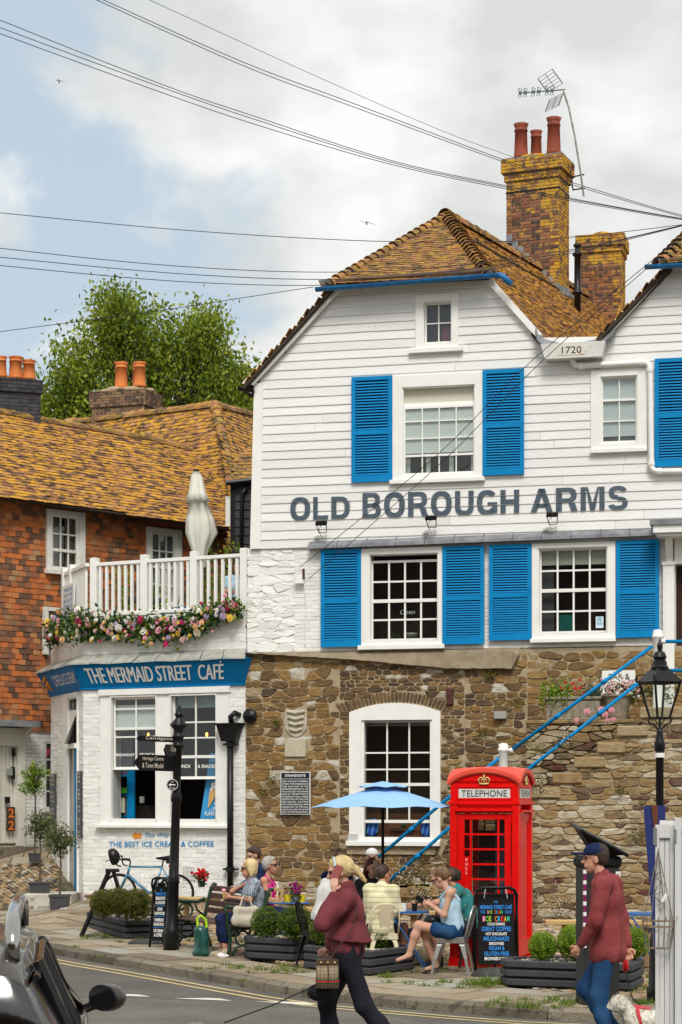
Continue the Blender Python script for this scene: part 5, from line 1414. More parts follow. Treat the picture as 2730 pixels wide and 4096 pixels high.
for s,x0,y0,x1,y1 in (('BREAKFAST',466,3025,540,3014),('BRUNCH',560,3022,618,3012),('LUNCH',712,3072,762,3058),('& SNACKS',792,3072,866,3058)):
 a,b,c,d=[cp(*q,.04) for q in ((x0,y0),(x1,y0),(x1,y1),(x0,y1))];text_quad(lt,s,a,b,c,d,bold=.03)
lt.build('window_lettering',WLET,caf)
lt=MB();a,b,c,d=[cp(*q,-.018) for q in ((436,3388),(856,3386),(856,3364),(436,3366))];text_quad(lt,'THE BEST ICE CREAM & COFFEE',a,b,c,d,bold=.012)
a,b,c,d=[cp(*q,-.018) for q in ((574,3354),(712,3352),(720,3330),(582,3332))];text_quad(lt,'This Way for',a,b,c,d,bold=.0);lt.build('wall_lettering',BLET,caf)
m=MB();P=[cp(*q,-.02) for q in ((528,3342),(544,3326),(544,3333),(566,3333),(566,3353),(544,3353),(544,3360))];m.add(P,[tuple(range(7))]);m.build('orange_arrow',OLET,caf)
m=MB();a=cb(735,3466,782,3520);m.box(a[0],a[1],-.022,0,a[2],a[3]);vt=m.build('air_vent',WHITE2,caf)
m=MB();[m.box(a[0]+(a[1]-a[0])*(i+.3)/9,a[0]+(a[1]-a[0])*(i+.7)/9,-.026,-.022,a[2]+(a[3]-a[2])*(j+.3)/10,a[2]+(a[3]-a[2])*(j+.7)/10) for i in range(9) for j in range(10)];m.build('vent_holes',BLACKM,vt)
def sb(*a,d=0.0):return SID.box(a[0],a[2],a[1],a[3],d)
MS=S2C
dx0,dx1,dz0,dz1=HS[0]
m=MB();m.box(dx0-.42,dx0,-.04,.06,.25,dz1+.1,MS);m.box(dx1,dx1+.05,-.04,.04,.25,dz1+.1,MS);m.box(dx0,dx1,-.04,.10,dz1,dz1+.1,MS)
zt1=SID.at(290,2985)[1];m.box(dx0-.05,dx1,-.08,.10,zt1-.05,zt1+.05,MS);m.build('door_frame',WHITE2,caf)
MB().box(dx0,dx1,.10,.12,zt1,dz1,MS).build('transom_glass',plain('brown_glass',(.06,.045,.035),.15),caf)
m=MB();m.add([MS @ Vector(q) for q in ((dx0,-.0,zt1+.04),(dx1,-.30,zt1+.04),(dx1,-.0,zt1+.75),(dx0,.0,zt1+.75))],[(0,1,2,3)]);m.build('open_fanlight',WHITE2,caf)
o=MB().box(dx0+(dx1-dx0)*.45,dx1,.02,.07,.28,zt1-.05,MS).build('blue_door',BLUE,caf);MB().box(dx0,dx0+(dx1-dx0)*.45,.05,.12,.28,zt1-.05,MS).build('door_lining',plain('grey_lining',(.42,.40,.37),.6),caf)
MB().box(dx0-.3,dx1+.2,-.35,.1,.1,.27,MS).build('door_step',KERB,caf)
a=sb(199,3488,238,3590);MB().box(-.03,a[1],-.03,.05,.05,a[3],MS).build('black_corner_base',BLACKP,caf)
def menu(fr,px,lines,label):
 a=fr.box(*px,-.03);s=thing('menu_board',label,'menu board',M=fr.m,group='tall menu boards beside the cafe door')
 MB().box(a[0],a[1],-.05,-.02,a[2],a[3]).build('board',plain('slate_board',(.065,.065,.07),.5),s)
 lt=MB();bl=MB();n=len(lines);h=(a[3]-a[2])/n
 for i,t in enumerate(lines):
  z=a[3]-h*(i+1)
  if t=='-':bl.box(a[0]+.05,a[1]-.05,-.053,-.05,z+h*.45,z+h*.6)
  else:text_flat(lt,t,a[0]+.05,a[1]-.05,z+h*.15,z+h*.85,-.054,keep=False)
 lt.build('lettering',WLET,s);bl.build('rule',BLET,s)
menu(SID,(313,328,3084,3352),['ROOF','TERRACE','BAR','-','BREAKFAST','&','LUNCHES','-','CRAB','SANDWICHES','-','CAKES &','BAKES','-','DELI','TAKEAWAY'],'tall grey menu board on the pier between the blue door and the cafe front')
menu(SID,(203,224,3096,3345),['MORE','SEATING','UPSTAIRS','-','HOMEMADE','SAUSAGE','ROLLS','-','LUXURY','PUDDINGS','-','LUXURY','ICE CREAM','-','CAKES'],'tall grey menu board on the far left corner of the cafe')
zb0=CAF.at(770,2452)[1];zt0=CAF.at(770,2226)[1]
bal=thing('terrace_balustrade','white timber balustrade around the cafe roof terrace','railing',M=CAF.m)
posts=[CAF.at(px,2300)[0] for px in (374,575,774)]+[CLEN-.06]
pm=MB().box(-.075,.075,-.02,.13,0,zt0-zb0+.10,b=.008).mesh('post',WHITE2)
for x in posts:link('post',pm,bal,loc=(x,0,zb0))
bmh=MB().box(-.028,.028,.02,.07,.05,zt0-zb0-.06).mesh('baluster',WHITE2)
rl=MB();
for a,b in zip(posts,posts[1:]):
 rl.box(a+.07,b-.07,.0,.09,zt0-zb0-.07,zt0-zb0,Matrix.Translation((0,0,zb0)),b=.006);rl.box(a+.07,b-.07,.0,.09,.03,.10,Matrix.Translation((0,0,zb0)),b=.006)
 k=max(2,round((b-a)/.155));[link('baluster',bmh,bal,loc=(a+(b-a)*i/k,0,zb0)) for i in range(1,k)]
rl.build('rail',WHITE2,bal)
xc=posts[0];Lc=MS.inverted() @ Vector((xc,0.05,0));x_end=SID.at(252,2350)[0]
rl=MB();rl.box(x_end,Lc.x-.02,.0,.09,zt0-.07,zt0,MS);rl.box(x_end,Lc.x-.02,.0,.09,zb0+.03,zb0+.10,MS);rl.build('rail',WHITE2,bal)
MBs=MS.copy()
for t in (0.0,.33):link('post',pm,bal,M=MS @ Matrix.Translation((x_end+(Lc.x-x_end)*t,0,zb0)))
k=17
for i in range(1,k):link('baluster',bmh,bal,M=MS @ Matrix.Translation((x_end+(Lc.x-x_end)*i/k,0,zb0)))
a=SID.box(256,300,2338,2440,-.03);sg=thing('terrace_sign','white sign about more seating on the roof terrace, fixed to the side balustrade','sign',M=SID.m)
MB().box(a[0],a[1],-.05,-.03,a[2],a[3]).build('panel',WHITE2,sg);lt=MB();n=4
for i,s in enumerate(['MORE SEATING','ON THE','ROOF','TERRACE']):
 h=(a[3]-a[2])/4.6;z=a[3]-h*(i+1)-.04;text_flat(lt,s,a[0]+.12,a[1]-.12,z+h*.1,z+h*.8,-.055)
lt.build('lettering',BLET,sg)
# ---------------- flower garland hung along the parapet
gar=thing('flower_garland','long garland of pink, red, cream and yellow flowers over the cafe parapet','garland',M=CAF.m)
def gpos(t):
 pts=[(170,2545,1),(240,2500,1),(330,2490,1),(345,2492,0),(420,2500,0),(560,2505,0),(700,2512,0),(800,2480,0),(880,2445,0),(960,2420,0)]
 s=t*(len(pts)-1);i=min(int(s),len(pts)-2);f=s-i;a,b=pts[i],pts[i+1]
 px,py=a[0]+(b[0]-a[0])*f,a[1]+(b[1]-a[1])*f
 if a[2] and b[2]:
  x,z=SID.at(max(px,212),py,-.12);return MS @ Vector((x,-.12,z))
 if a[2] !=b[2]:px=338
 x,z=CAF.at(px,py,-.12);return Vector((x,-.12,z))
lv=MB();fl=[]
cols=[plain('petal_pink',(.72,.33,.38),.6),plain('petal_magenta',(.55,.015,.13),.6),plain('petal_cream',(.74,.68,.50),.6),plain('petal_yellow',(.78,.52,.07),.6),plain('petal_white',(.78,.76,.72),.6),plain('petal_blush',(.72,.48,.46),.6),plain('petal_lilac',(.48,.36,.55),.6),plain('petal_peach',(.75,.42,.20),.6)]
def rose_mesh(c,k):
 m=MB();r0=random.Random(k)
 for ring,(n_,rad,tilt) in enumerate(((7,1.0,.35),(6,.68,.8),(5,.38,1.15))):
  for i in range(n_):
   a=6.283*i/n_+ring;d=Vector((math.cos(a),0,math.sin(a)));o=Vector((0,-1,0));s=d.cross(o)
   tip=d*rad*math.cos(tilt)*1.0+o*(.25*ring+rad*math.sin(tilt)*.45);w=s*rad*.42
   b=o*.18*ring;mid=b.lerp(tip,.6)
   m.add([b-w*.2,b+w*.2,mid+w+o*.1,tip+w*.5,tip-w*.5,mid-w+o*.1],[(0,1,2,5),(5,2,3,4)],r0.random())
 m.ball((0,-.55,0),.22,n=6,m=4);return m.mesh('flower',c)
roses=[rose_mesh(c,i) for i,c in enumerate(cols)]
for i in range(6500):
 t=rc.random();p=gpos(t);sp=.17 if t<.85 else .10
 q=p+Vector((rc.gauss(0,.07),-abs(rc.gauss(0,.07)),rc.gauss(0,sp*.72)-.04));leaves(lv,[q],rc.choice([.04,.055,.075]),rc,1.6)
for i in range(26):
 p=gpos(rc.random());
 for k in range(14):leaves(lv,[p+Vector((rc.gauss(0,.02),-.06,-.14-k*.014))],.035,rc,1.5)
lv.build('foliage',LEAFG,gar)
sizes=[1.6,1.3,1.0,.8,.7,.6]
for i in range(260):
 t=rc.random();p=gpos(t);sp=.19 if t<.85 else .11;s=.052*rc.choice(sizes)
 q=p+Vector((rc.gauss(0,.05),-.10-abs(rc.gauss(0,.05)),max(-.34,min(.26,rc.gauss(-.03,sp*.8)))))
 link('flower',rc.choice(roses),gar,M=Matrix.Translation(q) @ Euler((rc.uniform(-.5,.5),rc.uniform(0,6),rc.uniform(-.6,.6))).to_matrix().to_4x4() @ Matrix.Scale(s,4))
# ---------------- rainwater hopper and downpipe on the cafe front
o=thing('cafe_downpipe','black cast iron downpipe with hopper head at the right end of the cafe front','downpipe',M=CAF.m)
x,z1=CAF.at(922,2965,-.12);MB().tube([(x,-.12,.0),(x,-.12,z1)],.062,14).build('pipe',BLACKP,o,smooth=True)
m=MB()
for py in (3475,2975):zz=CAF.at(922,py,-.12)[1];m.tube([(x,-.12,zz-.06),(x,-.12,zz+.04)],.085,14);m.box(x-.16,x+.16,-.14,-.05,zz-.03,zz+.01)
m.build('collar',BLACKP,o)
zh=CAF.at(918,2892,-.2)[1];m=MB()
for za,zb,w0,w1 in ((z1,zh-.04,.15,.235),(zh-.04,zh,.26,.27)):
 v=[Vector((x+sx*w,-.14+sy*w*.55,zz)) for zz,w in ((za,w0),(zb,w1)) for sx,sy in ((-1,-1),(1,-1),(1,1),(-1,1))]
 m.add(v,[(0,1,5,4),(1,2,6,5),(2,3,7,6),(3,0,4,7),(0,3,2,1),(4,5,6,7)])
m.build('hopper_head',BLACKP,o);MB().tube([(x+.03,-.12,zh),(x+.03,-.16,zh+.12),(x+.10,-.12,zh+.20),(x+.14,-.0,zh+.16)],.055,10).build('inlet_pipe',BLACKP,o,smooth=True)
# ---------------------------------------------------------------- tile-hung house on the left
rl_=random.Random(51)
HA=Vector(((-60-CX)/FPX*45.5,45.5,0));HB=Vector(((1020-CX)/FPX*51.0,51.0,0))
HOU=Frame(HA,math.atan2(HB.y-HA.y,HB.x-HA.x));hou=thing('tile_hung_house','old tile-hung house with mossy roof and white ground floor left of the cafe','house',M=HOU.m)
def hb(*a,d=0.0):return HOU.box(a[0],a[2],a[1],a[3],d)
ze=HOU.at(0,1985)[1];zl_=HOU.at(60,2892)[1];HLEN=(HB-HA).length
HWN=[hb(200,2060,312,2285),hb(600,2130,700,2420)]
w3=hb(183,2445,236,2620)
wp2('wall',[(-3.5,.6),(-3.5,ze),(HLEN+.5,ze),(HLEN+.5,.6)],HWN+[w3,hb(178,2975,203,3225),hb(0,2982,62,3375)],.0,.3,MORTARD,hou)
Mh=Matrix.Translation((0,0,0)) @ Matrix.Rotation(R(90),4,'X')
def htiles(x0,x1,z0,z1,holes):
 return tile_pieces(Mh,[(x0,z0),(x1,z0),(x1,z1),(x0,z1)],rl_,.122,.185,.014,.020,wob=.004,tintf=lambda a,b:rl_.choice([rl_.random()*.45,rl_.random(),.5+rl_.random()*.35]),
                       region=lambda x,z:not any(h[0]-.10<x<h[1]+.10 and h[2]-.10<z<h[3]+.02 for h in holes) and not (z<zl_+.42 and x>hb(165,2900,170,2950)[1]+9))
ht=htiles(-3.0,HLEN,zl_-.18,ze,HWN+[w3])
c0=Vector((0,0,CH));ht.sort(key=lambda q:-(q.v[0][2]) if .5<q.v[0][0]<3.2 else 50+abs(q.v[0][0]))
emit(ht,'hung_tile',HUNG,hou)
emit(brick_pieces(-3.4,3.4,1.0,zl_-.16,rl_,.225,.085,.006,.007,holes=[hb(0,2915,95,3390),hb(172,2965,210,3240)],tintf=lambda a,b:rl_.random()*.5),'painted_brick',WBRICK,hou,290)
a=hb(-60,2912,92,3385);d=hb(-10,2985,62,3375)
DOORC=mat('old_cream_white_paint',(.60,.58,.50),(.70,.68,.61),3,.6,dirt=((.45,.30,.10),3,.64,.08,.5))
m=MB();m.box(a[0],d[0],-.10,.05,a[2],a[3]);m.box(d[1]+.0,a[1],-.10,.05,a[2],a[3]);m.box(d[0],d[1],-.10,.05,d[3],a[3]);m.box(a[0]-.1,a[1]+.1,-.14,.05,a[3]-.12,a[3]);m.build('door_surround',DOORC,hou)
m=MB();m.box(d[0],d[1],-.02,.03,d[2],d[3]);
for i in range(5):m.box(d[0]+(d[1]-d[0])*i/5+.01,d[0]+(d[1]-d[0])*(i+1)/5-.01,-.04,-.02,d[2]+.02,d[3]-.02)
dr=m.build('front_door',DOORC,hou)
IR=BLACKP;m=MB();xk=hb(55,3000,60,3100);px_=lambda x,y:HOU.at(x,y,-.06)
q=px_(49,3010);m.box(q[0]-.04,q[0]+.04,-.14,-.10,q[1]-.08,q[1]+.10);q2=px_(47,3090);m.box(q2[0]-.04,q2[0]+.04,-.14,-.10,q2[1]-.15,q2[1]+.12);q3=px_(43,3140)
m.tube([(q[0],-.13,q[1]),(q[0]-.04,-.13,q3[1])],.010,6);q4=px_(23,3200);m.box(q4[0]-.05,q4[0]+.05,-.16,-.10,q4[1]-.07,q4[1]+.07);m.build('bell_pull_and_latch',IR,dr)
q=px_(33,3088);MB().box(q[0]-.08,q[0]+.06,-.16,-.10,q[1]-.08,q[1]+.08,b=.01).build('key_safe',plain('grey_key_safe',(.25,.26,.25),.4),dr)
BRN=mat('brown_plate',(.07,.035,.02),rough=.5);ORN=mat('orange_number',(.75,.20,.03),(.6,.14,.03),12,.6)
for y0,y1 in ((3228,3276),(3278,3325)):
 q=hb(27,y0,60,y1,d=-.12);o=MB().box(q[0],q[1],-.14,-.105,q[2],q[3]).build('number_plate',BRN,hou);t=MB();text_flat(t,'2',q[0]+.03,q[1]-.03,q[2]+.03,q[3]-.03,-.145,bold=.02);t.build('numeral',ORN,o)
m=MB();q=hb(-60,2882,157,2905,d=-.5);m.prism([(q[0],q[2]),(q[1]+.0,q[2]),(q[1],q[3]+.0),(q[0],q[3]+.02)],-.55,.0);m.build('lead_canopy',LEAD,hou)
m=MB();q=hb(92,2908,110,2960,d=-.1);m.prism([(-.45,q[3]),(0,q[3]),(0,q[2]),(-.08,q[2]-.02),(-.16,q[2]+.15),(-.34,q[2]+.22)],q[0],q[0]+.09,axis='x');m.build('canopy_bracket',DOORC,hou)
MB().box(a[0],a[1]+.1,-.45,0,.9,a[2]-.01).build('door_step',KERB,hou)
OLDW=mat('old_window_white',(.68,.67,.62),(.78,.77,.73),4,.6,dirt=((.35,.33,.28),10,.62,.08,.5))
CURT=mat('beige_curtain',(.20,.16,.11),(.30,.25,.18),6,.9,stretch=(8,1,.4));
for h,ou,rows,cols,inn_,bl in ((HWN[0],hb(188,2045,328,2300),[1,1,1],3,DARKIN,[(0,.38,0,1,CURT,.1),(.62,1,0,1,CURT,.1)]),(HWN[1],hb(588,2110,718,2435),[1,1,1.1,1],3,GREYIN,[(0,1,0,1,mat('slatted_blind',(.40,.43,.44),wave=[(2,.06,.02,(.22,.24,.25))]),.08)])):
 m=MB();k=.07;m.box(h[0]-.13,h[0],-.09,.05,h[2]-.08,h[3]+.09);m.box(h[1],h[1]+.15,-.09,.05,h[2]-.08,h[3]+.09);m.box(h[0],h[1],-.09,.05,h[3],h[3]+.09);m.box(h[0]-.16,h[1]+.18,-.14,.05,h[2]-.09,h[2]);m.build('window_frame',OLDW,hou)
 sash(hou,HOU,h,cols,rows,rail_at=1,bar=.035,depth=-.02,inner=inn_,blind=bl,mats=(OLDW,GLASS),stile=.07)
m=MB();m.box(w3[0]-.10,w3[0]+.02,-.09,.05,w3[2],w3[3]+.08);m.box(w3[0],w3[1],-.09,.05,w3[3],w3[3]+.08);m.box(w3[0],w3[1],-.05,.04,w3[2]+.5,w3[2]+.57);m.build('window_frame',OLDW,hou);MB().box(w3[0],w3[1],.01,.03,w3[2],w3[3]).build('pane',plain('grey_pane',(.18,.19,.18),.2),hou)
h=hb(178,2975,204,3228);m=MB();m.box(h[0]-.08,h[0]+.02,-.05,.04,h[2]-.05,h[3]+.06);m.box(h[0],h[1]+.3,-.05,.04,h[3],h[3]+.07);m.box(h[0]-.1,h[1]+.3,-.10,.04,h[2]-.12,h[2])
for i in (1,2,3):m.box(h[0],h[1]+.3,-.02,.03,h[2]+(h[3]-h[2])*i/4-.02,h[2]+(h[3]-h[2])*i/4+.02)
m.build('window_frame',OLDW,hou);o=MB().box(h[0],h[1]+.3,.03,.06,h[2],h[3]).build('pane',plain('dark_pane',(.012,.010,.010),.15),hou)
q=HOU.at(191,3010,0);m=MB();m.ball((q[0]-.04,.02,q[1]+.03),.05,.01,.05,8,6);m.ball((q[0]+.04,.02,q[1]+.03),.05,.01,.05,8,6);m.add([(q[0]-.09,.015,q[1]+.02),(q[0]+.09,.015,q[1]+.02),(q[0],.015,q[1]-.10)],[(0,1,2)]);m.build('pink_paper_heart',plain('heart_pink',(.75,.05,.12),.6),o)
half_gutter((-400,1929),(925,2118),-.28,m=BLACKP,parent=hou,fr=HOU,r=.06)
E0=HOU.w(-2,-.30,ze+.03);hu=(HB-HA).normalized();hn_in=Vector((-hu.y,hu.x,0));hn_in=hn_in if hn_in.y>0 else-hn_in
up_=(hn_in+Vector((0,0,.92))).normalized();nh=hu.cross(up_);nh=nh if nh.z>0 else-nh
pts=[plane_hit(px,py,E0,nh) for px,py in ((-400,1931),(930,2118),(962,2130),(800,1840),(762,1800),(600,1758),(350,1715),(200,1690),(-400,1570))]
ta=roof_plane('a',E0,nh,hu,None,hou,TILE,gauge=.115,width=.18,rnd=rl_,pts3=pts)
rid=[plane_hit(px,py,E0,nh) for px,py in ((-400,1570),(200,1690),(350,1715),(600,1758),(762,1800))]
for a_,b_ in zip(rid,rid[1:]):rt(a_+Vector((0,0,.04)),b_+Vector((0,0,.04)),.12,.36,TILE2,hou)
Pw=W(262,1690,57.0);Qw=W(862,1618,53.0);Rw=W(948,2000,50.5)
nw=(Qw-Pw).cross(Rw-Pw).normalized();nw=nw if nw.z>0 else-nw;uw=(Qw-Pw);uw.z=0
wing=thing('rear_wing','rear wing of the old house with a brown hipped tile roof','house',loc=(0,0,0))
m=MB();m.box(-8.5,-1.9,56.5,60,.8,10.0);m.build('wall',BRICKB,wing)
tb=roof_plane('b',Pw,nw,uw,[(262,1690),(560,1655),(862,1618),(962,2060),(930,2120),(760,1900),(700,1800)],wing,TILE,gauge=.115,width=.18,rnd=rl_)
Rw2=W(1060,1668,56.5);nw2=(Rw2-Qw).cross(Rw-Qw).normalized();nw2=nw2 if nw2.z>0 else-nw2;u2=(Rw2-Qw);u2.z=0
tc_=roof_plane('c',Qw,nw2,u2,[(862,1618),(1060,1672),(1060,2330),(955,2330),(900,2250),(935,2060)],wing,TILE,gauge=.115,width=.18,rnd=rl_)
emit(ta,'roof_tile',TILE,hou,290);emit(tb+tc_,'roof_tile',TILE,wing,290)
rt(Pw,Qw,.13,.40,TILE2,wing);rt(Rw,Qw+Vector((0,0,.05)),.13,.30,TILE2,wing,name='bonnet_tile');rt(Qw,Rw2,.13,.40,TILE2,wing)
TB=thing('tarred_outbuilding','black tarred weatherboard building with mossy tiles squeezed between house and inn','building')
Yb=46.5;m=MB();x0=W(930,2000,Yb).x;x1=W(1040,2000,Yb).x;zt0=W(0,1935,Yb).z
m.box(x0,x1+1.0,Yb,Yb+2,3,zt0);m.build('wall',BLACKM,TB)
bd=[];z=5.0
while z<zt0:
 q=MB();q.add([(x0-.02,Yb-.03,z),(x1+.8,Yb-.03,z),(x1+.8,Yb-.005,z+.19),(x0-.02,Yb-.005,z+.19),(x0-.02,Yb+.01,z),(x1+.8,Yb+.01,z)],[(0,1,2,3),(0,4,5,1)],.5);bd.append(q);z+=.19
emit(bd,'tarred_board',mat('tarred_board',(.018,.018,.02),(.035,.035,.038),5,.6,bump=.4),TB)
MB().box(x0-.04,x0+.06,Yb-.05,Yb+.02,4,zt0).build('corner_board',BLACKM,TB)
MB().tube([W(985,1950,Yb-.1),W(970,1975,Yb-.1),W(966,2260,Yb-.1)],.045,8).build('downpipe',BLACKP,TB,smooth=True)
MB().tube([W(905,1932,Yb-.15),W(1030,1918,Yb-.15)],.06,8).build('gutter',BLACKP,TB)
MB().box(W(903,0,Yb).x,x0-.04,Yb,Yb+.05,W(0,2105,Yb).z,W(0,1985,Yb).z).build('white_end_panel',OLDW,TB)
nb=Vector((0,-.75,.66)).normalized();tt=roof_plane('t',W(905,1930,Yb-.15),nb,Vector((1,0,0)),[(903,1930),(1060,1918),(1060,1760),(1012,1775),(960,1830)],TB,TILE2,gauge=.115,width=.18,rnd=rl_)
emit(tt,'roof_tile',TILE2,TB)
s=48.5/FPX;Mx=Matrix.Translation(W(-60,1680,48.5)) @ Matrix.Rotation(R(20),4,'Z');Mx.translation.z=0
zt=CH+(YH-1505)*s;w=225*s
chimney('black painted chimney with a row of orange pots at the left edge',Mx,w,.8,CH+(YH-1720)*s,zt,[(zt-.32,zt,.05)],[(w*.33,.3,.14,.50,TERRA2),(w*.60,.3,.155,.52,TERRA2),(w*.84,.3,.15,.46,TERRA2)],m=BRICKD,mort=BRICKD,H=.085,rnd=rl_,flaunch=False)
s=56.0/FPX;Mx=Matrix.Translation(W(368,1690,56.0)) @ Matrix.Rotation(R(-18),4,'Z');Mx.translation.z=0;zt=CH+(YH-1560)*s;w=120*s
chimney('brown brick chimney with two orange pots in front of the tree',Mx,1.5,1.1,CH+(YH-1730)*s,zt,[(zt-.48,zt-.05,.05)],[(.72,.3,.17,.70,TERRA2),(1.28,.25,.16,.66,TERRA2),(.95,.8,.12,.72,TERRA)],m=BRICKB,mort=MORTAR,rnd=rl_,flaunch=MORTAR)
# ---------------------------------------------------------------- tree behind the roofs
def tree(name,label,base,H,crown_c,crown_r,nclump,per,seed,leaf=.10):
 lobes=[(-.05,.62,.36),(-.42,.30,.36),(.32,.36,.38),(.02,.15,.45),(-.68,-.10,.32),(.68,-.02,.34),(-.3,-.25,.42),(.35,-.30,.42),(-.72,-.55,.30),(.8,-.5,.28),(0,-.6,.45),(-.18,.82,.18),(.55,.58,.2)]
 r=random.Random(seed);t=thing(name,label,'tree',loc=base);bs=Vector(base)
 tr=MB();top=Vector((0,0,H*.72));tr.tube([(0,0,0),(.1,0,H*.25),(-.05,.1,H*.5),top],[.30,.24,.17,.08],9)
 cc=Vector(crown_c)-bs;lv=MB()
 for i in range(nclump):
  lx,lz,ls=lobes[i % len(lobes)];d=Vector((r.gauss(0,1),r.gauss(0,1),r.gauss(0,1))).normalized()*r.random()**.4
  c=cc+Vector(((lx+d.x*ls)*crown_r[0],(d.y*ls+r.uniform(-.4,.4))*crown_r[1],(lz+d.z*ls*.8)*crown_r[2]))
  st=Vector((0,0,H*r.uniform(.25,.6)));mid=st.lerp(c,.55)+Vector((0,0,.25));tr.tube([st,mid,c],[.045,.025,.008],5)
  g=r.uniform(.14,.33);tn=r.uniform(.1,.75);ax=(c-mid).normalized()
  cs=[c+ax*r.uniform(-.5,.65)*(1+g)+Vector((r.gauss(0,g),r.gauss(0,g),r.gauss(0,g*.75))) for _ in range(per)]
  leaves(lv,cs,leaf*r.uniform(.85,1.15),r,1.9,droop=1.3,tint=lambda _c,tn=tn:min(1,max(0,tn+r.gauss(0,.16))))
 tr.build('trunk',BARK,t);lv.build('crown',LEAFT,t);return t
Yt=64.0;c_=W(560,1560,Yt);tree('cherry_tree','large leafy green tree rising behind the tiled roofs on the left',(c_.x,Yt,.8),15.5,c_,(3.55,2.4,2.6),360,100,5,.085)
c_=W(900,1640,Yt+1);tree('young_tree','small leafy tree right of the big tree, beside the gable of the inn',(c_.x,Yt+1,.8),13,c_,(1.3,1.3,1.2),60,90,6,.085)
# ---------------------------------------------------------------- ground
rg=random.Random(61)
def sm(x):x=min(1,max(0,x));return x*x*(3-2*x)
def hgt(x,y):
 return .20*sm((y-33.5)/4.5)*sm(-x/1.5)*sm((x+5.6)/.6)+1.22*min(1,max(0,(y-41.6)/4.7))**1.2*sm((-x-5.25)/.5)
KPX=[(-160,3728),(60,3756),(236,3785),(383,3814),(638,3852),(1000,3912),(1244,3952),(1428,3976),(1800,4004),(2087,4029),(2431,4044),(2760,4052),(3300,4060)]
KER=[G(px,py) for px,py in KPX]
KER=[KER[0]+Vector((-3.5,4.5,0))]+KER+[KER[-1]+Vector((10,-.3,0))]
def resample(P,step):
 out=[P[0].copy()];acc=0
 for a,b in zip(P,P[1:]):
  L=(b-a).length;t=step-acc
  while t<=L:out.append(a.lerp(b,t/L));t+=step
  acc=(acc+L) % step
 return out
def smoothline(P,it=3):
 for _ in range(it):
  Q=[P[0]]
  for a,b in zip(P,P[1:]):Q+=[a.lerp(b,.25),a.lerp(b,.75)]
  Q.append(P[-1]);P=Q
 return P
KS=resample(smoothline(KER),.92)
def offs(P,d):
 out=[]
 for i,p in enumerate(P):
  t=(P[min(i+1,len(P)-1)]-P[max(i-1,0)]).normalized();n=Vector((t.y,-t.x,0));out.append(p+n*d)
 return out
m=MB();far=900
m.add([(-far,-60,-.20),(far,-60,-.20),(far,far,-.20),(-far,far,-.20)],[(0,1,2,3)]);m.build('ground',EARTH,None,kind='structure')
rd=MB();A_=offs(KS,.10);
for a,b in zip(A_,A_[1:]):rd.add([(a.x,a.y,-.11),(b.x,b.y,-.11),(b.x,-20,-.11),(a.x,-20,-.11)],[(0,1,2,3)])
rd.build('road',ASPHALT,None,kind='structure')
def paint(name,off,w,m_,i0=0,i1=None,z=-.106):
 q=MB();a=offs(KS,off-w/2);b=offs(KS,off+w/2);i1=i1 or len(KS)
 for i in range(i0,i1-1):q.add([(a[i].x,a[i].y,z),(b[i].x,b[i].y,z),(b[i+1].x,b[i+1].y,z),(a[i+1].x,a[i+1].y,z)],[(0,1,2,3)])
 o=q.build(name,m_,None,kind='structure');return o
paint('yellow_line',.40,.062,YELLOW);paint('yellow_line',.60,.062,YELLOW)
for (xa,ya),(xb,yb) in (((382,3975),(620,3984)),((708,3990),(945,4000)),((1040,4003),(1285,4018))):
 z=-.105;a,b=G(xa,ya,z),G(xb,yb,z);t=(b-a).normalized();n=Vector((-t.y,t.x,0))*.10
 MB().add([a-n,b-n+t*.0,b+n-t*.25,a+n+t*.35],[(0,1,2,3)]).build('dashed_line',RWHITE,None,kind='structure')
m=MB();a=G(590,3990,-.108);b=G(1500,4052,-.108);m.add([a,b,b+Vector((.02,-.03,0)),a+Vector((.02,-.03,0))],[(0,1,2,3)]);m.build('tar_seam',plain('tar',(.03,.03,.03),.6),None,kind='structure')
q=MB();P_=[G(330,3992,-.109),G(620,3996,-.109),G(1000,4014,-.109),G(1500,4052,-.109),Vector((3,16,-.109)),Vector((9,3,-.109)),Vector((-9,3,-.109)),Vector((-9,22,-.109))];q.add(P_,[tuple(range(8))]);q.build('worn_road_surface',ASPH2,None,kind='structure')
pv=thing('pavement',None,None,kind='structure');ks=[]
B_in=offs(KS,-.16)
for i in range(len(KS)-1):
 a,b=KS[i],KS[i+1]
 if a.y>50 or a.x>12:continue
 t=(b-a).normalized();n=Vector((t.y,-t.x,0));q=MB();g=t*.008;w=rg.uniform(-.01,.01)
 top=rg.uniform(-.006,.006)
 nn=5;V=[]
 for k in range(nn):
  p=(a+g).lerp(b-g,k/(nn-1));j=rg.uniform(-.012,.012)
  V+=[p-n*.17+Vector((0,0,-.02)),p-n*.17+Vector((0,0,top)),p+n*(-.03+j)+Vector((0,0,top-.004)),p+n*(.015+j)+Vector((0,0,top-.03)),p+n*(.03+j*.5+w)+Vector((0,0,-.13))]
 F_=[]
 for k in range(nn-1):
  for l in range(4):F_.append((k*5+l,k*5+l+1,k*5+6+l,k*5+5+l))
 F_+=[(0,1,2,3,4),(4+(nn-1)*5,3+(nn-1)*5,2+(nn-1)*5,1+(nn-1)*5,(nn-1)*5)]
 q.add(V,F_,rg.random());ks.append(q)
emit(ks,'kerb_stone',KERB,pv)
def inside(x,y,d=0.0):
 best=1e9;s=1
 for a,b in zip(KS,KS[1:]):
  t=max(0,min(1,(Vector((x,y,0))-a).dot(b-a)/(b-a).length_squared));p=a.lerp(b,t);dd=math.hypot(p.x-x,p.y-y)
  if dd<best:
   best=dd;tt=(b-a);s=1 if tt.x*(y-a.y)-tt.y*(x-a.x)>0 else-1
 return best*s
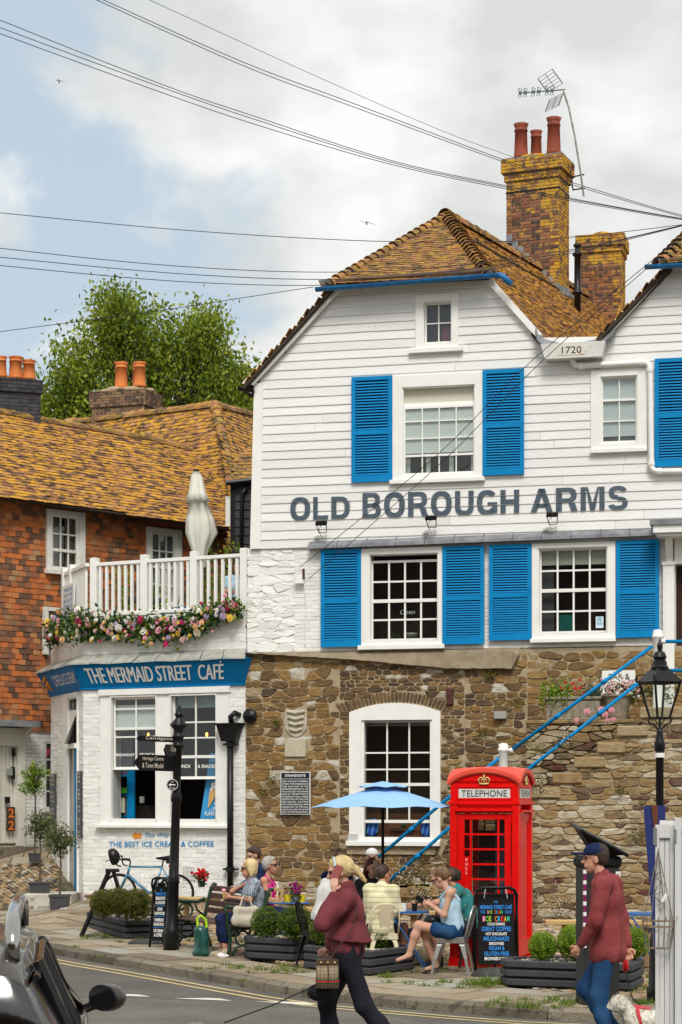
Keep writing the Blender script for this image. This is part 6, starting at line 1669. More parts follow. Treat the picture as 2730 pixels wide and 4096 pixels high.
gb=MB();idx={};st=.75
P0=offs(KS,-.10)
for i,p in enumerate(P0):
 for k in range(46):
  y=p.y+(60-p.y)*(k/45)**1.0;gb.v.append((p.x,y,hgt(p.x,y)-.045));gb.t.append(.5)
for i in range(len(P0)-1):
 for k in range(45):gb.f.append((i*46+k,(i+1)*46+k,(i+1)*46+k+1,i*46+k+1));gb.mi.append(0)
gb.build('paving_bed',EARTH,None,kind='structure')
def strip_w(x):
 px=CX+x/27*FPX
 tab=[(-300,5.5),(300,4.6),(500,2.2),(700,1.7),(1200,1.35),(1450,1.5),(1520,3.2),(1990,3.2),(2060,1.25),(2800,1.15),(3500,1.1)]
 for (a,u),(b,v) in zip(tab,tab[1:]):
  if a<=px<=b:return u+(v-u)*(px-a)/(b-a)
 return tab[0][1] if px<0 else tab[-1][1]
fl_=[];
for row in range(11):
 d0=.18+row*.52+(rg.random()*.02);
 s=rg.random()*.5;i=0
 La=offs(KS,-d0);Lb=offs(KS,-(d0+.485))
 ra,rb2=resample(La,.05),resample(Lb,.05)
 acc=[0];N_=len(KS)
 pos=0.0;tot=(N_-1)
 while pos<tot-1.6:
  ln=rg.choice([.45,.6,.8,1.0,1.25]) ;e=pos+ln
  def at(L,u):k=min(int(u),len(L)-2);return L[k].lerp(L[k+1],u-k)
  q=[at(La,pos+.022),at(La,e-.022),at(Lb,e-.022),at(Lb,pos+.022)];c=sum(q,Vector())/4;pos=e
  if c.y>48 or c.x>11 or c.x<-9.5:continue
  if d0+.3>strip_w(c.x) and not (c.x<-3.9 and c.y<42.0 and inside(c.x,c.y)<7):continue
  if hgt(c.x,c.y)>.3:continue
  m_=MB();dz=rg.uniform(-.006,.008);V=[]
  for p in q:
   z=hgt(p.x,p.y)+dz+rg.uniform(-.003,.003);V.append((p.x+rg.uniform(-.012,.012),p.y+rg.uniform(-.012,.012),z))
  lo=[(v[0],v[1],v[2]-.05) for v in V]
  m_.add(V+lo,[(0,1,2,3),(0,4,5,1),(1,5,6,2),(2,6,7,3),(3,7,4,0)],rg.random());fl_.append(m_)
for row in range(3):
 y=44.95+row*.45;x=-9.0
 while x<-5.8:
  l=rg.uniform(.5,1.0);m_=MB();V=[(a,b,hgt(a,b)+.01) for a,b in ((x+.01,y+.01),(x+l-.01,y+.01),(x+l-.01,y+.44),(x+.01,y+.44))]
  m_.add(V+[(v[0],v[1],v[2]-.05) for v in V],[(0,1,2,3),(0,4,5,1),(1,5,6,2),(2,6,7,3),(3,7,4,0)],rg.random());fl_.append(m_);x+=l
emit(fl_,'flagstone',FLAG,pv,290,key=lambda q:math.hypot(q.v[0][0],q.v[0][1]))
def cobble(x,y,z,s,r):
 n=7;a0=r.uniform(0,6);el=r.uniform(.7,1.0);m_=MB();V=[]
 for rr2,h in ((1.0,-.3),(.92,.15),(.55,.42)):
  for k in range(n):
   a=a0+6.283*k/n;q=s*rr2*r.uniform(.9,1.06);V.append((x+q*math.cos(a),y+q*el*math.sin(a),z+h*s*.8))
 F_=[(i*n+k,i*n+(k+1) % n,(i+1)*n+(k+1) % n,(i+1)*n+k) for i in (0,1) for k in range(n)]+[tuple(range(2*n,3*n))]
 m_.add(V,F_,r.random());return m_
cbs=[]
def cobble_field(x0,x1,y0,y1,s,test):
 y=y0;row=0
 while y<y1:
  x=x0+(s if row % 2 else 0)
  while x<x1:
   if test(x,y):cbs.append(cobble(x+rg.uniform(-s*.3,s*.3),y+rg.uniform(-s*.3,s*.3),hgt(x,y)-.02,s*rg.uniform(.75,1.12),rg))
   x+=s*1.9
  y+=s*1.6;row+=1
cobble_field(-9.4,-5.3,41.9,45.0,.062,lambda x,y:x<-y*(1165/8400)+.15 and x>-y*(1400/8400))
def t2(x,y):
 d=inside(x,y);w=strip_w(x)
 if d<w+.1 or y>40.4-max(0,(x+1.8))*.24:return False
 if x>-1.2 and y>38:return False
 if x<-3.9 and y>33.5:return False
 return abs(x)<y*.165+.2
cobble_field(-4.6,4.8,22.8,40,.062,t2)
cbs.sort(key=lambda q:math.hypot(q.v[0][0],q.v[0][1]))
gf=thing('cobbled_ground',None,None,kind='structure');emit(cbs,'cobble',COBBLE,gf,290)
gr=MB()
for px,py,n_,w in ((150,3668,8,.3),(120,3690,6,.3),(530,3745,9,.35),(430,3752,9,.3),(575,3765,10,.4),(720,3768,7,.3),(980,3872,8,.35),(1080,3875,9,.35),(1150,3890,8,.25),(1430,3898,10,.2),(1470,3905,8,.3),(1600,3885,8,.4),(1960,3922,14,.25),(1915,3935,26,.34),(1990,3935,20,.3),(2240,4010,18,.5),(2350,4012,18,.4),(2150,4020,8,.3),(1905,3950,5,.2),
                      (2560,3960,20,.4),(2580,3910,18,.4),(2540,4015,10,.3),(700,3730,14,.5),(800,3740,14,.5),(1010,3760,10,.4),(160,3590,5,.3),(330,3655,6,.3),(1800,3880,6,.5),(1700,3850,8,.5),(2060,3830,10,.4),(2300,3800,8,.6)):
 c=G(px,py)
 for _ in range(n_):grass_tuft(gr,(c.x+rg.gauss(0,w),c.y+rg.gauss(0,w*.5),-.01),rg,.07,22,.065)
for i,p in enumerate(KS):
 if abs(p.x)<6 and rg.random()<.35:grass_tuft(gr,p+Vector((rg.uniform(-.3,.3),-.02 if rg.random()<.5 else .2,-.10 if rg.random()<.4 else-.01)),rg,.10,22,.05)
o=gr.build('grass_tufts',GRASS,None,kind='stuff');o['label']='grass and weeds growing in the paving joints and along the kerb';o['category']='grass'
# ---------------------------------------------------------------- stair against the inn wall
rq=random.Random(71)
STA=Frame(PUB.w(P2(1560,3400)[0],-2.55,0),PUB.ang)
sta=thing('stone_staircase','rough stone staircase and side wall climbing right to the inn entrance','staircase',M=STA.m)
prof=[(1500,3640),(1560,3550),(1640,3545),(1735,3470),(1800,3468),(1870,3390),(1950,3320),(2040,3235),(2122,3150),(2222,3092),(2308,3028),(2400,2970),(2480,2903),(2570,2830)]
pr=[STA.at(a,b) for a,b in prof]
top=[];
for i,(x,z) in enumerate(pr):
 nx=pr[i+1][0] if i+1<len(pr) else STA.at(3200,2830)[0]
 top+=[(x,z),(nx,z)]
sp=[(pr[0][0],-.1)]+top+[(top[-1][0],-.1)]
MB().prism(sp,-.006,1.25).build('stair_core',MORTAR,sta)
def sreg(x,z):
 for i,(a,zz) in enumerate(pr):
  nx=pr[i+1][0] if i+1<len(pr) else 99
  if a<=x<nx:return z<zz-.17
 return False
def stt(cx,cz):
 t=.56+rq.gauss(0,.25);
 if rq.random()<.06:t=rq.uniform(0,.12)
 return min(1,max(0,t))
ps=[]
for c in rubble_cells(pr[0][0],STA.at(3180,3200)[0],-.1,5.2,.27,.105,rq,region=sreg,jit=.25):
 cx=sum(p[0] for p in c)/len(c);cz=sum(p[1] for p in c)/len(c)
 ps.append((stone_piece(c,rq,gap=.008,depth=.036,tint=stt(cx,cz)),area(c)*(1 if cx>STA.at(2120,3000)[0] else .5)))
ps.sort(key=lambda q:-q[1]);emit([q[0] for q in ps],'stone',STONEP,sta,290)
for i,(x,z) in enumerate(pr):
 nx=pr[i+1][0] if i+1<len(pr) else x+2.5
 MB().bbox(x-.04,nx+.10,-.075,1.25,z-.19,z,.02,tint=rq.uniform(.4,.6)).build('step',STONEP,sta)
zled=PUB.at(2300,2880,-1.1)[1];lx0=PUB.at(2105,2900,-1.1)[0];lx1=PUB.at(2600,2900,-1.1)[0]
led=thing('planting_ledge','stone ledge holding pots in front of the inn wall beside the stair','ledge',M=PUB.m)
MB().box(lx0,lx1+.3,-1.07,.03,0,zled-.02).build('ledge_core',MORTAR,led)
ps=[stone_piece(c,rq,gap=.010,depth=.06,tint=stt(0,0)*.9) for c in rubble_cells(lx0,lx1+.3,1.4,zled-.04,.34,.12,rq)]
for q in ps:q.xf(Matrix.Translation((0,-1.10,0)))
emit(ps,'stone',STONEP,led,290)
x=lx0
while x<lx1+.2:l=rq.uniform(.5,.9);MB().bbox(x,min(x+l,lx1+.3),-1.17,-.2,zled-.07,zled,.015,tint=rq.uniform(.3,.5)).build('coping_stone',STONEP,led);x+=l+.01
lx2=PUB.at(2575,2850,-1.35)[0];zl2=PUB.at(2640,2838,-1.35)[1]
MB().box(lx2,lx2+3,-1.32,.03,0,zl2-.02).build('landing_core',MORTAR,led)
ps=[stone_piece(c,rq,gap=.010,depth=.06,tint=stt(0,0)) for c in rubble_cells(lx2,lx2+3.0,1.8,zl2,.34,.13,rq)]
for q in ps:q.xf(Matrix.Translation((0,-1.35,0)))
emit(ps,'stone',STONEP,led,290,kind_name='landing_stones')
YS=-2.0
hr=thing('stair_handrail','blue double handrail with white round-topped posts climbing the stone stair','handrail',M=PUB.m)
def pp(px,py,y=YS):x,z=PUB.at(px,py,y);return Vector((x,y,z))
for n_,pts in (('rail',[(1500,3440),(1790,3195),(2012,3022)]),('rail',[(2045,3002),(2610,2585)]),('rail',[(1540,3540),(1800,3310),(2090,3095),(2560,2728)]),('rail',[(2655,2566),(2900,2566)]),('rail',[(2680,2682),(2900,2682)])):
 P=[pp(*q) for q in pts];m_=MB();m_.tube(P,.032,10)
 for a,b in zip(P,P[1:]):
  L=(b-a).length;k=int(L/1.3)
  for j in range(1,k+1):c=a.lerp(b,j/(k+1));d=(b-a).normalized();m_.tube([c-d*.06,c+d*.06],.042,10)
 m_.build(n_,BLUE,hr,smooth=True)
def rpost(px,pyt,pyb,y=YS):
 c=pp(px,pyt,y);h=c.z-pp(px,pyb,y).z;r=.085
 MB().lathe([(r*1.3,-h),(r*1.3,-h+.12),(r,-h+.15),(r,-.16),(r*1.25,-.14),(r*1.25,-.11),(r*1.02,-.09),(r*1.1,-.05),(r*.8,-.01),(.01,.0)],c,18).build('post',WHITE2,hr,smooth=True)
rpost(2015,2972,3250);rpost(2632,2518,2862)
m_=MB();c=pp(2655,2566);m_.ball(c,.05,n=8,m=6);c=pp(2012,3022);m_.ball(c,.05,n=8,m=6);c=pp(2045,3002);m_.ball(c,.05,n=8,m=6);m_.build('socket',WHITE2,hr,smooth=True)
# ---------------------------------------------------------------- buildings across the street (behind the camera: seen in glass and car paint)
op=thing('opposite_house','brick house with a dark tiled roof across the street, seen only in reflections','house')
MB().box(-70,26,-24,-16,-.15,9).build('wall',BRICKB,op);m=MB();m.prism([(-15.5,9),(-20,15),(-24.5,9)],-70.5,26.5,axis='x');m.build('roof',plain('dark_roof',(.07,.045,.035),.9),op)
# ---------------------------------------------------------------- telephone kiosk
rp=random.Random(81)
def kiosk():
 Yk=27.1;th=R(-17);w=.87;dep=.86
 FL=W(1799,3866,Yk);FL.z=0
 u=Vector((math.cos(th),math.sin(th),0));wr_=271*Yk/FPX
 k=wr_/(w*math.cos(th));w*=k
 M=Matrix.Translation(FL) @ Matrix.Rotation(th,4,'Z')
 t=thing('telephone_kiosk','red telephone kiosk with domed roof and crowns, standing in front of the stair','telephone box',M=M)
 H=2.09;b=MB();c=.10
 for x in (0,w-c):
  for y in (0,dep-c):b.box(x,x+c,y,y+c,0,H,b=.012)
 b.box(-.01,w+.01,-.01,dep+.01,0,.12);b.box(-.012,w+.012,-.012,dep+.012,H,H+.04)
 b.box(.012,w-.012,.012,dep-.012,H+.04,H+.30);b.box(c,w-c,.03,dep-.03,H-.11,H)
 b.box(c-.02,w-c+.02,-.035,.02,H-.085,H-.045);b.box(w-.02,w+.035,c-.02,dep-c+.02,H-.10,H-.07)
 b.build('cabinet',REDP,t)
 def arc(n,x0,x1,z,rise):return [(x0+(x1-x0)*i/n,z+rise*(1-(2*i/n-1)**2)**.8) for i in range(n+1)]
 m=MB();z0=H+.28;P=arc(14,.012,w-.012,z0,.16);m.prism(P+[(w-.012,z0-.01),(.012,z0-.01)],.012,dep-.012)
 P2_=[(y,z) for y,z in arc(14,.012,dep-.012,z0,.16)];m.prism(P2_+[(dep-.012,z0-.01),(.012,z0-.01)],.012,w-.012,axis='x');m.build('pediment',REDP,t)
 g=20;V=[];
 for j in range(g+1):
  for i in range(g+1):
   a,c2=i/g*2-1,j/g*2-1;x=(a+1)/2*(w+.05)-.025;y=(c2+1)/2*(dep+.05)-.025
   V.append((x,y,z0+.030+.155*max((1-a*a)**.8,(1-c2*c2)**.8)*1.0+.03*(1-a*a)*(1-c2*c2)))
 n=g+1;F_=[(j*n+i,j*n+i+1,(j+1)*n+i+1,(j+1)*n+i) for j in range(g) for i in range(g)]
 rim=[i for i in range(n)]+[j*n+g for j in range(1,n)]+[g*n+i for i in range(g-1,-1,-1)]+[j*n for j in range(g-1,0,-1)];L0=len(V)
 V+=[(V[i][0],V[i][1],V[i][2]-.05) for i in rim];F_+=[(rim[i],L0+i,L0+(i+1) % len(rim),rim[(i+1) % len(rim)]) for i in range(len(rim))]
 V+=[(V[i][0]*.96+w*.02,V[i][1]*.96+dep*.02,V[i][2]-.07) for i in rim];L1=L0+len(rim);F_+=[(L0+i,L1+i,L1+(i+1) % len(rim),L0+(i+1) % len(rim)) for i in range(len(rim))]
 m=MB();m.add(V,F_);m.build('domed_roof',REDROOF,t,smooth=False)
 faces=[('front',Matrix.Identity(4),w,True),('right',Matrix.Translation((w,0,0)) @ Matrix.Rotation(R(90),4,'Z'),dep,False),('back',Matrix.Translation((w,dep,0)) @ Matrix.Rotation(R(180),4,'Z'),w,True),('left',Matrix.Translation((0,dep,0)) @ Matrix.Rotation(R(-90),4,'Z'),dep,True)]
 for nm_,Mf,ww,glazed in faces:
  a0,a1=c+.015,ww-c-.015;f=MB();gz=MB();st=.075
  zb,ztp=.14,H-.12
  f.box(a0,a0+st,.015,.055,zb,ztp,Mf);f.box(a1-st,a1,.015,.055,zb,ztp,Mf);f.box(a0+st,a1-st,.015,.055,zb,zb+.22,Mf);f.box(a0+st,a1-st,.015,.055,ztp-.07,ztp,Mf)
  f.box(a0-.005,a0+.01,.0,.02,zb,ztp,Mf);f.box(a1-.01,a1+.005,.0,.02,zb,ztp,Mf)
  x0,x1,z0_,z1_=a0+st,a1-st,zb+.22,ztp-.07
  if glazed:
   for i in range(1,8):z=z0_+(z1_-z0_)*i/8;f.box(x0,x1,.022,.048,z-.012,z+.012,Mf)
   for x in (x0+(x1-x0)*.16,x1-(x1-x0)*.16):f.box(x-.012,x+.012,.020,.05,z0_,z1_,Mf)
   gz.box(x0,x1,.034,.037,z0_,z1_,Mf);d=f.build('door' if nm_=='front' else 'glazed_side',REDP,t);gz.build('pane',GLASS,d)
  else:
   f.box(x0,x1,.03,.05,z0_,z1_,Mf);f.box(x0-.005,x1+.005,.02,.03,z1_-.03,z1_,Mf);f.build('solid_side',REDP,t)
  zz=H+.085;x0,x1=.13*ww,.87*ww
  MB().box(x0,x1,-.004+.012,.014,zz,zz+.115,Mf).build('opal_sign',OPAL,t) if nm_ in ('front','right') else None
  if nm_ in ('front','right'):
   lt=MB();V_=[Mf @ Vector(q) for q in ((x0+.04,.002,zz+.018),(x1-.04,.002,zz+.018),(x1-.04,.002,zz+.10),(x0+.04,.002,zz+.10))];text_quad(lt,'TELEPHONE',*V_,bold=-.004);lt.build('lettering',INK,t)
   m=MB();k=.008;m.box(x0-.03,x1+.03,.0,.012,zz+.135,zz+.147,Mf);m.box(x0-.03,x1+.03,.0,.012,zz-.02,zz-.01,Mf);m.build('sign_frame',REDP,t)
   cr=MB();cx_,cz_=ww/2,zz+.185;Q=lambda x,z:Mf @ Vector((cx_+x,-.006,cz_+z))
   cr.tube([Q(-.062,0),Q(0,-.008),Q(.062,0)],.013,6)
   for s in (-1,1):
    cr.tube([Q(s*.058,.01),Q(s*.075,.05),Q(s*.045,.078),Q(0,.062)],.009,6);cr.tube([Q(s*.025,.01),Q(s*.035,.045),Q(0,.062)],.006,5)
   cr.ball(Q(0,.085),.013,n=8,m=6);cr.tube([Q(0,.085),Q(0,.118)],.006,5);cr.tube([Q(-.014,.105),Q(.014,.105)],.006,5);cr.tube([Q(0,0),Q(0,.07)],.008,5);cr.build('gilt_crown',GOLD,t,smooth=True)
 MB().box(w*.25,w*.75,dep-.20,dep-.06,.9,1.75).build('inside_backboard',plain('dark_panel',(.03,.025,.03),.5),t);MB().box(w*.55,w*.85,dep*.5,dep*.52,.8,1.9).build('inside_poster',plain('blue_grey_poster',(.07,.12,.20),.5),t)
 lt=MB();[text_flat(lt,c_,.212,.238,1.36-.055*i_,1.395-.055*i_,.006,keep=True) for i_,c_ in enumerate('PULL')];MB().box(.19,.26,.010,.018,1.0,1.42).build('pull_plate',REDP,t);lt.build('lettering',WLET,t)
 h=MB();[h.tube([(w-c-.01,.005,z),(w-c-.01,.005,z+.12)],.010,6) for z in (.35,1.05,1.85)];h.build('hinge',REDP,t)
kiosk()
# ---------------------------------------------------------------- planters and box balls
def ploc(px,py,z=0):g=G(px,py,z);return g
def planter(label,front,depth,h=.31,grp='grey slatted planters'):
 P=[G(*q) for q in front];o=P[0].copy();Bk=[]
 d=(P[-1]-P[0]);nb=Vector((-d.y,d.x,0)).normalized()*depth
 ch=.18;t_=d.normalized()
 poly=[p-o for p in P]+[P[-1]-o+nb*.8+t_*.03,P[-1]-o+nb-t_*ch,nb+t_*ch,nb*.6]
 t=thing('planter',label,'planter',loc=o,group=grp);c=sum((Vector(p) for p in poly),Vector())/len(poly)
 def sc(k):return [(c.x+(p.x-c.x)*k,c.y+(p.y-c.y)*k) for p in poly]
 for i in range(3):
  z0=.012+h/3*i;z1=z0+h/3-.022;m=MB();n=len(poly);A=sc(1.0);Bq=sc(.975)
  v=[(*q,z0) for q in Bq]+[(*q,z0+.012) for q in A]+[(*q,z1-.012) for q in A]+[(*q,z1) for q in Bq]
  m.add(v,[(l*n+k,l*n+(k+1) % n,(l+1)*n+(k+1) % n,(l+1)*n+k) for l in range(3) for k in range(n)])
  if i==2:
   In=sc(.86);m.add([(*q,z1) for q in Bq]+[(*q,z1) for q in In]+[(*q,z1-.05) for q in In],[(l*n+k,l*n+(k+1) % n,(l+1)*n+(k+1) % n,(l+1)*n+k) for l in range(2) for k in range(n)])
  m.build('board',PLANTER,t)
 m=MB();m.prism(sc(.955),.0,h-.04,axis='z');m.build('liner',BLACKM,t)
 m=MB();In=sc(.86);xs=[q[0] for q in In];ys=[q[1] for q in In]
 for _ in range(420):
  x,y=rp.uniform(min(xs),max(xs)),rp.uniform(min(ys),max(ys))
  if inpoly(In,x,y):m.merge(cobble(x,y,h-.035,rp.uniform(.012,.022),rp))
 m.build('gravel',GRAVEL,t,kind='stuff')
 return t,o,h
LEAFBBX=LEAFBB
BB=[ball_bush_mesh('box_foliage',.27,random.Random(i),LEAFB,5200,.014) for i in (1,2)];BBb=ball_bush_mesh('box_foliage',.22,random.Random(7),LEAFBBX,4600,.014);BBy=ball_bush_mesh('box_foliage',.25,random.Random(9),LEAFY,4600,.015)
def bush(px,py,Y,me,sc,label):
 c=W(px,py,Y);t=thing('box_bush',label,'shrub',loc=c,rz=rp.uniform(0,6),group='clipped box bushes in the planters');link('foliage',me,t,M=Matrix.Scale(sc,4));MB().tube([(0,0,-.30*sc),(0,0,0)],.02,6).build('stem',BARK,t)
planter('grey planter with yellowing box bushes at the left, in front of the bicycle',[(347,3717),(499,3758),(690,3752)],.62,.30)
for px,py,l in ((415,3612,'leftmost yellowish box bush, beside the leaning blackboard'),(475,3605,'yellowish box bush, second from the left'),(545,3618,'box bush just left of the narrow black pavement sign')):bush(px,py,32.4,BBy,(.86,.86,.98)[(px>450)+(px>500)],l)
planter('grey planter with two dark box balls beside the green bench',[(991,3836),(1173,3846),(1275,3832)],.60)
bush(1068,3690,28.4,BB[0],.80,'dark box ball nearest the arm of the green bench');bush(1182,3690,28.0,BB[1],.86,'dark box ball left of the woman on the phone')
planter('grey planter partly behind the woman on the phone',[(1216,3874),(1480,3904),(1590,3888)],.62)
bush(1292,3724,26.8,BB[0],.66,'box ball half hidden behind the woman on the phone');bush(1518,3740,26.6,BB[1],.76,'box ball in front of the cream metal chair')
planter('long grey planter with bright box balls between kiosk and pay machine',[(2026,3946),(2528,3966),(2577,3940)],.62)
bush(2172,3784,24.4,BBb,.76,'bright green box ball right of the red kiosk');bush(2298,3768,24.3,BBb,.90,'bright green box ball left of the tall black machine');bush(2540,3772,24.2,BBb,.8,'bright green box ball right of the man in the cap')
# ---------------------------------------------------------------- park bench
def bench():
 A=G(700,3788);B=G(925,3828);d=(B-A).normalized();L=(B-A).length
 M=Matrix.Translation(A) @ Matrix.Rotation(math.atan2(d.y,d.x),4,'Z');t=thing('park_bench','park bench with dark green cast iron ends and brown slats','bench',M=M)
 M=Matrix.Identity(4)
 for x in (.03,L-.03):
  m=MB();q=lambda y,z:Vector((x,y,z))
  m.tube([q(-.04,0),q(-.01,.10),q(-.0,.28),q(-.04,.42),q(-.05,.60),q(-.09,.66),q(-.06,.70),q(.1,.67),q(.35,.66),q(.46,.70)],.026,7)
  m.tube([q(.55,0),q(.50,.15),q(.45,.40),q(.50,.62),q(.56,.86),q(.60,.92),q(.64,.90)],.028,7)
  m.tube([q(-.02,.40),q(.2,.38),q(.46,.40)],.024,7)
  for cy,cz,r in ((.16,.54,.105),(.18,.25,.10)):m.tube([q(cy+r*math.cos(a),cz+r*math.sin(a)) for a in [6.283*i/16 for i in range(16)]],.016,6,closed=True)
  m.tube([q(.02,.02),q(.10,.13),q(.25,.17),q(.42,.12),q(.52,.02)],.02,6);m.tube([q(.30,.66),q(.34,.54),q(.44,.46)],.016,6);m.build('cast_iron_end',GREENP,t,smooth=True)
 for i in range(5):MB().box(.0,L,-.03+i*.095,.05+i*.095,.415,.44,b=.006).build('seat_slat',WOODB,t)
 for i in range(4):
  z=.50+i*.105;y=.475+i*.03;MB().box(.0,L,y,y+.028,z,z+.082,b=.006).build('back_slat',WOODB,t)
bench()
# ---------------------------------------------------------------- metal cafe chairs
def metal_chair(label,loc,rz,m_,mb_=None,sc=1.0,grp='metal cafe chairs'):
 t=thing('metal_chair',label,'chair',loc=loc,rz=rz,group=grp);t.scale=(sc,)*3;mb_=mb_ or m_
 V,F_=sdf_geo([('e',(0,0,.455),(.19,.18,.02))],.012,.01);m=MB();m.box(-.18,.18,-.17,.17,.445,.462,b=.01);m.box(-.17,.17,-.175,-.165,.39,.45);m.box(-.17,.17,.165,.175,.39,.45);m.box(.165,.175,-.17,.17,.39,.45);m.box(-.175,-.165,-.17,.17,.39,.45);m.build('seat',m_,t)
 for sx in (-1,1):
  for sy in (-1,1):
   l=MB();x0,y0,x1,y1=sx*.17,sy*.165,sx*.235,sy*.215
   V=[]
   for x,y,z,w in ((x0*.75,y0*.75,.45,.085),(x0*.97,y0*.97,.36,.05),((x0+x1)/2,(y0+y1)/2,.2,.032),(x1,y1,.0,.018)):V+=[(x+sx*.006,y-sy*w,z),(x+sx*.01,y+sy*.006,z),(x-sx*w,y+sy*.006,z)]
   l.add(V,[(i*3+k,i*3+k+1,i*3+k+4,i*3+k+3) for i in range(3) for k in (0,1)]);l.build('leg',m_,t)
 m=MB();m.tube([(-.17,-.175,.45),(-.22,-.185,.62),(-.25,-.17,.76),(-.265,-.10,.83),(-.27,0,.845),(-.265,.10,.83),(-.25,.17,.76),(-.22,.185,.62),(-.17,.175,.45)],.012,8);m.build('back_hoop',m_,t,smooth=True)
 m=MB();m.add([(-.17,-.06,.455),(-.17,.06,.455),(-.275,.075,.84),(-.275,-.075,.84),(-.18,-.06,.455),(-.18,.06,.455),(-.285,.075,.84),(-.285,-.075,.84)],[(0,1,2,3),(7,6,5,4),(0,4,5,1),(1,5,6,2),(2,6,7,3),(3,7,4,0)]);m.build('back_panel',mb_,t)
 return t
def loc(px,py,Y=None,z=0.0):c=W(px,3500,Y) if Y else G(px,py);c.z=z;return c
metal_chair('bare steel chair under the woman in the pale blue top',loc(1812,0,25.9),R(168),STEEL,STEELD)
metal_chair('cream metal chair under the person in the yellow striped shirt',loc(1530,0,26.6),R(98),CREAMP)
metal_chair('black metal chair left of the pale blue top woman, empty, side on',loc(1690,0,27.6),R(165),BLACKM);metal_chair('black metal chair behind the woman on the phone, under the person in white',loc(1272,0,27.2),R(15),BLACKM)
metal_chair('black chair under the person in the teal shirt',loc(1905,0,26.9),R(180),BLACKM)
def small_table(label,loc_,m_,r=.30,h=.72,rect=None):
 t=thing('folding_table',label,'table',loc=loc_,rz=R(8),group='small blue folding tables');m=MB()
 if rect:m.box(-rect[0],rect[0],-rect[1],rect[1],h-.02,h,b=.006)
 else:m.lathe([(r,h-.025),(r,h)],n=28)
 m.build('table_top',m_,t)
 for s in (-1,1):
  for a,b in ((-.24,.24),(.24,-.24)):MB().tube([(a,s*.18,0),(b,s*.18,h-.03)],.012,6).build('leg',m_,t)
 return t
T1=small_table('blue folding table with yellow cups and a cake box behind the box balls',loc(1140,0,29.5),TABLEB,rect=(.33,.28));T2=small_table('round blue table with the green bottle and coffee cups',loc(1630,0,26.7),TABLEB,.28,.74);T3=small_table('blue folding table at the right, in front of the pale bench',loc(2585,0,26.2),TABLEB,.3,.74)
def plank_bench(label,a,b,zt,w=.26):
 a,b=Vector(a),Vector(b);d=b-a;t=thing('plank_bench',label,'bench',loc=a,rz=math.atan2(d.y,d.x),group='pale pine plank benches');L=d.length
 MB().box(0,L,0,w,zt-.06,zt,b=.008).build('seat',WOODP,t)
 for x in (.25,L-.35):MB().tube([(x,w/2,0),(x+.02,w/2,zt-.05)],.05,8).build('leg',mat('log_wood',(.32,.20,.10),(.42,.28,.15),6,.8,bump=.4),t)
plank_bench('pale plank bench left of the leaning blackboard by the cafe wall',loc(588,0,34.2),loc(760,0,33.0),.62);plank_bench('pale plank bench along the stone wall behind the seated people',loc(1120,0,31.5),loc(1720,0,30.2),.55);plank_bench('pale plank bench right of the red kiosk, behind the planter',loc(2182,0,27.0),loc(2700,0,26.9),.60)
# ---------------------------------------------------------------- parasols
def parasol():
 Yp=27.6;s=FPX/Yp;c=W(1532,3500,Yp);c.z=0;R0=290/s;zt=CH+(YH-3134)/s;zr=CH+(YH-3222)/s
 t=thing('sky_blue_parasol','sky blue parasol open over the cafe tables','parasol',loc=c)
 m=MB();n=8;V=[(0,0,zt-.03)];F_=[]
 for k in range(n*2):
  a=6.283*k/(n*2)+.1;e=k % 2==0
  for j,f in enumerate((.28,.55,.8,1.0)):r=R0*f*(1 if e else .935);z=zt-.03-(zt-zr)*(f**1.15)-(0 if e else-.02*f);V.append((r*math.cos(a),r*math.sin(a),z))
  j=(k+1) % (n*2);F_.append((0,1+k*4,1+j*4));F_+=[(1+k*4+i,1+k*4+i+1,1+j*4+i+1,1+j*4+i) for i in range(3)]
 m.add(V,F_);m.build('canopy',PARAS,t)
 m=MB();V=[(0,0,zt+.03)];F_=[]
 for k in range(16):a=6.283*k/16+.1;r=R0*(.38 if k % 2==0 else .35);V.append((r*math.cos(a),r*math.sin(a),zt-.055+(0 if k % 2==0 else .02)));F_.append((0,1+k,1+(k+1) % 16))
 m.add(V,F_);m.build('vent',PARAS,t)
 MB().tube([(0,0,0),(0,0,zt)],.02,10).build('pole',BLACKM,t);m=MB();m.tube([(0,0,1.0),(0,0,1.15)],.035,10);m.tube([(0,-.02,1.08),(-.10,-.06,1.02)],.012,6);m.build('crank',BLACKM,t);MB().lathe([(.25,0),(.25,.06),(.04,.1)],n=18).build('base',BLACKM,t)
parasol()
c=CAF.w(CAF.at(786,2240,1.0)[0],1.0,zpar-.28)
t=thing('folded_parasol','tall off-white parasol folded up on the roof terrace','parasol',loc=c);zt=CH+(YH-1886)*c.y/FPX-c.z
V=[];F_=[];n=28;prof=[(.055,zt),(.10,zt-.10),(.16,zt-.45),(.22,zt-.60),(.15,zt-.62),(.22,zt-.95),(.24,zt-1.25),(.15,zt-1.6),(.10,zt-1.95)]
for j,(r,z) in enumerate(prof):
 for k in range(n):a=6.283*k/n;q=r*(1+.20*math.sin(a*8+j*.35)+(.45*max(0,math.cos(a-.2))*math.exp(-((z-zt+1.2)/.28)**2)));V.append((q*math.cos(a)+.01*j,q*math.sin(a),z))
F_=[(j*n+k,j*n+(k+1) % n,(j+1)*n+(k+1) % n,(j+1)*n+k) for j in range(len(prof)-1) for k in range(n)]
MB().add(V,F_+[tuple(range(n))]).build('canopy',CREAMC,t,smooth=True);MB().tube([(0,0,0),(0,0,zt+.02)],.03,8).build('pole',BLACKM,t);MB().lathe([(.06,zt-.01),(.05,zt+.04),(.01,zt+.05)]).build('cap',BLACKM,t)
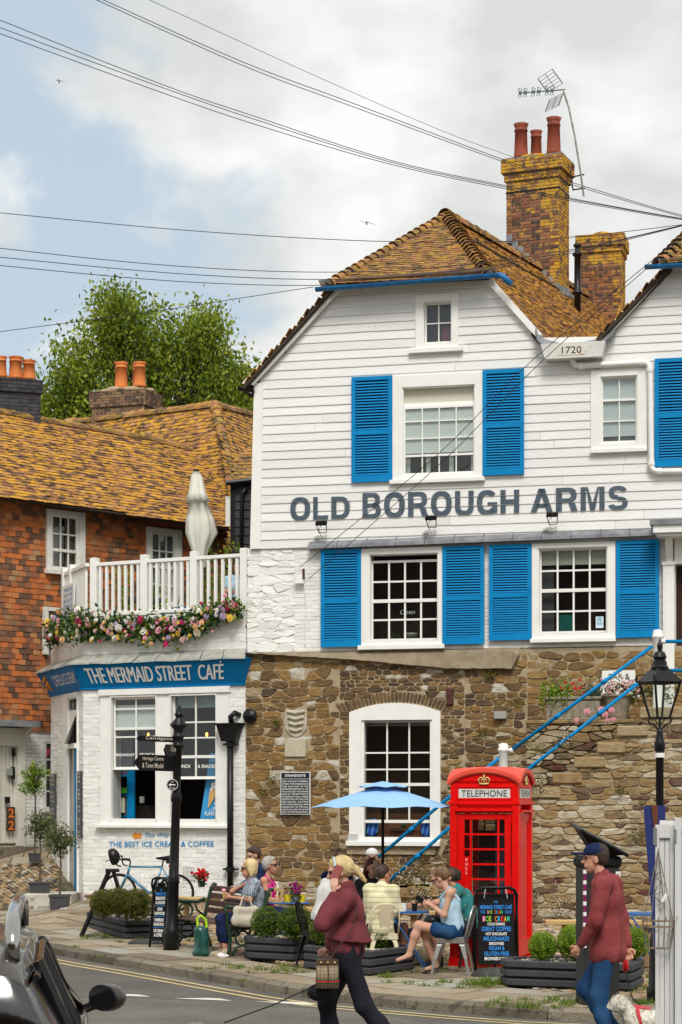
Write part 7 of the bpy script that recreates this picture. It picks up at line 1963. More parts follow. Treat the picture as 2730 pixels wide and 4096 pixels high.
# ---------------------------------------------------------------- finger post
c=W(686,3500,30.2);c.z=0;zt=CH+(YH-2818)*30.2/FPX
fp=thing('fingerpost','black cast iron fingerpost pointing to Landgate and the Heritage Centre','fingerpost',loc=c);fp.rotation_euler=(0,R(1.9),0)
MB().lathe([(.115,0),(.115,.30),(.09,.34),(.078,.95),(.095,.97),(.08,1.0),(.088,1.03),(.072,1.06),(.060,zt*.6),(.08,zt*.61),(.075,zt*.63),(.058,zt*.65),(.058,zt-.62),(.10,zt-.60),(.075,zt-.57),(.075,zt-.48),(.095,zt-.46),(.075,zt-.44),(.07,zt-.36),(.13,zt-.30),(.12,zt-.28),(.05,zt-.20),(.045,zt-.17),(.075,zt-.15),(.06,zt-.13),(.012,zt)],n=18).build('post',BLACKP,fp,smooth=True)
def finger(y0,y1,L,rz,lines,pt=.1):
 za,zb=CH+(YH-y1)*30.2/FPX,CH+(YH-y0)*30.2/FPX;Mf=Matrix.Rotation(rz,4,'Z');h=zb-za
 m=MB();m.prism([(-.05,za),(-L+pt,za),(-L,(za+zb)/2),(-L+pt,zb),(-.05,zb)],-.015,.015,M=Mf);o=m.build('finger',BLACKP,fp)
 lt=MB();n=len(lines)
 for i,s in enumerate(lines):
  z1=zb-h*(.10+.8*i/n);z0=z1-h*.8/n*.8;v=[Mf @ Vector((x,-.019,z)) for x,z in ((-L+.14,z0),(-L+.14+(L-.22)*(1 if n==1 else .72),z0),(-L+.14+(L-.22)*(1 if n==1 else .72),z1),(-L+.14,z1))];text_quad(lt,s,*v,bold=.004)
 if lines:lt.build('lettering',mat('old_white_lettering',(.62,.56,.48),(.5,.42,.33),40),o)
finger(2948,2970,.60,R(8),['Landgate'],.02);finger(3022,3086,.66,R(-12),['Heritage Centre','& Town Model']);finger(2980,3025,.36,R(62),['& Cinque'],.05)
x=-.09;z=CH+(YH-3140)*30.2/FPX;m=MB();Md=Matrix.Translation((-.055,-.10,z)) @ Matrix.Rotation(R(90),4,'X');m.lathe([(.085,0),(.085,.01)],n=20,M=Md);o=m.build('roundel',BLACKP,fp)
m=MB();m.tube([Md @ Vector((.078*math.cos(a*.3),.078*math.sin(a*.3),.012)) for a in range(21)],.004,4,closed=True);m.tube([Md @ Vector((.045,0,.014)),Md @ Vector((-.03,0,.014))],.008,4);m.add([Md @ Vector(q) for q in ((-.055,0,.014),(-.02,.025,.014),(-.02,-.025,.014))],[(0,1,2)]);text_quad(m,'Rye',*[Md @ Vector(q) for q in ((-.02,.03,.014),(.02,.03,.014),(.02,.055,.014),(-.02,.055,.014))]);text_quad(m,'Town Walk',*[Md @ Vector(q) for q in ((-.045,-.055,.014),(.045,-.055,.014),(.045,-.032,.014),(-.045,-.032,.014))]);m.build('arrow_mark',WLET,o)
# ---------------------------------------------------------------- gas-style lamp post at the right
Yl=22.4;s=Yl/FPX;c=W(2640,3500,Yl);c.z=0;zz=lambda py:CH+(YH-py)*s
lp=thing('street_lamp','black gas-style street lamp with a glass lantern at the right','street lamp',loc=c)
MB().lathe([(.14,0),(.14,.12),(.12,.16),(.105,.60),(.11,.66),(.09,.72),(.09,.78),(.042,.85),(.042,zz(3030)),(.045,zz(3028))],n=16).build('base_and_shaft',BLACKP,lp,smooth=True)
MB().lathe([(.055,zz(3030)),(.055,zz(3012))],n=16).build('white_band',WHITE2,lp)
MB().lathe([(.045,zz(3012)),(.058,zz(2990)),(.062,zz(2975)),(.045,zz(2960)),(.035,zz(2930)),(.035,zz(2920)),(.014,zz(2915)),(.014,zz(2878))],n=14).build('collar',BLACKP,lp,smooth=True)
m=MB()
for sx in (-1,1):m.tube([(0,0,zz(2925)),(sx*.06,0,zz(2900)),(sx*.11,0,zz(2892)),(sx*.125,0,zz(2880)),(sx*.11,0,zz(2872))],.010,6);m.tube([(sx*.02,0,zz(2895)),(sx*.05,0,zz(2880)),(sx*.04,0,zz(2874))],.007,5)
m.build('scroll_bracket',BLACKP,lp)
ln=MB();gl=MB();b0,b1=.075,.158;zb,zt=zz(2872),zz(2728);ca=R(24)
def sq(h,z,k=1.0):return [Vector((h*math.cos(ca+R(45+90*i))*1.414,h*math.sin(ca+R(45+90*i))*1.414,z)) for i in range(4)]
B0,B1=sq(b0,zb),sq(b1,zt)
for i in range(4):ln.tube([B0[i],B1[i]],.013,4);ln.tube([B0[i],B0[(i+1) % 4]],.012,4);ln.tube([B1[i],B1[(i+1) % 4]],.022,4);gl.add([B0[i],B0[(i+1) % 4],B1[(i+1) % 4],B1[i]],[(0,1,2,3)])
ln.build('lantern_frame',BLACKP,lp);gl.build('pane',LAMPGLASS,lp)
tp=MB();C0,C1=sq(b1+.02,zt),sq(.065,zz(2672));
for i in range(4):tp.add([C0[i],C0[(i+1) % 4],C1[(i+1) % 4],C1[i]],[(0,1,2,3)]);tp.tube([C0[i],C0[i]+Vector((0,0,.05))+C0[i].normalized()*.012],.014,4)
tp.lathe([(.09,zz(2680)),(.095,zz(2668)),(.08,zz(2662)),(.075,zz(2645)),(.06,zz(2640)),(.075,zz(2628)),(.055,zz(2610)),(.02,zz(2602)),(.028,zz(2592)),(.03,zz(2580)),(.012,zz(2566)),(.004,zz(2552))],n=16);tp.build('lantern_cap',BLACKP,lp)
# ---------------------------------------------------------------- pay machine
c=G(2410,4022);s=c.y/FPX;h=(4022-3425)*s;w=150*s
pm_=thing('pay_machine','tall black parking pay machine with a tilted solar panel on top','pay machine',loc=c,rz=R(12))
MB().box(-w/2,w/2,0,.30,0,h-.1,b=.02).build('cabinet',mat('matt_charcoal',(.022,.022,.023),(.03,.03,.03),60,.55),pm_);m=MB();m.box(-w/2-.02,w/2+.02,-.03,.33,h-.12,h,b=.03);m.build('head',BLACKM,pm_)
m=MB();Mp=Matrix.Translation((.0,.1,h+.17)) @ Matrix.Rotation(R(27),4,'Y') @ Matrix.Rotation(R(10),4,'X');m.box(-.30,.30,-.22,.22,-.015,.02,Mp,b=.01);m.build('solar_panel',BLACKP,pm_);m=MB();A_=[Mp @ Vector(q) for q in ((-.26,-.18,-.015),(.26,-.18,-.015),(.26,.18,-.015),(-.26,.18,-.015))];B_q=[Vector(q) for q in ((-.06,.0,h),(.10,.0,h),(.10,.15,h),(-.06,.15,h))];m.add(A_+B_q,[(i,(i+1) % 4,4+(i+1) % 4,4+i) for i in range(4)]);m.build('panel_neck',BLACKM,pm_)
PUR=plain('purple_sticker',(.20,.01,.09),.5);m=MB();m.box(-w/2-.006,-w/2+.02,-.004,.03,.60,h-.13);st_=m.build('side_strip',PUR,pm_);m=MB()
[m.box(-w/2-.010,-w/2+.02,-.008,.02,h-.18-.11*i,h-.14-.11*i) for i in range(8)];m.build('side_lettering',WLET,st_)
MB().box(w/2-.05,w/2-.0,-.008,.0,h-.40,h-.16).build('price_sticker',WHITE2,pm_);MB().box(w/2-.05,w/2,-.009,.0,h-.52,h-.40).build('purple_label',PUR,pm_)
lt=MB();text_flat(lt,'P&',w/2-.045,w/2-.008,h-.22,h-.18,-.012);lt.build('lettering',PUR,pm_);lt=MB();text_flat(lt,'See',w/2-.047,w/2-.004,h-.485,h-.44,-.013);lt.build('label_lettering',WLET,pm_)
# ---------------------------------------------------------------- blackboards
def pav_sign(label,px,py,w,h,rz,lines,tilt=8):
 t=thing('pavement_sign',label,'sign',loc=G(px,py),rz=rz,group='black pavement signs with rounded frames')
 T=Matrix.Rotation(R(-tilt),4,'X');m=MB()
 P=[(-w/2,0,.0),(-w/2,0,h-.10),(-w/2+.03,0,h-.03),(-w/2+.10,0,h),(w/2-.10,0,h),(w/2-.03,0,h-.03),(w/2,0,h-.10),(w/2,0,.0)]
 m.tube([T @ Vector(q) for q in P],.019,8);m.tube([Vector((q[0],.42-.40*q[2]/h,q[2])) for q in P],.017,8);m.build('frame',BLACKP,t,smooth=True)
 MB().box(-w/2+.03,w/2-.03,-.012,.006,.10,h-.07,T,b=.004).build('panel',CHALK,t)
 m=MB();[m.tube([T @ Vector((s*w*.28,-.01,h-.13)),T @ Vector((s*w*.24,0,h))],.010,6) for s in (-1,1)];m.build('clip',STEEL,t)
 gs={};z=h-.16;tot=sum(l[2] for l in lines);k=(h-.16-.15)/tot
 for s,mt,hh,ww in lines:
  hh*=k;
  if s:
   parts=[(s,mt)] if not isinstance(mt,list) else list(zip(s,mt));W_=(w-.10)*ww
   if isinstance(mt,list):
    n=len(s);x=-W_/2
    for ch,c_ in parts:
     if ch !=' ':text_quad(gs.setdefault(c_.name,(MB(),c_))[0],ch,*[T @ Vector((a,-.018,b)) for a,b in ((x+.004,z-hh*.88),(x+W_/n-.004,z-hh*.88),(x+W_/n-.004,z-hh*.1),(x+.004,z-hh*.1))],bold=.03)
     x+=W_/n
   elif s=='-':gs.setdefault(mt.name,(MB(),mt))[0].box(-W_/2,W_/2,-.018,-.012,z-hh*.6,z-hh*.4,T)
   else:text_quad(gs.setdefault(mt.name,(MB(),mt))[0],s,*[T @ Vector((a,-.018,b)) for a,b in ((-W_/2,z-hh*.88),(W_/2,z-hh*.88),(W_/2,z-hh*.12),(-W_/2,z-hh*.12))],bold=.025)
  z-=hh
 for mb,mt in gs.values():mb.build('lettering',mt,t)
 return t
SB=mat('signal_blue_lettering',(.03,.24,.68),rough=.5);RC=[plain('chalk_'+n,c,.5) for n,c in (('pink',(.75,.22,.45)),('green',(.10,.62,.03)),('lime',(.35,.62,.03)),('orange',(.80,.20,.02)),('cyan',(.02,.42,.75)),('red',(.70,.02,.02)),('amber',(.80,.45,.02)),('turquoise',(.02,.55,.42)))]
ice=[RC[0],RC[1],RC[2],RC[0],RC[3],RC[4],RC[5],RC[6],RC[7]]
pav_sign('black pavement sign with coloured ICE CREAM lettering in front of the red kiosk',1988,3892,.52,1.06,R(2),[('THE',SB,.5,.12),('MERMAID STREET CAFÉ',SB,1.2,.95),('THE ICE CREAM SHOP',[SB]*4+ice+[SB]*5,.75,.95),('',None,.25,1),('ICE CREAM',ice,1.2,.82),('COLD DRINKS',WLET,.65,.52),('GREAT COFFEE',SB,1.1,.88),('HOT CHOCOLATE',WLET,.7,.62),('MILKSHAKES',SB,1.05,.76),('SMOOTHIES',WLET,.7,.44),('VEGAN &',SB,.95,.48),('GLUTEN FREE',SB,1.0,.74),('BROWNIES & BUNS',WLET,.8,.72)])
pav_sign('narrow black pavement sign listing breakfasts, crab sandwiches and coffee, by the fingerpost',632,3790,.27,1.02,R(-25),[('THE',SB,.5,.2),('MERMAID STREET CAFÉ',SB,1.2,1),('BREAKFASTS',WLET,1,.95),('& LUNCHES',WLET,1,.9),('-',SB,.5,1),('CRAB',WLET,1,.5),('SANDWICHES',WLET,1,1),('-',SB,.5,1),('HOMEMADE',WLET,1,.9),('SAUSAGE ROLLS',WLET,1,1),('-',SB,.5,1),('ICE CREAM',WLET,1,.9),('& COFFEE',WLET,1,.8)])
for px,py,l in ((1980,3905,'dark stone weighing down the ice cream pavement sign'),(590,3775,'dark flat stone at the foot of the narrow pavement sign')):
 o=sdf_mb([('e',(0,0,.0),(.30,.16,.11 if px>1000 else .08))],.03,.02).build('weight_stone',mat('dark_weight_stone',(.04,.04,.042),(.07,.07,.07),6,.8,bump=.5),None,smooth=True,loc=G(px,py));tag(o,l,'stone','stones weighing down the signs')
a=W(328,3718,33.6);t=thing('leaning_blackboard','tall A-frame blackboard standing at an angle left of the box bushes','blackboard',loc=(a.x,a.y,0),rz=R(-84));m=MB();h=1.04
for s in (0,.5):m.tube([(s,0,0),(s,.44,h)],.035,4);m.tube([(s,.80,.0),(s,.50,h)],.028,4)
m.box(-.04,.54,.38,.60,h-.02,h+.02);m.build('frame',BLACKM,t);Mq=Matrix.Translation((0,.0,0)) @ Matrix.Rotation(R(-23),4,'X');MB().box(.03,.47,-.03,.01,.15,h*1.05,Mq).build('board',CHALK,t);Mq2=Matrix.Translation((0,.82,.0)) @ Matrix.Rotation(R(16.5),4,'X');MB().box(.03,.47,.0,.02,.2,h,Mq2).build('chalk_panel',mat('grey_chalk',(.10,.10,.10),wave=[(2,.22,.12,(.34,.34,.33))]),t)
# ---------------------------------------------------------------- bicycle
def bike():
 A=W(476,3600,37.7);A.z=0;B=W(712,3600,37.5);d=Vector((B.x-A.x,B.y-A.y,0)).normalized();t=thing('bicycle','pale blue bicycle with a black helmet on its handlebar, leaning on the cafe wall','bicycle',loc=(A.x,A.y,.17),rz=math.atan2(d.y,d.x));r=.34
 FR=mat('metallic_pale_blue',(.07,.22,.33),(.10,.27,.38),5,.3,metal=.3)
 for x,nm_ in ((0,'front_wheel'),(1.06,'rear_wheel')):
  m=MB();C=lambda a,q:(x+q*math.cos(a),0,r+q*math.sin(a));m.tube([C(6.283*i/32,r-.02) for i in range(32)],.02,6,closed=True);w_=m.build(nm_,BLACKM,t)
  m=MB();m.tube([C(6.283*i/32,r-.045) for i in range(32)],.008,5,closed=True);[m.tube([(x,0,r),C(6.283*i/20,r-.045)],.0025,3) for i in range(20)];m.tube([(x,-.05,r),(x,.05,r)],.022,8);m.build('spokes',STEELD,w_)
 bb=(.62,0,.28);st=(.80,0,.80);hd=(.20,0,.80);hl=(.165,0,.66);m=MB()
 m.tube([hl,bb],.026,8);m.tube([hd,st],.018,8);m.tube([bb,st],.018,8);m.tube([hd,hl],.024,8)
 for s in (-.05,.05):m.tube([bb,(1.06,s,r)],.011,6);m.tube([st,(1.06,s,r)],.009,6);m.tube([hl,(.12,s*.8,.58),(0,s,r)],.015,7)
 m.build('frame',FR,t,smooth=True)
 m=MB();m.tube([hd,(.22,0,.90),(.15,0,.93)],.016,6);m.tube([(.15,-.20,.93),(.15,.20,.93)],.014,6)
 for s in (-.2,.2):m.tube([(.15,s,.93),(.05,s,.94),(.0,s,.90),(.03,s,.83),(.10,s,.81)],.015,6);m.tube([(.02,s,.93),(-.02,s,1.0)],.015,6)
 m.build('handlebar',BLACKM,t);m=MB();m.tube([st,(.83,0,.93)],.014,6);m.merge(sdf_mb([('c',(.70,0,.955),(.94,0,.955),.018,.05)],.015,.01));m.build('saddle',BLACKM,t);MB().box(.93,.99,-.03,.03,.80,.84).build('rear_lamp',plain('red_lens',(.6,.01,.01),.3),t);m=MB();m.box(.88,.99,-.04,.04,.86,.93,b=.02);m.build('saddle_bag',BLACKM,t)
 MB().lathe([(.035,0),(.037,.14),(.02,.17),(.02,.20)],(.44,0,.50),10).build('water_bottle',WHITE2,t);m=MB();m.lathe([(.09,-.006),(.09,.006)],n=20,M=Matrix.Translation(bb) @ Matrix.Rotation(R(90),4,'X'));m.tube([bb,(.72,-.08,.16)],.012,5);m.box(.69,.77,-.13,-.05,.15,.17);m.build('crankset',STEELD,t)
 h=thing('bicycle_helmet','black vented helmet hanging from the bicycle handlebar','helmet',M=t.matrix_basis @ Matrix.Translation((-.06,-.16,.98)) @ Matrix.Rotation(R(75),4,'Y'));V,F_=sdf_geo([('e',(0,0,0),(.15,.11,.13))],.012,.01,minus=[('e',(0,0,-.04),(.125,.09,.12))]+[('c',(-.14,y,.10),(.16,y*1.2,.10),.016,.016) for y in (-.06,-.02,.02,.06)],cuts=[((0,0,-.05),(0,0,-1))]);MB().add(V.tolist(),F_.tolist()).build('shell',BLACKP,h,smooth=True);MB().tube([(.05,.08,-.05),(.04,.02,-.16),(.05,-.08,-.05)],.007,5).build('strap',BLACKM,h)
bike()
# ---------------------------------------------------------------- small things on tables and ground
def lat(name,label,cat,prof,c,m_,grp=None,n=14):o=MB().lathe(prof,n=n).build(name,m_,None,smooth=False,loc=c);tag(o,label,cat,grp);return o
tb2=Vector(T2.location)+Vector((0,0,.74))
b=thing('water_bottle','green glass water bottle with a pale blue label on the round table','bottle',loc=tb2+Vector((-.14,-.08,0)),group=None);MB().lathe([(.036,0),(.038,.17),(.014,.25),(.013,.29)],n=14).build('glass',plain('green_glass',(.01,.16,.08),.15),b,smooth=True);MB().lathe([(.039,.05),(.039,.14)],n=14).build('paper_label',plain('sky_label',(.22,.52,.66),.5),b);MB().lathe([(.016,.285),(.016,.31)]).build('cap',WHITE2,b)
cupp=[(.028,0),(.038,.085),(.041,.088),(.041,.098),(.036,.10)]
lat('white_cup','white takeaway cup with lid beside the green bottle','cup',cupp,tb2+Vector((-.05,-.14,0)),WHITE2,'takeaway cups on the round table');lat('black_cup','black takeaway cup held at the right of the round table','cup',cupp,tb2+Vector((.09,-.12,0)),BLACKM,'takeaway cups on the round table')
tb1=Vector(T1.location)+Vector((0,0,.72));YC=plain('yellow_card',(.78,.62,.02),.6)
for dx,l in ((.04,'yellow takeaway cup right of the cake box'),(.24,'yellow takeaway cup at the right end of the blue table')):o=lat('yellow_cup',l,'cup',[(.045,0),(.055,.12)],tb1+Vector((dx,-.10,0)),YC,'yellow takeaway cups');MB().lathe([(.058,.12),(.055,.135)]).build('lid',WHITE2,o)
o=thing('cake_box','brown card cake box with a window on the blue table','box',loc=tb1+Vector((-.14,-.12,0)),rz=R(10));m=MB();Mx=Matrix.Rotation(R(8),4,'Y');m.box(-.10,-.06,-.04,.06,0,.20,Mx);m.box(.06,.10,-.04,.06,0,.20,Mx);m.box(-.06,.06,-.04,.06,0,.04,Mx);m.box(-.06,.06,-.04,.06,.16,.20,Mx);m.build('card',plain('kraft_card',(.50,.33,.15),.8),o)
def pot_flowers(label,c,pr,pm,cols_,n=26,s=.09,leafm=LEAFO):
 t=thing('potted_flowers',label,'plant',loc=c);MB().lathe([(pr*.8,0),(pr,pr*1.6)],n=14).build('pot',pm,t);lv=MB();top=Vector((0,0,pr*1.6+s*.6));cs=[top+Vector((rp.gauss(0,s*.6),rp.gauss(0,s*.6),rp.gauss(0,s*.55))) for _ in range(130)];leaves(lv,cs,.03,rp,1.7);lv.build('foliage',leafm,t)
 for q in rp.sample(cs,n):link('blossom',rp.choice(cols_),t,M=Matrix.Translation(q+Vector((0,-.03,.05))) @ Matrix.Scale(.026,4))
RED_R=rose_mesh(plain('geranium_red',(.62,.005,.01),.6),91);PURP=rose_mesh(plain('petal_purple',(.28,.0,.15),.6),92)
pot_flowers('small grey pot of purple flowers on the blue table',tb1+Vector((.14,-.12,0)),.05,plain('zinc',(.25,.28,.31),.4),[PURP],16,.09)
pot_flowers('pot of bright red flowers behind the left end of the bench',W(807,3548,31.5),.06,GREENP,[RED_R],30,.085)
def bag(label,c,prims,m_,cat='bag',name='bag',res=.015,amp=.006,rz=0):t=thing(name,label,cat,loc=c,rz=rz);V,F_=sdf_geo(prims,res,.03,disp=folds(amp,30,c[0]));MB().add(V.tolist(),F_.tolist()).build('body',m_,t,smooth=True);return t
c=G(807,3826);t=bag('dark green plastic carrier bag with lime handles at the foot of the bench',c,[('c',(0,0,.09),(0,0,.34),.12,.10,(1.0,.7)),('e',(.0,0,.05),(.15,.10,.06))],mat('green_plastic',(.01,.06,.05),(.02,.09,.075),8,.25,coat=.5),amp=.012);MB().tube([(-.05,0,.42),(-.06,0,.52),(0,-.02,.56),(.06,0,.50),(.07,0,.40)],.018,5).build('handle',plain('lime_plastic',(.45,.75,.02),.4),t)
c=G(868,3827);o=sdf_mb([('e',(0,0,.03),(.08,.05,.035)),('e',(.05,.02,.02),(.05,.05,.03))],.012,.02,disp=folds(.012,50)).build('crumpled_tissue',WLET,None,smooth=True,loc=G(888,3832));tag(o,'crumpled white tissue on the cobbles under the bench','tissue')
c=G(1660,3862);bag('fawn canvas bag slumped on the ground by the crossed legs',c,[('c',(-.15,0,.04),(.18,.02,.14),.07,.12,(1,.8))],cloth('fawn_canvas',(.42,.36,.25)),amp=.014)
o=MB().lathe([(.13,0),(.17,.12),(.19,.125),(.19,.135),(.15,.13)],n=24).build('enamel_basin',mat('patterned_enamel',(.62,.70,.68),wave=[(2,.05,.02,(.10,.42,.50))]),None,loc=G(281,3662));tag(o,'white and turquoise enamel basin on the ground by the cafe step','basin')
def olive(label,px,py,Y,H,pot=(.24,.30),seed=1,spread=.26,m_=LEAFO,z0=0,col_y=None):
 r=random.Random(seed);c=W(px,3600,Y);c.z=z0;t=thing('olive_tree',label,'potted tree',loc=c,group='small trees in pots by the cafe door');p,h=pot
 m=MB();v=[(sx*q,sy*q,z) for z,q in ((0,p*.85),(h*.88,p),(h*.88,p*1.08),(h,p*1.08),(h,p*.9)) for sx,sy in ((-1,-1),(1,-1),(1,1),(-1,1))];m.add(v,[(l*4+i,l*4+(i+1) % 4,l*4+4+(i+1) % 4,l*4+4+i) for l in range(4) for i in range(4)]+[(16,17,18,19)]);m.build('pot',POTGREY,t)
 cc=Vector((0,0,H-spread));m=MB();m.tube([(0,0,h*.9),(.02,0,(H+h)/2-.1),cc],[.022,.017,.012],6);lv=MB()
 for _ in range(60):d=Vector((r.gauss(0,1),r.gauss(0,1),r.gauss(0,1))).normalized();e=cc+d*spread*r.uniform(.6,1.2);m.tube([cc-Vector((0,0,spread*.6)),cc+d*spread*.5,e],[.008,.006,.002],4);leaves(lv,[cc+d*spread*r.uniform(.4,1.25)+Vector((r.gauss(0,.03),r.gauss(0,.03),r.gauss(0,.03))) for _ in range(22)],.028,r,2.4)
 m.build('trunk',BARK,t);lv.build('foliage',m_,t)
olive('olive tree in a dark pot, nearer the blue cafe door',240,0,40.3,1.68,(.18,.36),1,.27);olive('olive tree in a black pot on the low white step left of the cafe',160,0,42.4,1.62,(.20,.22),2,.27,z0=.30);olive('thin green shrub climbing beside the white door numbered 22',140,0,44.8,2.05,(.12,.2),3,.30,m_=LEAFBB,z0=.85)
c0_,c1_=W(90,3600,38.9),W(330,3600,38.9);MB().box(0,.95,0,1.2,0,.27,b=.02).build('white_step',mat('dirty_white_render',(.42,.40,.34),(.58,.56,.50),3,.8,dirt=((.12,.10,.07),4,.55,.1,.6)),sta,None).matrix_world=Matrix.Translation((W(95,0,41.9).x,41.9,.03))
Mz=Matrix.Translation;CON=mat('cast_stone',(.22,.19,.14),(.32,.28,.21),7,.9,bump=.8,bs=30)
def lw(px,py,y=-.7):x,z=PUB.at(px,py,y);return PUB.w(x,y,z)
a,b2=PUB.at(2190,2875,-.7)[0],PUB.at(2405,2875,-.7)[0];t=thing('stone_trough','carved stone trough of carnations on the ledge behind the handrail','trough',M=PUB.m @ Mz(((a),-.7,zled)));L=b2-a;m=MB();m.bbox(0,L,-.16,.16,0,.38,.02);m.bbox(-.03,L+.03,-.19,.19,.38,.44,.015)
for i in range(7):m.tube([(L*(i+.4)/7,-.165,.08),(L*(i+.6)/7,-.175,.20),(L*(i+.4)/7,-.165,.32)],.018,5)
m.build('body',CON,t);lv=MB();cs=[Vector((rp.uniform(.7,1.0)*L,rp.gauss(0,.1),.44+abs(rp.gauss(0,.10)))) for _ in range(260)];leaves(lv,cs,.03,rp,3.2);cs2=[Vector((rp.uniform(-.1,.45)*L,rp.gauss(-.05,.12),.48+rp.gauss(0,.13))) for _ in range(750)];lv2=MB();leaves(lv2,cs2,.035,rp,1.8);lv.build('carnation_leaves',plain('grey_green_leaf',(.06,.11,.08),.6),t);lv2.build('bright_foliage',LEAFBB,t)
for q in [Vector((.55*L+rp.gauss(0,.12),-.1+rp.gauss(0,.05),.62+rp.gauss(0,.06))) for _ in range(9)]:link('blossom',RED_R,t,M=Mz(q) @ Matrix.Scale(.03,4));
for px,py in ((2350,2846),(2308,2885),(2405,2838),(2448,2842),(2422,2858),(2432,2885),(2455,2882)):x,z=PUB.at(px,py,-1.15);link('blossom',roses[0],t,M=Mz((x-a,-.45,z-zled)) @ Matrix.Scale(.065,4))
def urn(label,px,r,h,m_,bl,nl,ns,lm,s):
 x=PUB.at(px,2875,-.7)[0];t=thing('flower_pot',label,'pot',M=PUB.m @ Mz((x,-.65,zled)));MB().lathe([(r*.62,0),(r*.72,h*.2),(r*.95,h*.8),(r,h*.86),(r*1.08,h*.88),(r*1.08,h),(r*.9,h)],n=20).build('body',m_,t,smooth=False);lv=MB();cs=[Vector((rp.gauss(.05,s),rp.gauss(-.05,s*.6),h+rp.gauss(.04,s*.55))) for _ in range(nl)];leaves(lv,cs,.04,rp,1.7);lv.build('foliage',lm,t)
 for q in rp.sample(cs,ns):link('blossom',rp.choice(bl),t,M=Mz(q+Vector((0,-.08,.03))) @ Matrix.Scale(.028,4))
urn('round carved stone pot of pink and white daisies on the ledge',2470,.27,.50,CON,[roses[4],roses[5],roses[0]],420,95,LEAFB,.155);urn('terracotta pot with a bushy green plant at the right end of the ledge',2590,.18,.42,mat('buff_pot',(.42,.27,.13),(.50,.34,.18),5,.8),[roses[3]],420,3,LEAFY,.22)
t=thing('bar_terrace_sign','white Bar and Terrace sign leaning on the wall behind the daisies','sign',M=PUB.m @ Mz((PUB.at(2400,2690,-.1)[0],-.10,PUB.at(2400,2790,-.1)[1])));MB().prism([(.0,0),(.68,0),(.66,.50),(.05,.50)],-.02,.0).build('panel',WHITE2,t);lt=MB();text_flat(lt,'BAR &',.17,.56,.33,.44,-.025);text_flat(lt,'TERRACE',.06,.62,.17,.28,-.025);lt.build('lettering',INK,t)
for px,py,s_,l,f in ((2262,2960,.18,'daisy tuft hanging from the stair wall',12),(2160,3125,.16,'white daisies on the stair wall right of the kiosk',22),(2490,3150,.10,'small green tuft low on the stair wall',0),(2560,3330,.22,'yellow-green creeper behind the tall black machine',0),(2270,3640,.30,'pink and white daisies at the foot of the stair wall',60),(1700,3560,.22,'daisies on the stone beside the kiosk, behind the empty chair',40),(1640,3490,.2,'white daisy clump at the foot of the stair',24),(2150,2990,.2,'reddish dry weed above the kiosk',0),(2130,3560,.2,'green creeper right of the kiosk',14)):x,z=STA.at(px,py);weed(x,z,s_,l,fr=STA,d=-.1,fl=f,n=int(600*s_))
# ---------------------------------------------------------------- terrace furniture
def tw(px,y,z=0):return CAF.w(CAF.at(px,2400,y)[0],y,zpar-.28+z)
for px,y,rz_,l in ((430,1.1,.4,'dark chair on the terrace behind the left balusters'),(690,1.2,2.8,'grey chair on the terrace left of the folded parasol'),(860,1.0,3.4,'brown chair on the terrace beside the seated diner')):metal_chair(l,tw(px,y),rz_,BLACKM if px<500 else STEELD,grp='chairs on the roof terrace')
t=thing('terrace_table','dark round table on the roof terrace behind the balusters','table',loc=tw(580,1.3));MB().lathe([(.42,.70),(.42,.76)],n=24).build('table_top',POTGREY,t);[MB().tube([(a,b,0),(-a*.5,-b*.5,.7)],.018,6).build('leg',BLACKM,t) for a,b in ((.3,.2),(-.3,.2),(.3,-.2),(-.3,-.2))]
for px,y,c_,l in ((480,.6,(.50,.43,.30),'beige cushion behind the terrace balusters'),(720,.6,(.02,.18,.36),'blue cushion behind the terrace balusters'),(395,.5,(.60,.10,.02),'orange cushion at the corner of the terrace')):o=sdf_mb([('e',(0,0,.0),(.30 if px<700 else .25,.2,.09))],.03,.02).build('cushion',cloth('cushion_cloth_%d' % px,c_),None,smooth=True,loc=tw(px,y,.40));tag(o,l,'cushion')
for px,y,H_,l in ((505,1.7,1.45,'leafy green plant on the terrace behind the left balusters'),(620,1.9,1.1,'leafy plant behind the round terrace table'),(820,1.5,1.75,'tall thin plant on the terrace right of the folded parasol'),(935,1.1,1.75,'climbing plant at the right end of the terrace'),(870,1.4,1.2,'leafy shrub on the terrace behind the seated diner')):
 c=tw(px,y);t=thing('terrace_plant',l,'plant',loc=c,group='plants on the roof terrace');lv=MB();leaves(lv,[Vector((rp.gauss(0,.13),rp.gauss(0,.13),rp.uniform(.35,H_))) for _ in range(230)],.055,rp,1.8);lv.build('foliage',LEAFBB,t);m=MB();[m.tube([(0,0,.2),(rp.gauss(0,.05),rp.gauss(0,.05),H_)],.008,4) for _ in range(3)];m.lathe([(.12,0),(.15,.3)]);m.build('stems_and_pot',BARK,t)
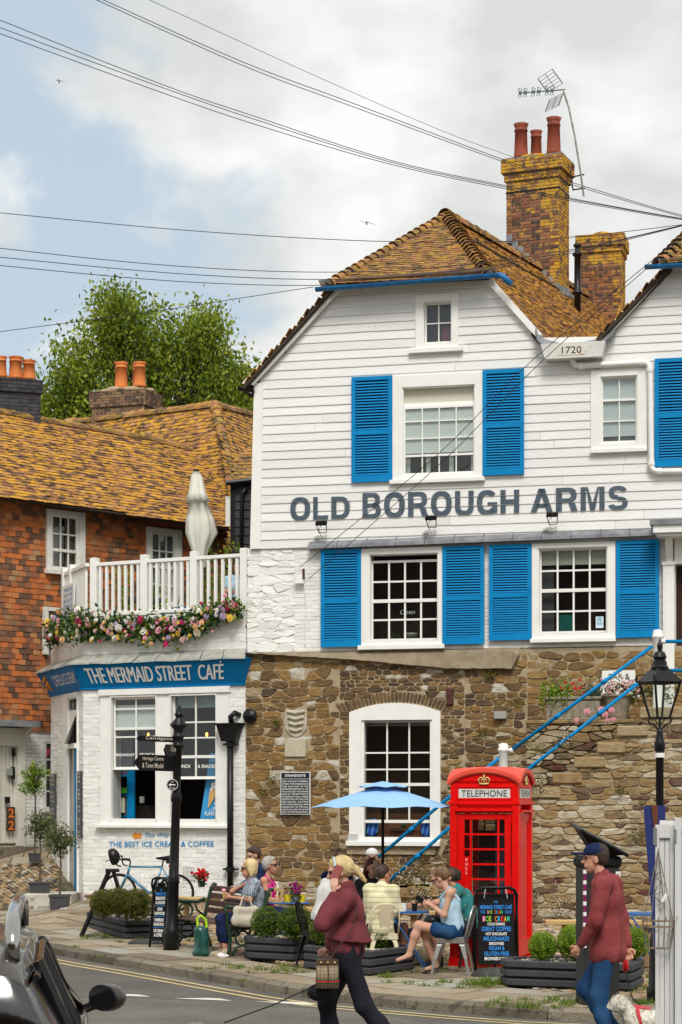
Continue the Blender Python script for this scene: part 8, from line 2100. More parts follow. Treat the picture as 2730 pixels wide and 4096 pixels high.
# ---------------------------------------------------------------- cables
def cable(label,pts,Y0,Y1,r=.007):
 P=[];n=len(pts);x0,x1=pts[0][0],pts[-1][0]
 for i in range(n-1):
  for k in range(6):
   t=k/6;p0=pts[max(i-1,0)];p1=pts[i];p2=pts[i+1];p3=pts[min(i+2,n-1)]
   q=[.5*((2*p1[j])+(-p0[j]+p2[j])*t+(2*p0[j]-5*p1[j]+4*p2[j]-p3[j])*t*t+(-p0[j]+3*p1[j]-3*p2[j]+p3[j])*t**3) for j in (0,1)];P.append(q)
 P.append(pts[-1]);V=[W(a*1.741,b*1.741,Y0+(Y1-Y0)*(a-x0)/(x1-x0)) for a,b in P]
 o=MB().tube(V,r,5).build('overhead_cable',plain('cable_black',(.03,.03,.035),.5),None);tag(o,label,'cable','overhead cables meeting beyond the right edge')
E1=(1600,505);
for l,pts in (('upper of the three close cables entering at the upper left edge',[(-30,34),(370,193),(600,272),(900,369),(1180,430),(1568,502),(1700,512)]),('middle of the three close cables entering at the upper left edge',[(-30,52),(370,200),(600,279),(900,373),(1180,433),(1568,503),(1700,513)]),('lowest of the three close cables entering at the upper left edge',[(-30,66),(370,212),(600,290),(900,378),(1180,437),(1568,505),(1700,515)]),
               ('left one of the pair of cables crossing the top edge, passing the chimney',[(190,-15),(550,147),(800,241),(1160,373),(1320,426),(1568,498),(1700,525)]),('right one of the pair of cables crossing the top edge',[(212,-12),(550,139),(800,233),(1160,368),(1320,421),(1568,495),(1700,520)]),('thinnest high cable from the top edge, ending at the tall chimney',[(310,-16),(700,163),(1000,294),(1160,354),(1190,366)]),
               ('single cable crossing the clouds above the inn roof',[(-30,486),(400,527),(800,552),(1100,556),(1300,546),(1568,516),(1700,490)]),('highest of the three lower cables at the left edge',[(-30,567),(350,607),(700,625),(1000,615),(1300,576),(1568,517),(1700,485)]),('middle of the three lower cables at the left edge',[(-30,588),(400,628),(760,642),(1050,622),(1300,580),(1568,518),(1700,486)]),('lowest of the three lower cables at the left edge',[(-30,607),(400,646),(760,655),(1050,630),(1300,585),(1568,519),(1700,487)]),
               ('cable in front of the tree, rising to the inn gutter',[(-30,766),(350,716),(560,684),(722,659)])):cable(l,pts,33 if 'tree' not in l else 37,37 if 'chimney' not in l else 40,.0065 if 'thin' not in l else .0045)
for l,pts in (('drop cable fixed left of the white wall box, crossing the painted name',[(690,1303),(1000,1050),(1230,822),(1568,542),(1640,480)]),('drop cable fixed right of the wall box, crossing the upper shutter',[(710,1330),(1020,1058),(1250,826),(1568,546),(1640,482)])):cable(l,pts,40.6,36,.007)
for px,py,l in ((1468,890,'gull gliding in the grey cloud left of the inn ridge'),(236,322,'tiny distant bird high in the blue at the left')):t=MB();k_=.5 if px<500 else .8;t.tube([(-.45*k_,0,.16*k_),(-.12,0,.0),(0,0,.02),(.15,0,-.02),(.5*k_,0,-.14*k_)],[.01,.03,.04,.03,.01],5,flat=.3);t.tube([(0,-.1,0),(0,.25,-.03)],[.05,.02],6);o=t.build('gull',plain('gull_grey',(.35,.35,.36)),None,loc=W(px,py,90));tag(o,l,'bird')
# ---------------------------------------------------------------- people
HAIRC=lambda n,c,c2:mat(n,c,c2,14,.5,stretch=(1,1,.25),bump=.4,bs=30)
BLOND,GREYH,BRUN,REDH,HONEY=HAIRC('blond_hair',(.48,.34,.15),(.72,.56,.30)),HAIRC('grey_hair',(.28,.26,.24),(.50,.48,.45)),HAIRC('dark_brown_hair',(.03,.018,.012),(.07,.04,.028)),HAIRC('dark_red_hair',(.06,.01,.008),(.15,.025,.015)),HAIRC('honey_brown_hair',(.10,.055,.025),(.30,.18,.08))
def v3(a):return Vector(a)
def hand(w,d,n,r=.9,curl=.5):
 w,d=v3(w),v3(d).normalized();n=v3(n);n=(n-d*n.dot(d)).normalized();s=d.cross(n);P=[]
 P.append(('c',w,w+d*.045*r,.022*r,.026*r));
 for k,(o,L) in enumerate(((-.027,.062),(-.009,.072),(.010,.068),(.028,.052))):
  a=w+d*.075*r+s*o*r;b=a+(d*(1-curl*.4)+n*curl*.5).normalized()*L*.5*r;c=b+(d*(1-curl)+n*curl).normalized()*L*.5*r
  P+=[('c',w+d*.035*r+s*o*.7*r,a,.013*r,.0105*r),('c',a,b,.0105*r,.0095*r),('c',b,c,.0095*r,.008*r)]
 a=w+d*.025*r-s*.028*r;b=a+(d*.6-s*.7+n*.3).normalized()*.035*r;c=b+(d+n*.5).normalized()*.028*r
 P+=[('c',a,b,.013*r,.012*r),('c',b,c,.011*r,.009*r)]
 return sdf_mb(P,.0065,.007)
def person(label,loc_,rz,J,top,bot,hair,skin=SKIN,shoes=None,yaw=0,pitch=0,roll=0,glasses=None,sc=1.0,res=.016,f=False,hands=((1,0,0),(1,0,0)),wt=1.0,sleeve=.6,topl=0.0,cam=False,hn=((0,-1,0),(0,1,0)),curl=(.6,.6),group=None,crossed=False):
 t=thing('person',label,'person',loc=loc_,rz=rz,group=group);t.scale=(sc,)*3
 g={k:v3(v) for k,v in J.items()};H=g['hed'];wf=.90 if f else 1.0
 Rm=Euler((roll,pitch,yaw)).to_matrix();h=lambda x,y,z:H+Rm @ Vector((x,y,z))
 W_={'e':lambda c,r:('e',h(*c),r,Rm)}['e']
 B=[('c',g['nek'],h(-.015,0,-.06),.052*wf,.050*wf),('c',g['sL'],g['sR'],.056*wf,.056*wf),('e',g['che'],(.115*wt,.155*wf,.16)),('e',g['pel'],(.125*wt,.165,.12)),('c',g['che']-Vector((0,0,.08)),g['pel'],.115*wt,.12*wt,(.9,1.1))]
 for s in 'LR':B+=[('c',g['s'+s],g['e'+s],.047*wf*wt,.039*wf),('c',g['e'+s],g['w'+s],.038*wf,.025*wf),('c',g['h'+s],g['k'+s],.082*wt,.056),('c',g['k'+s],g['k'+s].lerp(g['a'+s],.35),.054,.056),('c',g['k'+s].lerp(g['a'+s],.35),g['a'+s],.056,.036),('c',g['a'+s]+Vector((0,0,-.02)),g['t'+s],.036,.026)]
 body=sdf_mb(B,res,.035)
 body.merge(sdf_mb([W_((-.012,0,.03),(.094,.074,.098)),W_((.022,0,-.045),(.066,.056,.075)),W_((.05,0,-.098),(.030,.028,.020)),('c',h(.080,0,.018),h(.106,0,-.022),.010,.015),('c',h(.074,-.022,-.058),h(.074,.022,-.058),.012,.012),('c',h(.082,-.012,-.060),h(.082,.012,-.060),.009,.009),W_((.068,-.030,.032),(.020,.022,.010)),W_((.068,.030,.032),(.020,.022,.010)),W_((-.005,.076,-.010),(.020,.010,.032)),W_((-.005,-.076,-.010),(.020,.010,.032))],.0075,.018))
 for s,d,n,c in zip('LR',hands,hn,curl):body.merge(hand(g['w'+s],d,n,1.0*wf,c))
 body.build('body',skin,t,smooth=True)
 e=MB();[e.ball(h(.078,s*.031,.012),.011,n=8,m=6) for s in (-1,1)];e.build('eyes',plain('eye_dark',(.03,.02,.015),.2),t);lp_=MB();lp_.merge(sdf_mb([('c',h(.086,-.020,-.060),h(.086,.020,-.060),.006,.006)],.004,.004));lp_.build('lips',plain('lip_rose',(.36,.10,.09),.5),t)
 def cl(name,P,m_,amp=.009,k=.04,cuts=(),r=None,seed=0):V,F_=sdf_geo(P,r or res,k,disp=folds(amp*.8,42,seed+loc_[0]),cuts=cuts);return MB().add(V.tolist(),F_.tolist()).build(name,m_,t,smooth=True)
 m_,kind=bot
 if m_ is not None:
  fr={'long':1.0,'capri':.62,'shorts':0}[kind];P=[('e',g['pel'],(.142*wt,.18,.135)),('c',g['pel'],g['pel']+Vector((0,0,.09)),.13*wt,.125*wt,(.95,1.15))]
  for s in 'LR':
   if kind=='shorts':P.append(('c',g['h'+s],g['h'+s].lerp(g['k'+s],.42),.105*wt,.092))
   else:q=g['k'+s].lerp(g['a'+s],fr);mid=g['k'+s].lerp(g['a'+s],.42);P+=[('c',g['h'+s],g['k'+s],.100*wt,.077),('c',g['k'+s],mid,.077,.074),('c',mid,q,.074,.058 if kind=='long' else .070)]
  cl('trousers' if kind !='shorts' else 'shorts',P,m_,.008,seed=2)
 m_,kind=top[:2];puff=top[2] if len(top)>2 else 0
 P=[('e',g['che'],(.135*wt+puff,.175*wf+puff,.175)),('c',g['che']-Vector((0,0,.05)),g['pel']+Vector((0,0,.04-topl)),.128*wt+puff,(.150 if topl<.1 else .172)*wt+puff,(.92,1.16))]
 if kind !='none':
  P+=[('c',g['sL'],g['sR'],.066+puff*.5,.066+puff*.5),('c',g['nek']+Vector((-.01,0,.01)),g['nek']+Vector((0,0,-.05)),.066,.09)]
  for s in 'LR':
   a,b,c=g['s'+s],g['e'+s],g['w'+s]
   if kind=='long':P+=[('c',a,b,.064+puff,.054+puff),('c',b,b.lerp(c,.9),.054+puff,.038+puff*.3)]
   else:P.append(('c',a,a.lerp(b,sleeve),.064+puff,.062+puff))
 ct=[] if kind !='none' else [(g['che']+Vector((0,0,.09)),(0,0,1))]
 o=cl('top',P,m_,.012+puff*.12,cuts=ct+[(g['pel']+Vector((0,0,-.06-topl)),(0,0,-1))],seed=1)
 if kind=='none':m=MB();[m.tube([g['che']+Vector((.12,s*.07,.08)),g['s'+('L' if s>0 else 'R')]*.6+g['nek']*.4+Vector((.0,0,.05)),g['che']+Vector((-.115,s*.06,.06))],.014,6) for s in (-1,1)];m.build('strap',m_,t)
 hm,hp=hair
 if hp is not None:
  base=[W_((-.030,0,.045),(.098,.086,.092))] if hp !='cap' else []
  ext={'bob':[W_((-.045,0,-.02),(.080,.094,.105)),W_((-.03,0,.05),(.105,.095,.09)),W_((-.02,.078,-.03),(.05,.028,.085)),W_((-.02,-.078,-.03),(.05,.028,.085))],'short':[W_((-.05,0,.0),(.072,.082,.085)),W_((.02,0,.095),(.07,.06,.035))],'tail':[W_((-.04,0,.03),(.098,.088,.092)),W_((-.135,0,-.015),(.035,.03,.035)),('c',h(-.14,0,-.02),h(-.19,0,-.13),.036,.018),('c',h(.04,0,.095),h(.05,.07,.03),.022,.016),('c',h(.04,0,.095),h(.05,-.07,.03),.022,.016)],
               'bun':[W_((-.05,0,.02),(.08,.083,.08)),W_((-.105,0,.05),(.050,.05,.052)),W_((-.115,0,.0),(.040,.045,.05))],'top':[W_((-.04,0,.02),(.085,.083,.08)),W_((-.03,0,.15),(.045,.045,.04))],'long':[W_((-.05,0,.0),(.085,.09,.10)),('c',h(-.04,.065,-.02),h(.0,.085,-.24),.045,.05),('c',h(-.04,-.065,-.02),h(.0,-.085,-.24),.045,.05)],'crop':[W_((-.045,0,.0),(.068,.077,.07))]}.get(hp,[])
  V,F_=sdf_geo(base+ext,.009,.02,disp=lambda X,Y,Z:.004*np.sin(X*160+3*np.sin(Z*40))*np.sin(Y*150),cuts=[(h(.052 if hp in ('bob','tail','short') else .04,0,.06),Rm @ Vector((.92,0,-.38)))]);MB().add(V.tolist(),F_.tolist()).build('hair',hm,t,smooth=True)
 if glasses:
  m=MB()
  up=.075 if glasses=='up' else .014;fx=.088 if glasses !='up' else .045
  for s in (-1,1):m.ball(h(fx,s*.033,up),.012,.030,.022 if glasses !='clear' else .004,10,6);m.tube([h(fx,s*.06,up),h(-.01,s*.082,up)],.005,4)
  m.tube([h(fx+.004,-.03,up+.004),h(fx+.004,.03,up+.004)],.005,4);m.build('sunglasses',BLACKP,t)
 if shoes:
  m=MB();
  for s in 'LR':a,b=g['a'+s],g['t'+s];m.merge(sdf_mb([('c',a+Vector((-.02,0,-.035)),b,.05,.04),('c',a,a+Vector((0,0,-.03)),.05,.05)],.013,.02,cuts=[]))
  m.build('shoes',shoes,t,smooth=True)
 return t,h,g
def stand(**k):J=dict(pel=(0,0,.95),che=(0,0,1.27),nek=(0,0,1.47),hed=(.03,0,1.64),sL=(0,.17,1.42),sR=(0,-.17,1.42),eL=(-.03,.22,1.12),eR=(-.03,-.22,1.12),wL=(.08,.22,.88),wR=(.08,-.22,.88),hL=(0,.09,.90),hR=(0,-.09,.90),kL=(.03,.1,.49),kR=(.03,-.1,.49),aL=(0,.1,.09),aR=(0,-.1,.09),tL=(.15,.11,.03),tR=(.15,-.11,.03));J.update(k);return J
def sit(**k):J=dict(pel=(0,0,.55),che=(.02,0,.86),nek=(.04,0,1.06),hed=(.08,0,1.22),sL=(.02,.165,1.01),sR=(.02,-.165,1.01),eL=(.08,.20,.74),eR=(.08,-.20,.74),wL=(.30,.12,.72),wR=(.30,-.12,.72),hL=(.04,.09,.53),hR=(.04,-.09,.53),kL=(.45,.11,.52),kR=(.45,-.11,.52),aL=(.42,.11,.09),aR=(.42,-.11,.09),tL=(.56,.12,.03),tR=(.56,-.12,.03));J.update(k);return J
MAROON=mat('maroon_shell',(.135,.030,.038),(.18,.043,.052),5,.8,spec=.12,bump=.5,bs=18);BLK=cloth('black_knit',(.02,.02,.028));NAVY=cloth('navy_cotton',(.015,.025,.08));JEAN=mat('denim',(.008,.035,.11),(.03,.09,.20),3,.85,bump=.4,bs=60,stretch=(1,1,.35),dirt=((.10,.20,.34),3,.60,.12,.5),spec=.08)
a=W(1392,3500,17.9);t,h,g=person('blond woman in a maroon jacket and black leggings walking with a phone at her ear',(a.x,a.y,-.11),R(184),stand(pel=(0,0,.96),che=(.0,0,1.28),nek=(.02,0,1.475),hed=(.07,.0,1.63),eL=(.23,.24,1.20),wL=(.13,.15,1.47),sL=(.02,.18,1.40),eR=(.12,-.2,1.15),wR=(.14,-.14,.96),kL=(-.13,.09,.50),aL=(-.40,.1,.17),tL=(-.31,.1,.05),kR=(.17,-.1,.50),aR=(.12,-.1,.09),tR=(.27,-.1,.03)),(MAROON,'long',.018),(BLK,'long'),(BLOND,'tail'),SKIN,BLACKM,pitch=.25,sc=1.0,res=.013,f=True,hands=((-.1,-.35,1),(1,0,-.4)),topl=.02,hn=((0,-1,-.2),(0,1,0)),curl=(.35,.6),wt=.94)
V,F_=sdf_geo([('c',(.0,0,1.25),(0,0,1.02),.155,.225,(.92,1.02))],.014,.03,disp=folds(.008,40,3),cuts=[((0,0,1.04),(.08,0,-1))]);MB().add(V.tolist(),F_.tolist()).build('jacket_cape',MAROON,t,smooth=True)
V,F_=sdf_geo([('c',g['nek']+Vector((0,0,.02)),g['nek']+Vector((-.01,0,-.06)),.085,.10)],.012,.02,minus=[('c',g['nek']+Vector((.02,0,.08)),g['nek'],.062,.06)]);MB().add(V.tolist(),F_.tolist()).build('collar',MAROON,t,smooth=True)
MB().box(-.036,.036,-.005,.005,-.072,.072,Matrix.Translation(h(.035,.095,-.0)) @ Matrix.Rotation(R(-22),4,'Y'),b=.004).build('phone',plain('rose_phone',(.34,.10,.10),.4),t)
m=MB();m.tube([h(.03,-.1,.06),h(.02,-.06,.13),h(.02,.06,.13),h(.03,.1,.06)],.010,6);m.build('hair_band_glasses',plain('pale_blue_plastic',(.45,.60,.64),.3),t)
MB().tube([(.20,.25,.86),(.10,.26,1.0),(-.03,.26,1.18),(-.06,.16,1.40)],.010,5,flat=.5).build('bag_strap',plain('brown_strap',(.08,.05,.035),.6),t)
BAGP=mat('beige_monogram',(.24,.19,.12),(.30,.24,.16),50,.6,wave=[(0,.036,.006,(.13,.08,.05)),(2,.036,.006,(.13,.08,.05))]);bt=thing('bucket_bag','beige bucket bag with a green and red stripe, worn by the walking woman','handbag',M=t.matrix_basis @ Matrix.Translation((.19,.25,.66)) @ Matrix.Scale(.82,4));m=MB();m.lathe([(.12,0),(.115,.24)],n=20,sq=.62);m.build('pouch',BAGP,bt,smooth=True);m=MB();m.lathe([(.117,.238),(.112,.30),(.10,.30)],n=20,sq=.64);m.build('brown_rim',plain('brown_leather',(.07,.04,.025),.5),bt);m=MB();m.lathe([(.122,.055),(.1215,.095)],n=20,sq=.64);m.build('green_band',plain('band_green',(.01,.07,.03)),bt);m=MB();m.lathe([(.1235,.067),(.1232,.083)],n=20,sq=.645);m.build('red_band',plain('band_red',(.5,.02,.015)),bt);m=MB();[m.ball((x,.07,.27),.011,n=8,m=6) for x in (-.07,0,.07)];m.build('brass_ring',GOLD,bt);MB().tube([(0,.08,.27),(-.01,.085,.15),(0,.085,.02)],.006,5).build('draw_cord',MATS['brown_leather'],bt)
m=sdf_mb([('e',(.24,.17,.62),(.12,.07,.08))],.02,.02);m.build('black_pouch',BLACKM,t,smooth=True)
wp_=lambda q:t.matrix_basis @ Vector(q)
dog0=W(975,4110,17.0)
a=W(2432,3500,18.5);t2,h2,g2=person('man in a navy cap, maroon shirt and blue jeans, walking with a red dog lead',(a.x,a.y,-.11),R(160),stand(pel=(0,0,.98),che=(.01,0,1.33),nek=(.05,0,1.53),hed=(.115,0,1.69),sL=(.0,.20,1.47),sR=(.0,-.20,1.47),eL=(.04,.27,1.17),wL=(.20,.22,.95),eR=(-.06,-.24,1.17),wR=(-.13,-.20,.92),kL=(.06,.1,.52),aL=(-.03,.1,.10),tL=(.13,.1,.03),kR=(.22,-.1,.56),aR=(-.05,-.1,.2),tR=(.08,-.1,.06)),(mat('maroon_shirt',(.20,.040,.042),(.27,.062,.062),5,.9,spec=.1,bump=.5,bs=20),'long',.014),(JEAN,'long'),(BRUN,'crop'),SKINT,BLACKM,yaw=R(18),pitch=.06,sc=1.02,res=.013,hands=((.6,-.1,-1),(-.2,0,-1)),topl=.12,wt=.97,hn=((0,-1,0),(0,1,0)),curl=(.8,.9))
V,F_=sdf_geo([('e',h2(-.012,0,.055),(.108,.088,.085),Euler((0,.06,R(18))).to_matrix())],.009,.01,cuts=[(h2(0,0,.045),Euler((0,.06,R(18))).to_matrix() @ Vector((-.18,0,-1)))]);m=MB().add(V.tolist(),F_.tolist());cp_=m.build('cap',NAVY,t2,smooth=True);m=sdf_mb([('c',h2(.085,-.03,.055),h2(.085,.03,.055),.03,.03),('c',h2(.15,0,.045),h2(.165,0,.04),.045,.045)],.008,.03,cuts=[(h2(.1,0,.062),(0,0,1)),(h2(.1,0,.040),(0,0,-1))]);m.build('cap_peak',NAVY,cp_,smooth=True)
V,F_=sdf_geo([('c',g2['nek']+Vector((0,0,.015)),g2['nek']+Vector((0,0,-.04)),.072,.085)],.01,.02,minus=[('c',g2['nek']+Vector((.02,0,.06)),g2['nek'],.056,.055)]);MB().add(V.tolist(),F_.tolist()).build('shirt_collar',MATS['maroon_shirt'],t2,smooth=True)
ww=t2.matrix_basis @ Vector((-.20,-.26,.86));ww=W(2503,3862,18.9);o=sdf_mb([('e',(0,0,0),(.03,.045,.07))],.01,.01).build('lead_handle',plain('glossy_red',(.65,.01,.01),.2),None,smooth=True,loc=ww);tag(o,'red retractable dog lead handle behind the man in the cap','dog lead')
def dog(label,c,rz,head_up=0.0,harness=True):
 t=thing('dog',label,'dog',loc=c,rz=rz);P=[('c',(-.16,0,.30),(.17,0,.31),.095,.11),('c',(.17,0,.33),(.27,0,.42+head_up),.08,.07),('e',(.32,0,.46+head_up),(.085,.075,.078)),('c',(.36,0,.44+head_up),(.43,0,.42+head_up),.045,.03),('c',(-.22,0,.34),(-.30,0,.46),.03,.022),('c',(.29,.06,.50+head_up),(.28,.085,.43+head_up),.025,.022),('c',(.29,-.06,.50+head_up),(.28,-.085,.43+head_up),.025,.022)]
 for x,k,l in ((.16,.0,1),(-.16,-.03,-1)):
  for y in (.06,-.06):P+=[('c',(x,y,.28),(x+.03*-l*(l<0)*1.0,y,.17),.055,.035),('c',(x+k*.5,y,.17),(x+k,y,.09),.034,.026),('c',(x+k,y,.09),(x+.01,y,.025),.026,.026),('c',(x+.01,y,.022),(x+.045,y,.018),.026,.02)]
 V,F_=sdf_geo(P,.011,.03,disp=lambda X,Y,Z:.006*np.sin(X*90+4*np.sin(Z*50))*np.sin(Z*80+Y*60));b=MB().add(V.tolist(),F_.tolist());r=random.Random(3)
 for i in range(0,len(V),2):
  q=Vector(V[i]);d=(q-Vector((q.x*.9,0,.3))).normalized()+Vector((-.5,r.gauss(0,.4),-.3+r.gauss(0,.4)));d=d.normalized()*.035;s=Vector((0,.004,.003));b.add([q-s,q+s,q+d],[(0,1,2)])
 b.build('fur_coat',mat('cream_white_fur',(.62,.58,.48),(.78,.76,.70),9,.9),t,smooth=True);m=MB();m.ball((.455,0,.425+head_up),.016,n=8,m=6);[m.ball((.385,s*.035,.475+head_up),.010,n=8,m=6) for s in (-1,1)];m.build('nose_and_eyes',BLACKP,t)
 if harness:m=MB();m.tube([(.13+.03*math.sin(a*.4),.112*math.cos(a*.4),.32+.115*math.sin(a*.4)) for a in range(16)],.016,6,closed=True,flat=.6);m.tube([(.20,0,.44),(.13,0,.43),(.05,0,.42)],.02,6);m.build('harness',plain('harness_red',(.55,.03,.05),.6),t)
 return t
c=W(2625,4090,18.3);dog('white fluffy dog in a red harness beside the man in the cap',(c.x,c.y,-.11),R(168));d1=W(2588,4050,18.3)
m=MB();m.tube([ww,W(2512,3935,18.7),W(2530,3990,18.5),d1],.006,5);o=m.build('dog_lead',BLACKM,None);tag(o,'thin black dog lead from the red handle to the white dog in the harness','dog lead')
c=W(955,4090,15.6);dg=dog('white long-haired dog mostly below the bottom edge, led by the woman on the phone',(c.x,c.y,-.11),R(175),0.0,False);dg.scale=(1.05,)*3;dg.location.z=-.11;e0=wp_((.28,.15,.68));e1=W(900,4090,15.6);o=MB().tube([e0,e0.lerp(e1,.5)+Vector((0,0,-.02)),e1],.006,5).build('dog_lead',BLACKM,None);tag(o,'long black dog lead slanting from the woman on the phone to the bottom edge','dog lead')
a=W(1018,3500,29.1);t,h,g=person('blond woman in sunglasses and a patterned blue top on the bench, holding an ice cream',(a.x,a.y,-.02),R(191),sit(pel=(0,0,.53),eL=(.10,.24,.80),wL=(.33,.06,.83),eR=(.28,-.16,.90),wR=(.10,.02,1.03),tL=(.54,.13,.03)),(mat('blue_floral_cotton',(.06,.09,.15),(.42,.47,.52),45,.9),'short',.012),(NAVY,'capri'),(BLOND,'bob'),SKINT,cloth('beige_trainers',(.50,.42,.30)),pitch=.05,yaw=R(-5),glasses='on',f=True,hands=((1,-.3,.1),(-.5,.8,.1)),wt=1.12,curl=(.9,.9),topl=.04,res=.017)
ic=thing('ice_cream_cone','pink ice cream in a wafer cone held by the blond woman','ice cream',M=t.matrix_basis @ Matrix.Translation(Vector(g['wL'])+Vector((.10,-.02,.02))));MB().lathe([(.006,-.07),(.028,.05)],n=10).build('cone',MATS['wafer'],ic);MB().ball((0,0,.07),.032,n=10,m=7).build('scoop',plain('strawberry_ice',(.72,.32,.36),.6),ic,smooth=True)
tb=bag('cream canvas tote bag hanging from the blond woman’s forearm',t.matrix_basis @ Vector((.16,.30,.52)),[('c',(-.10,0,.0),(.12,0,.0),.09,.09,(1,.6)),('c',(-.12,0,.14),(.12,0,.14),.06,.06,(1,.6))],mat('printed_canvas',(.46,.42,.34),(.56,.52,.43),30,.9,dirt=((.22,.20,.20),30,.62,.03,.7)),rz=R(191));MB().tube([(-.08,0,.2),(-.05,-.03,.32),(.03,-.05,.34),(.08,0,.2)],.012,5).build('strap',cloth('cream_strap',(.56,.50,.40)),tb)
PINK=cloth('magenta_cotton',(.72,.02,.30));a=W(1062,3500,30.6)
person('grey-haired woman in dark wraparound glasses and a magenta vest, facing right behind the bench',(a.x,a.y,-.02),R(-12),sit(),(PINK,'none'),(NAVY,'long'),(GREYH,'short'),SKINT,WHITE2,glasses='on',f=True,res=.019,hands=((1,0,0),(1,0,0)))
a=W(1035,3500,31.8);person('dark-haired young man in a navy t-shirt seated by the wall, looking down',(a.x,a.y,.10),R(205),sit(),(NAVY,'short'),(BLK,'long'),(BRUN,'short'),SKIN,BLACKM,pitch=.35,res=.019)
metal_chair('pale chair under the dark-haired young man by the cafe corner',(a.x,a.y,.06),R(205),CREAMP);a=W(1062,3500,30.6);metal_chair('dark chair under the grey-haired woman in magenta',(a.x,a.y,0),R(-12),BLACKM)
WS=cloth('white_linen',(.66,.66,.64));a=W(1292,3500,27.0);person('grey-haired person in a loose white shirt, half hidden behind the woman on the phone',(a.x,a.y,.06),R(25),sit(che=(.08,0,.86),nek=(.18,0,1.05),hed=(.28,0,1.17),sL=(.14,.165,1.0),sR=(.14,-.165,1.0)),(WS,'long',.018),(NAVY,'long'),(GREYH,'bob'),SKIN,BLACKM,res=.019,pitch=.3)
a=W(1345,3500,28.6);person('person with a brown topknot seated behind the blond ponytail',(a.x,a.y,.10),R(-60),sit(),(NAVY,'short'),(BLK,'long'),(HONEY,'top'),SKIN,BLACKM,res=.02,f=True)
a=W(1478,3500,27.9);person('woman with long dark red hair and sunglasses pushed up, smiling at the table',(a.x,a.y,.03),R(-58),sit(),(BLK,'long'),(BLK,'long'),(REDH,'long'),SKIN,BLACKM,pitch=.2,glasses='up',res=.018,f=True)
a=W(1488,3500,29.6);t,h,g=person('person in a white cap seated behind the red-haired woman',(a.x,a.y,.12),R(-90),sit(),(WS,'short'),(BLK,'long'),(BRUN,'crop'),SKIN,BLACKM,res=.02);m=sdf_mb([('e',h(-.01,0,.05),(.11,.095,.09))],.01,.01,cuts=[(h(0,0,.04),(0,0,-1))]);m.build('white_cap',WS,t,smooth=True)
STR=mat('yellow_striped_cotton',(.66,.58,.30),(.72,.66,.40),4,.9,bump=.3,wave=[(2,.034,.007,(.30,.35,.40)),(2,.068,.014,(.75,.73,.62))]);a=W(1522,3500,26.55);person('dark-haired person in a yellow striped shirt, seen from behind on the cream chair',(a.x,a.y,.0),R(62),sit(hed=(.10,0,1.20)),(STR,'long',.018),(BLK,'shorts'),(BRUN,'bun'),SKINT,BLACKM,yaw=R(-30),pitch=.15,res=.017,topl=.06)
LB=cloth('pale_blue_cotton',(.42,.60,.74));a=W(1812,3500,25.85);t,h,g=person('woman in a pale blue strappy top and denim shorts sitting with crossed legs',(a.x,a.y,.0),R(172),sit(pel=(0,0,.56),che=(.03,0,.85),nek=(.08,0,1.05),hed=(.165,0,1.18),kL=(.42,.02,.60),kR=(.36,-.09,.50),aL=(.54,.02,.24),tL=(.68,.05,.17),aR=(.22,-.12,.10),tR=(.34,-.12,.05),eL=(.09,.19,.74),wL=(.27,.09,.86),eR=(.12,-.19,.76),wR=(.30,-.07,.86)),(LB,'none'),(JEAN,'shorts'),(HONEY,'bun'),SKIN,None,pitch=.55,glasses='clear',res=.014,f=True,hands=((.9,-.3,.3),(.9,.3,.2)))
MB().box(-.03,.03,-.004,.004,-.06,.06,Matrix.Translation((.40,.02,.92)) @ Matrix.Rotation(R(60),4,'Y')).build('phone',BLACKP,t);m=MB();
for s in 'LR':b_,c_=g['a'+s],g['t'+s];d=(c_-b_).normalized();m.tube([b_-d*.05+Vector((0,0,-.045)),c_+d*.05+Vector((0,0,-.03))],.042,8,flat=.25)
m.build('flip_flop',BLACKM,t)
o=sdf_mb([('e',(.25,-.02,.66),(.11,.10,.07))],.015,.02).build('black_handbag',BLACKP,t,smooth=True)
TEAL=mat('teal_floral_shirt',(.02,.16,.17),(.03,.21,.20),9,.9,lichen=((.60,.32,.08),16,.62,.03,.9));a=W(1885,3500,26.9);person('person in a teal patterned shirt reaching for a black cup',(a.x,a.y,.0),R(180),sit(che=(.10,0,.84),nek=(.20,0,1.02),hed=(.28,0,1.16),sL=(.17,.165,.98),sR=(.17,-.165,.98),eL=(.45,.18,.84),wL=(.70,.14,.80)),(TEAL,'short',.02),(BLK,'shorts'),(BRUN,'bun'),SKINT,BLACKM,res=.017,hands=((1,0,0),(1,0,-.2)))
c=tw(945,.9);person('diner with dark hair seated low at the right end of the roof terrace',(c.x,c.y,c.z+.0),R(-80),sit(),(LB,'short'),(BLK,'long'),(BRUN,'bob'),SKINT,BLACKM,res=.022);metal_chair('chair under the diner on the roof terrace',c,R(-80),STEELD,grp='chairs on the roof terrace')
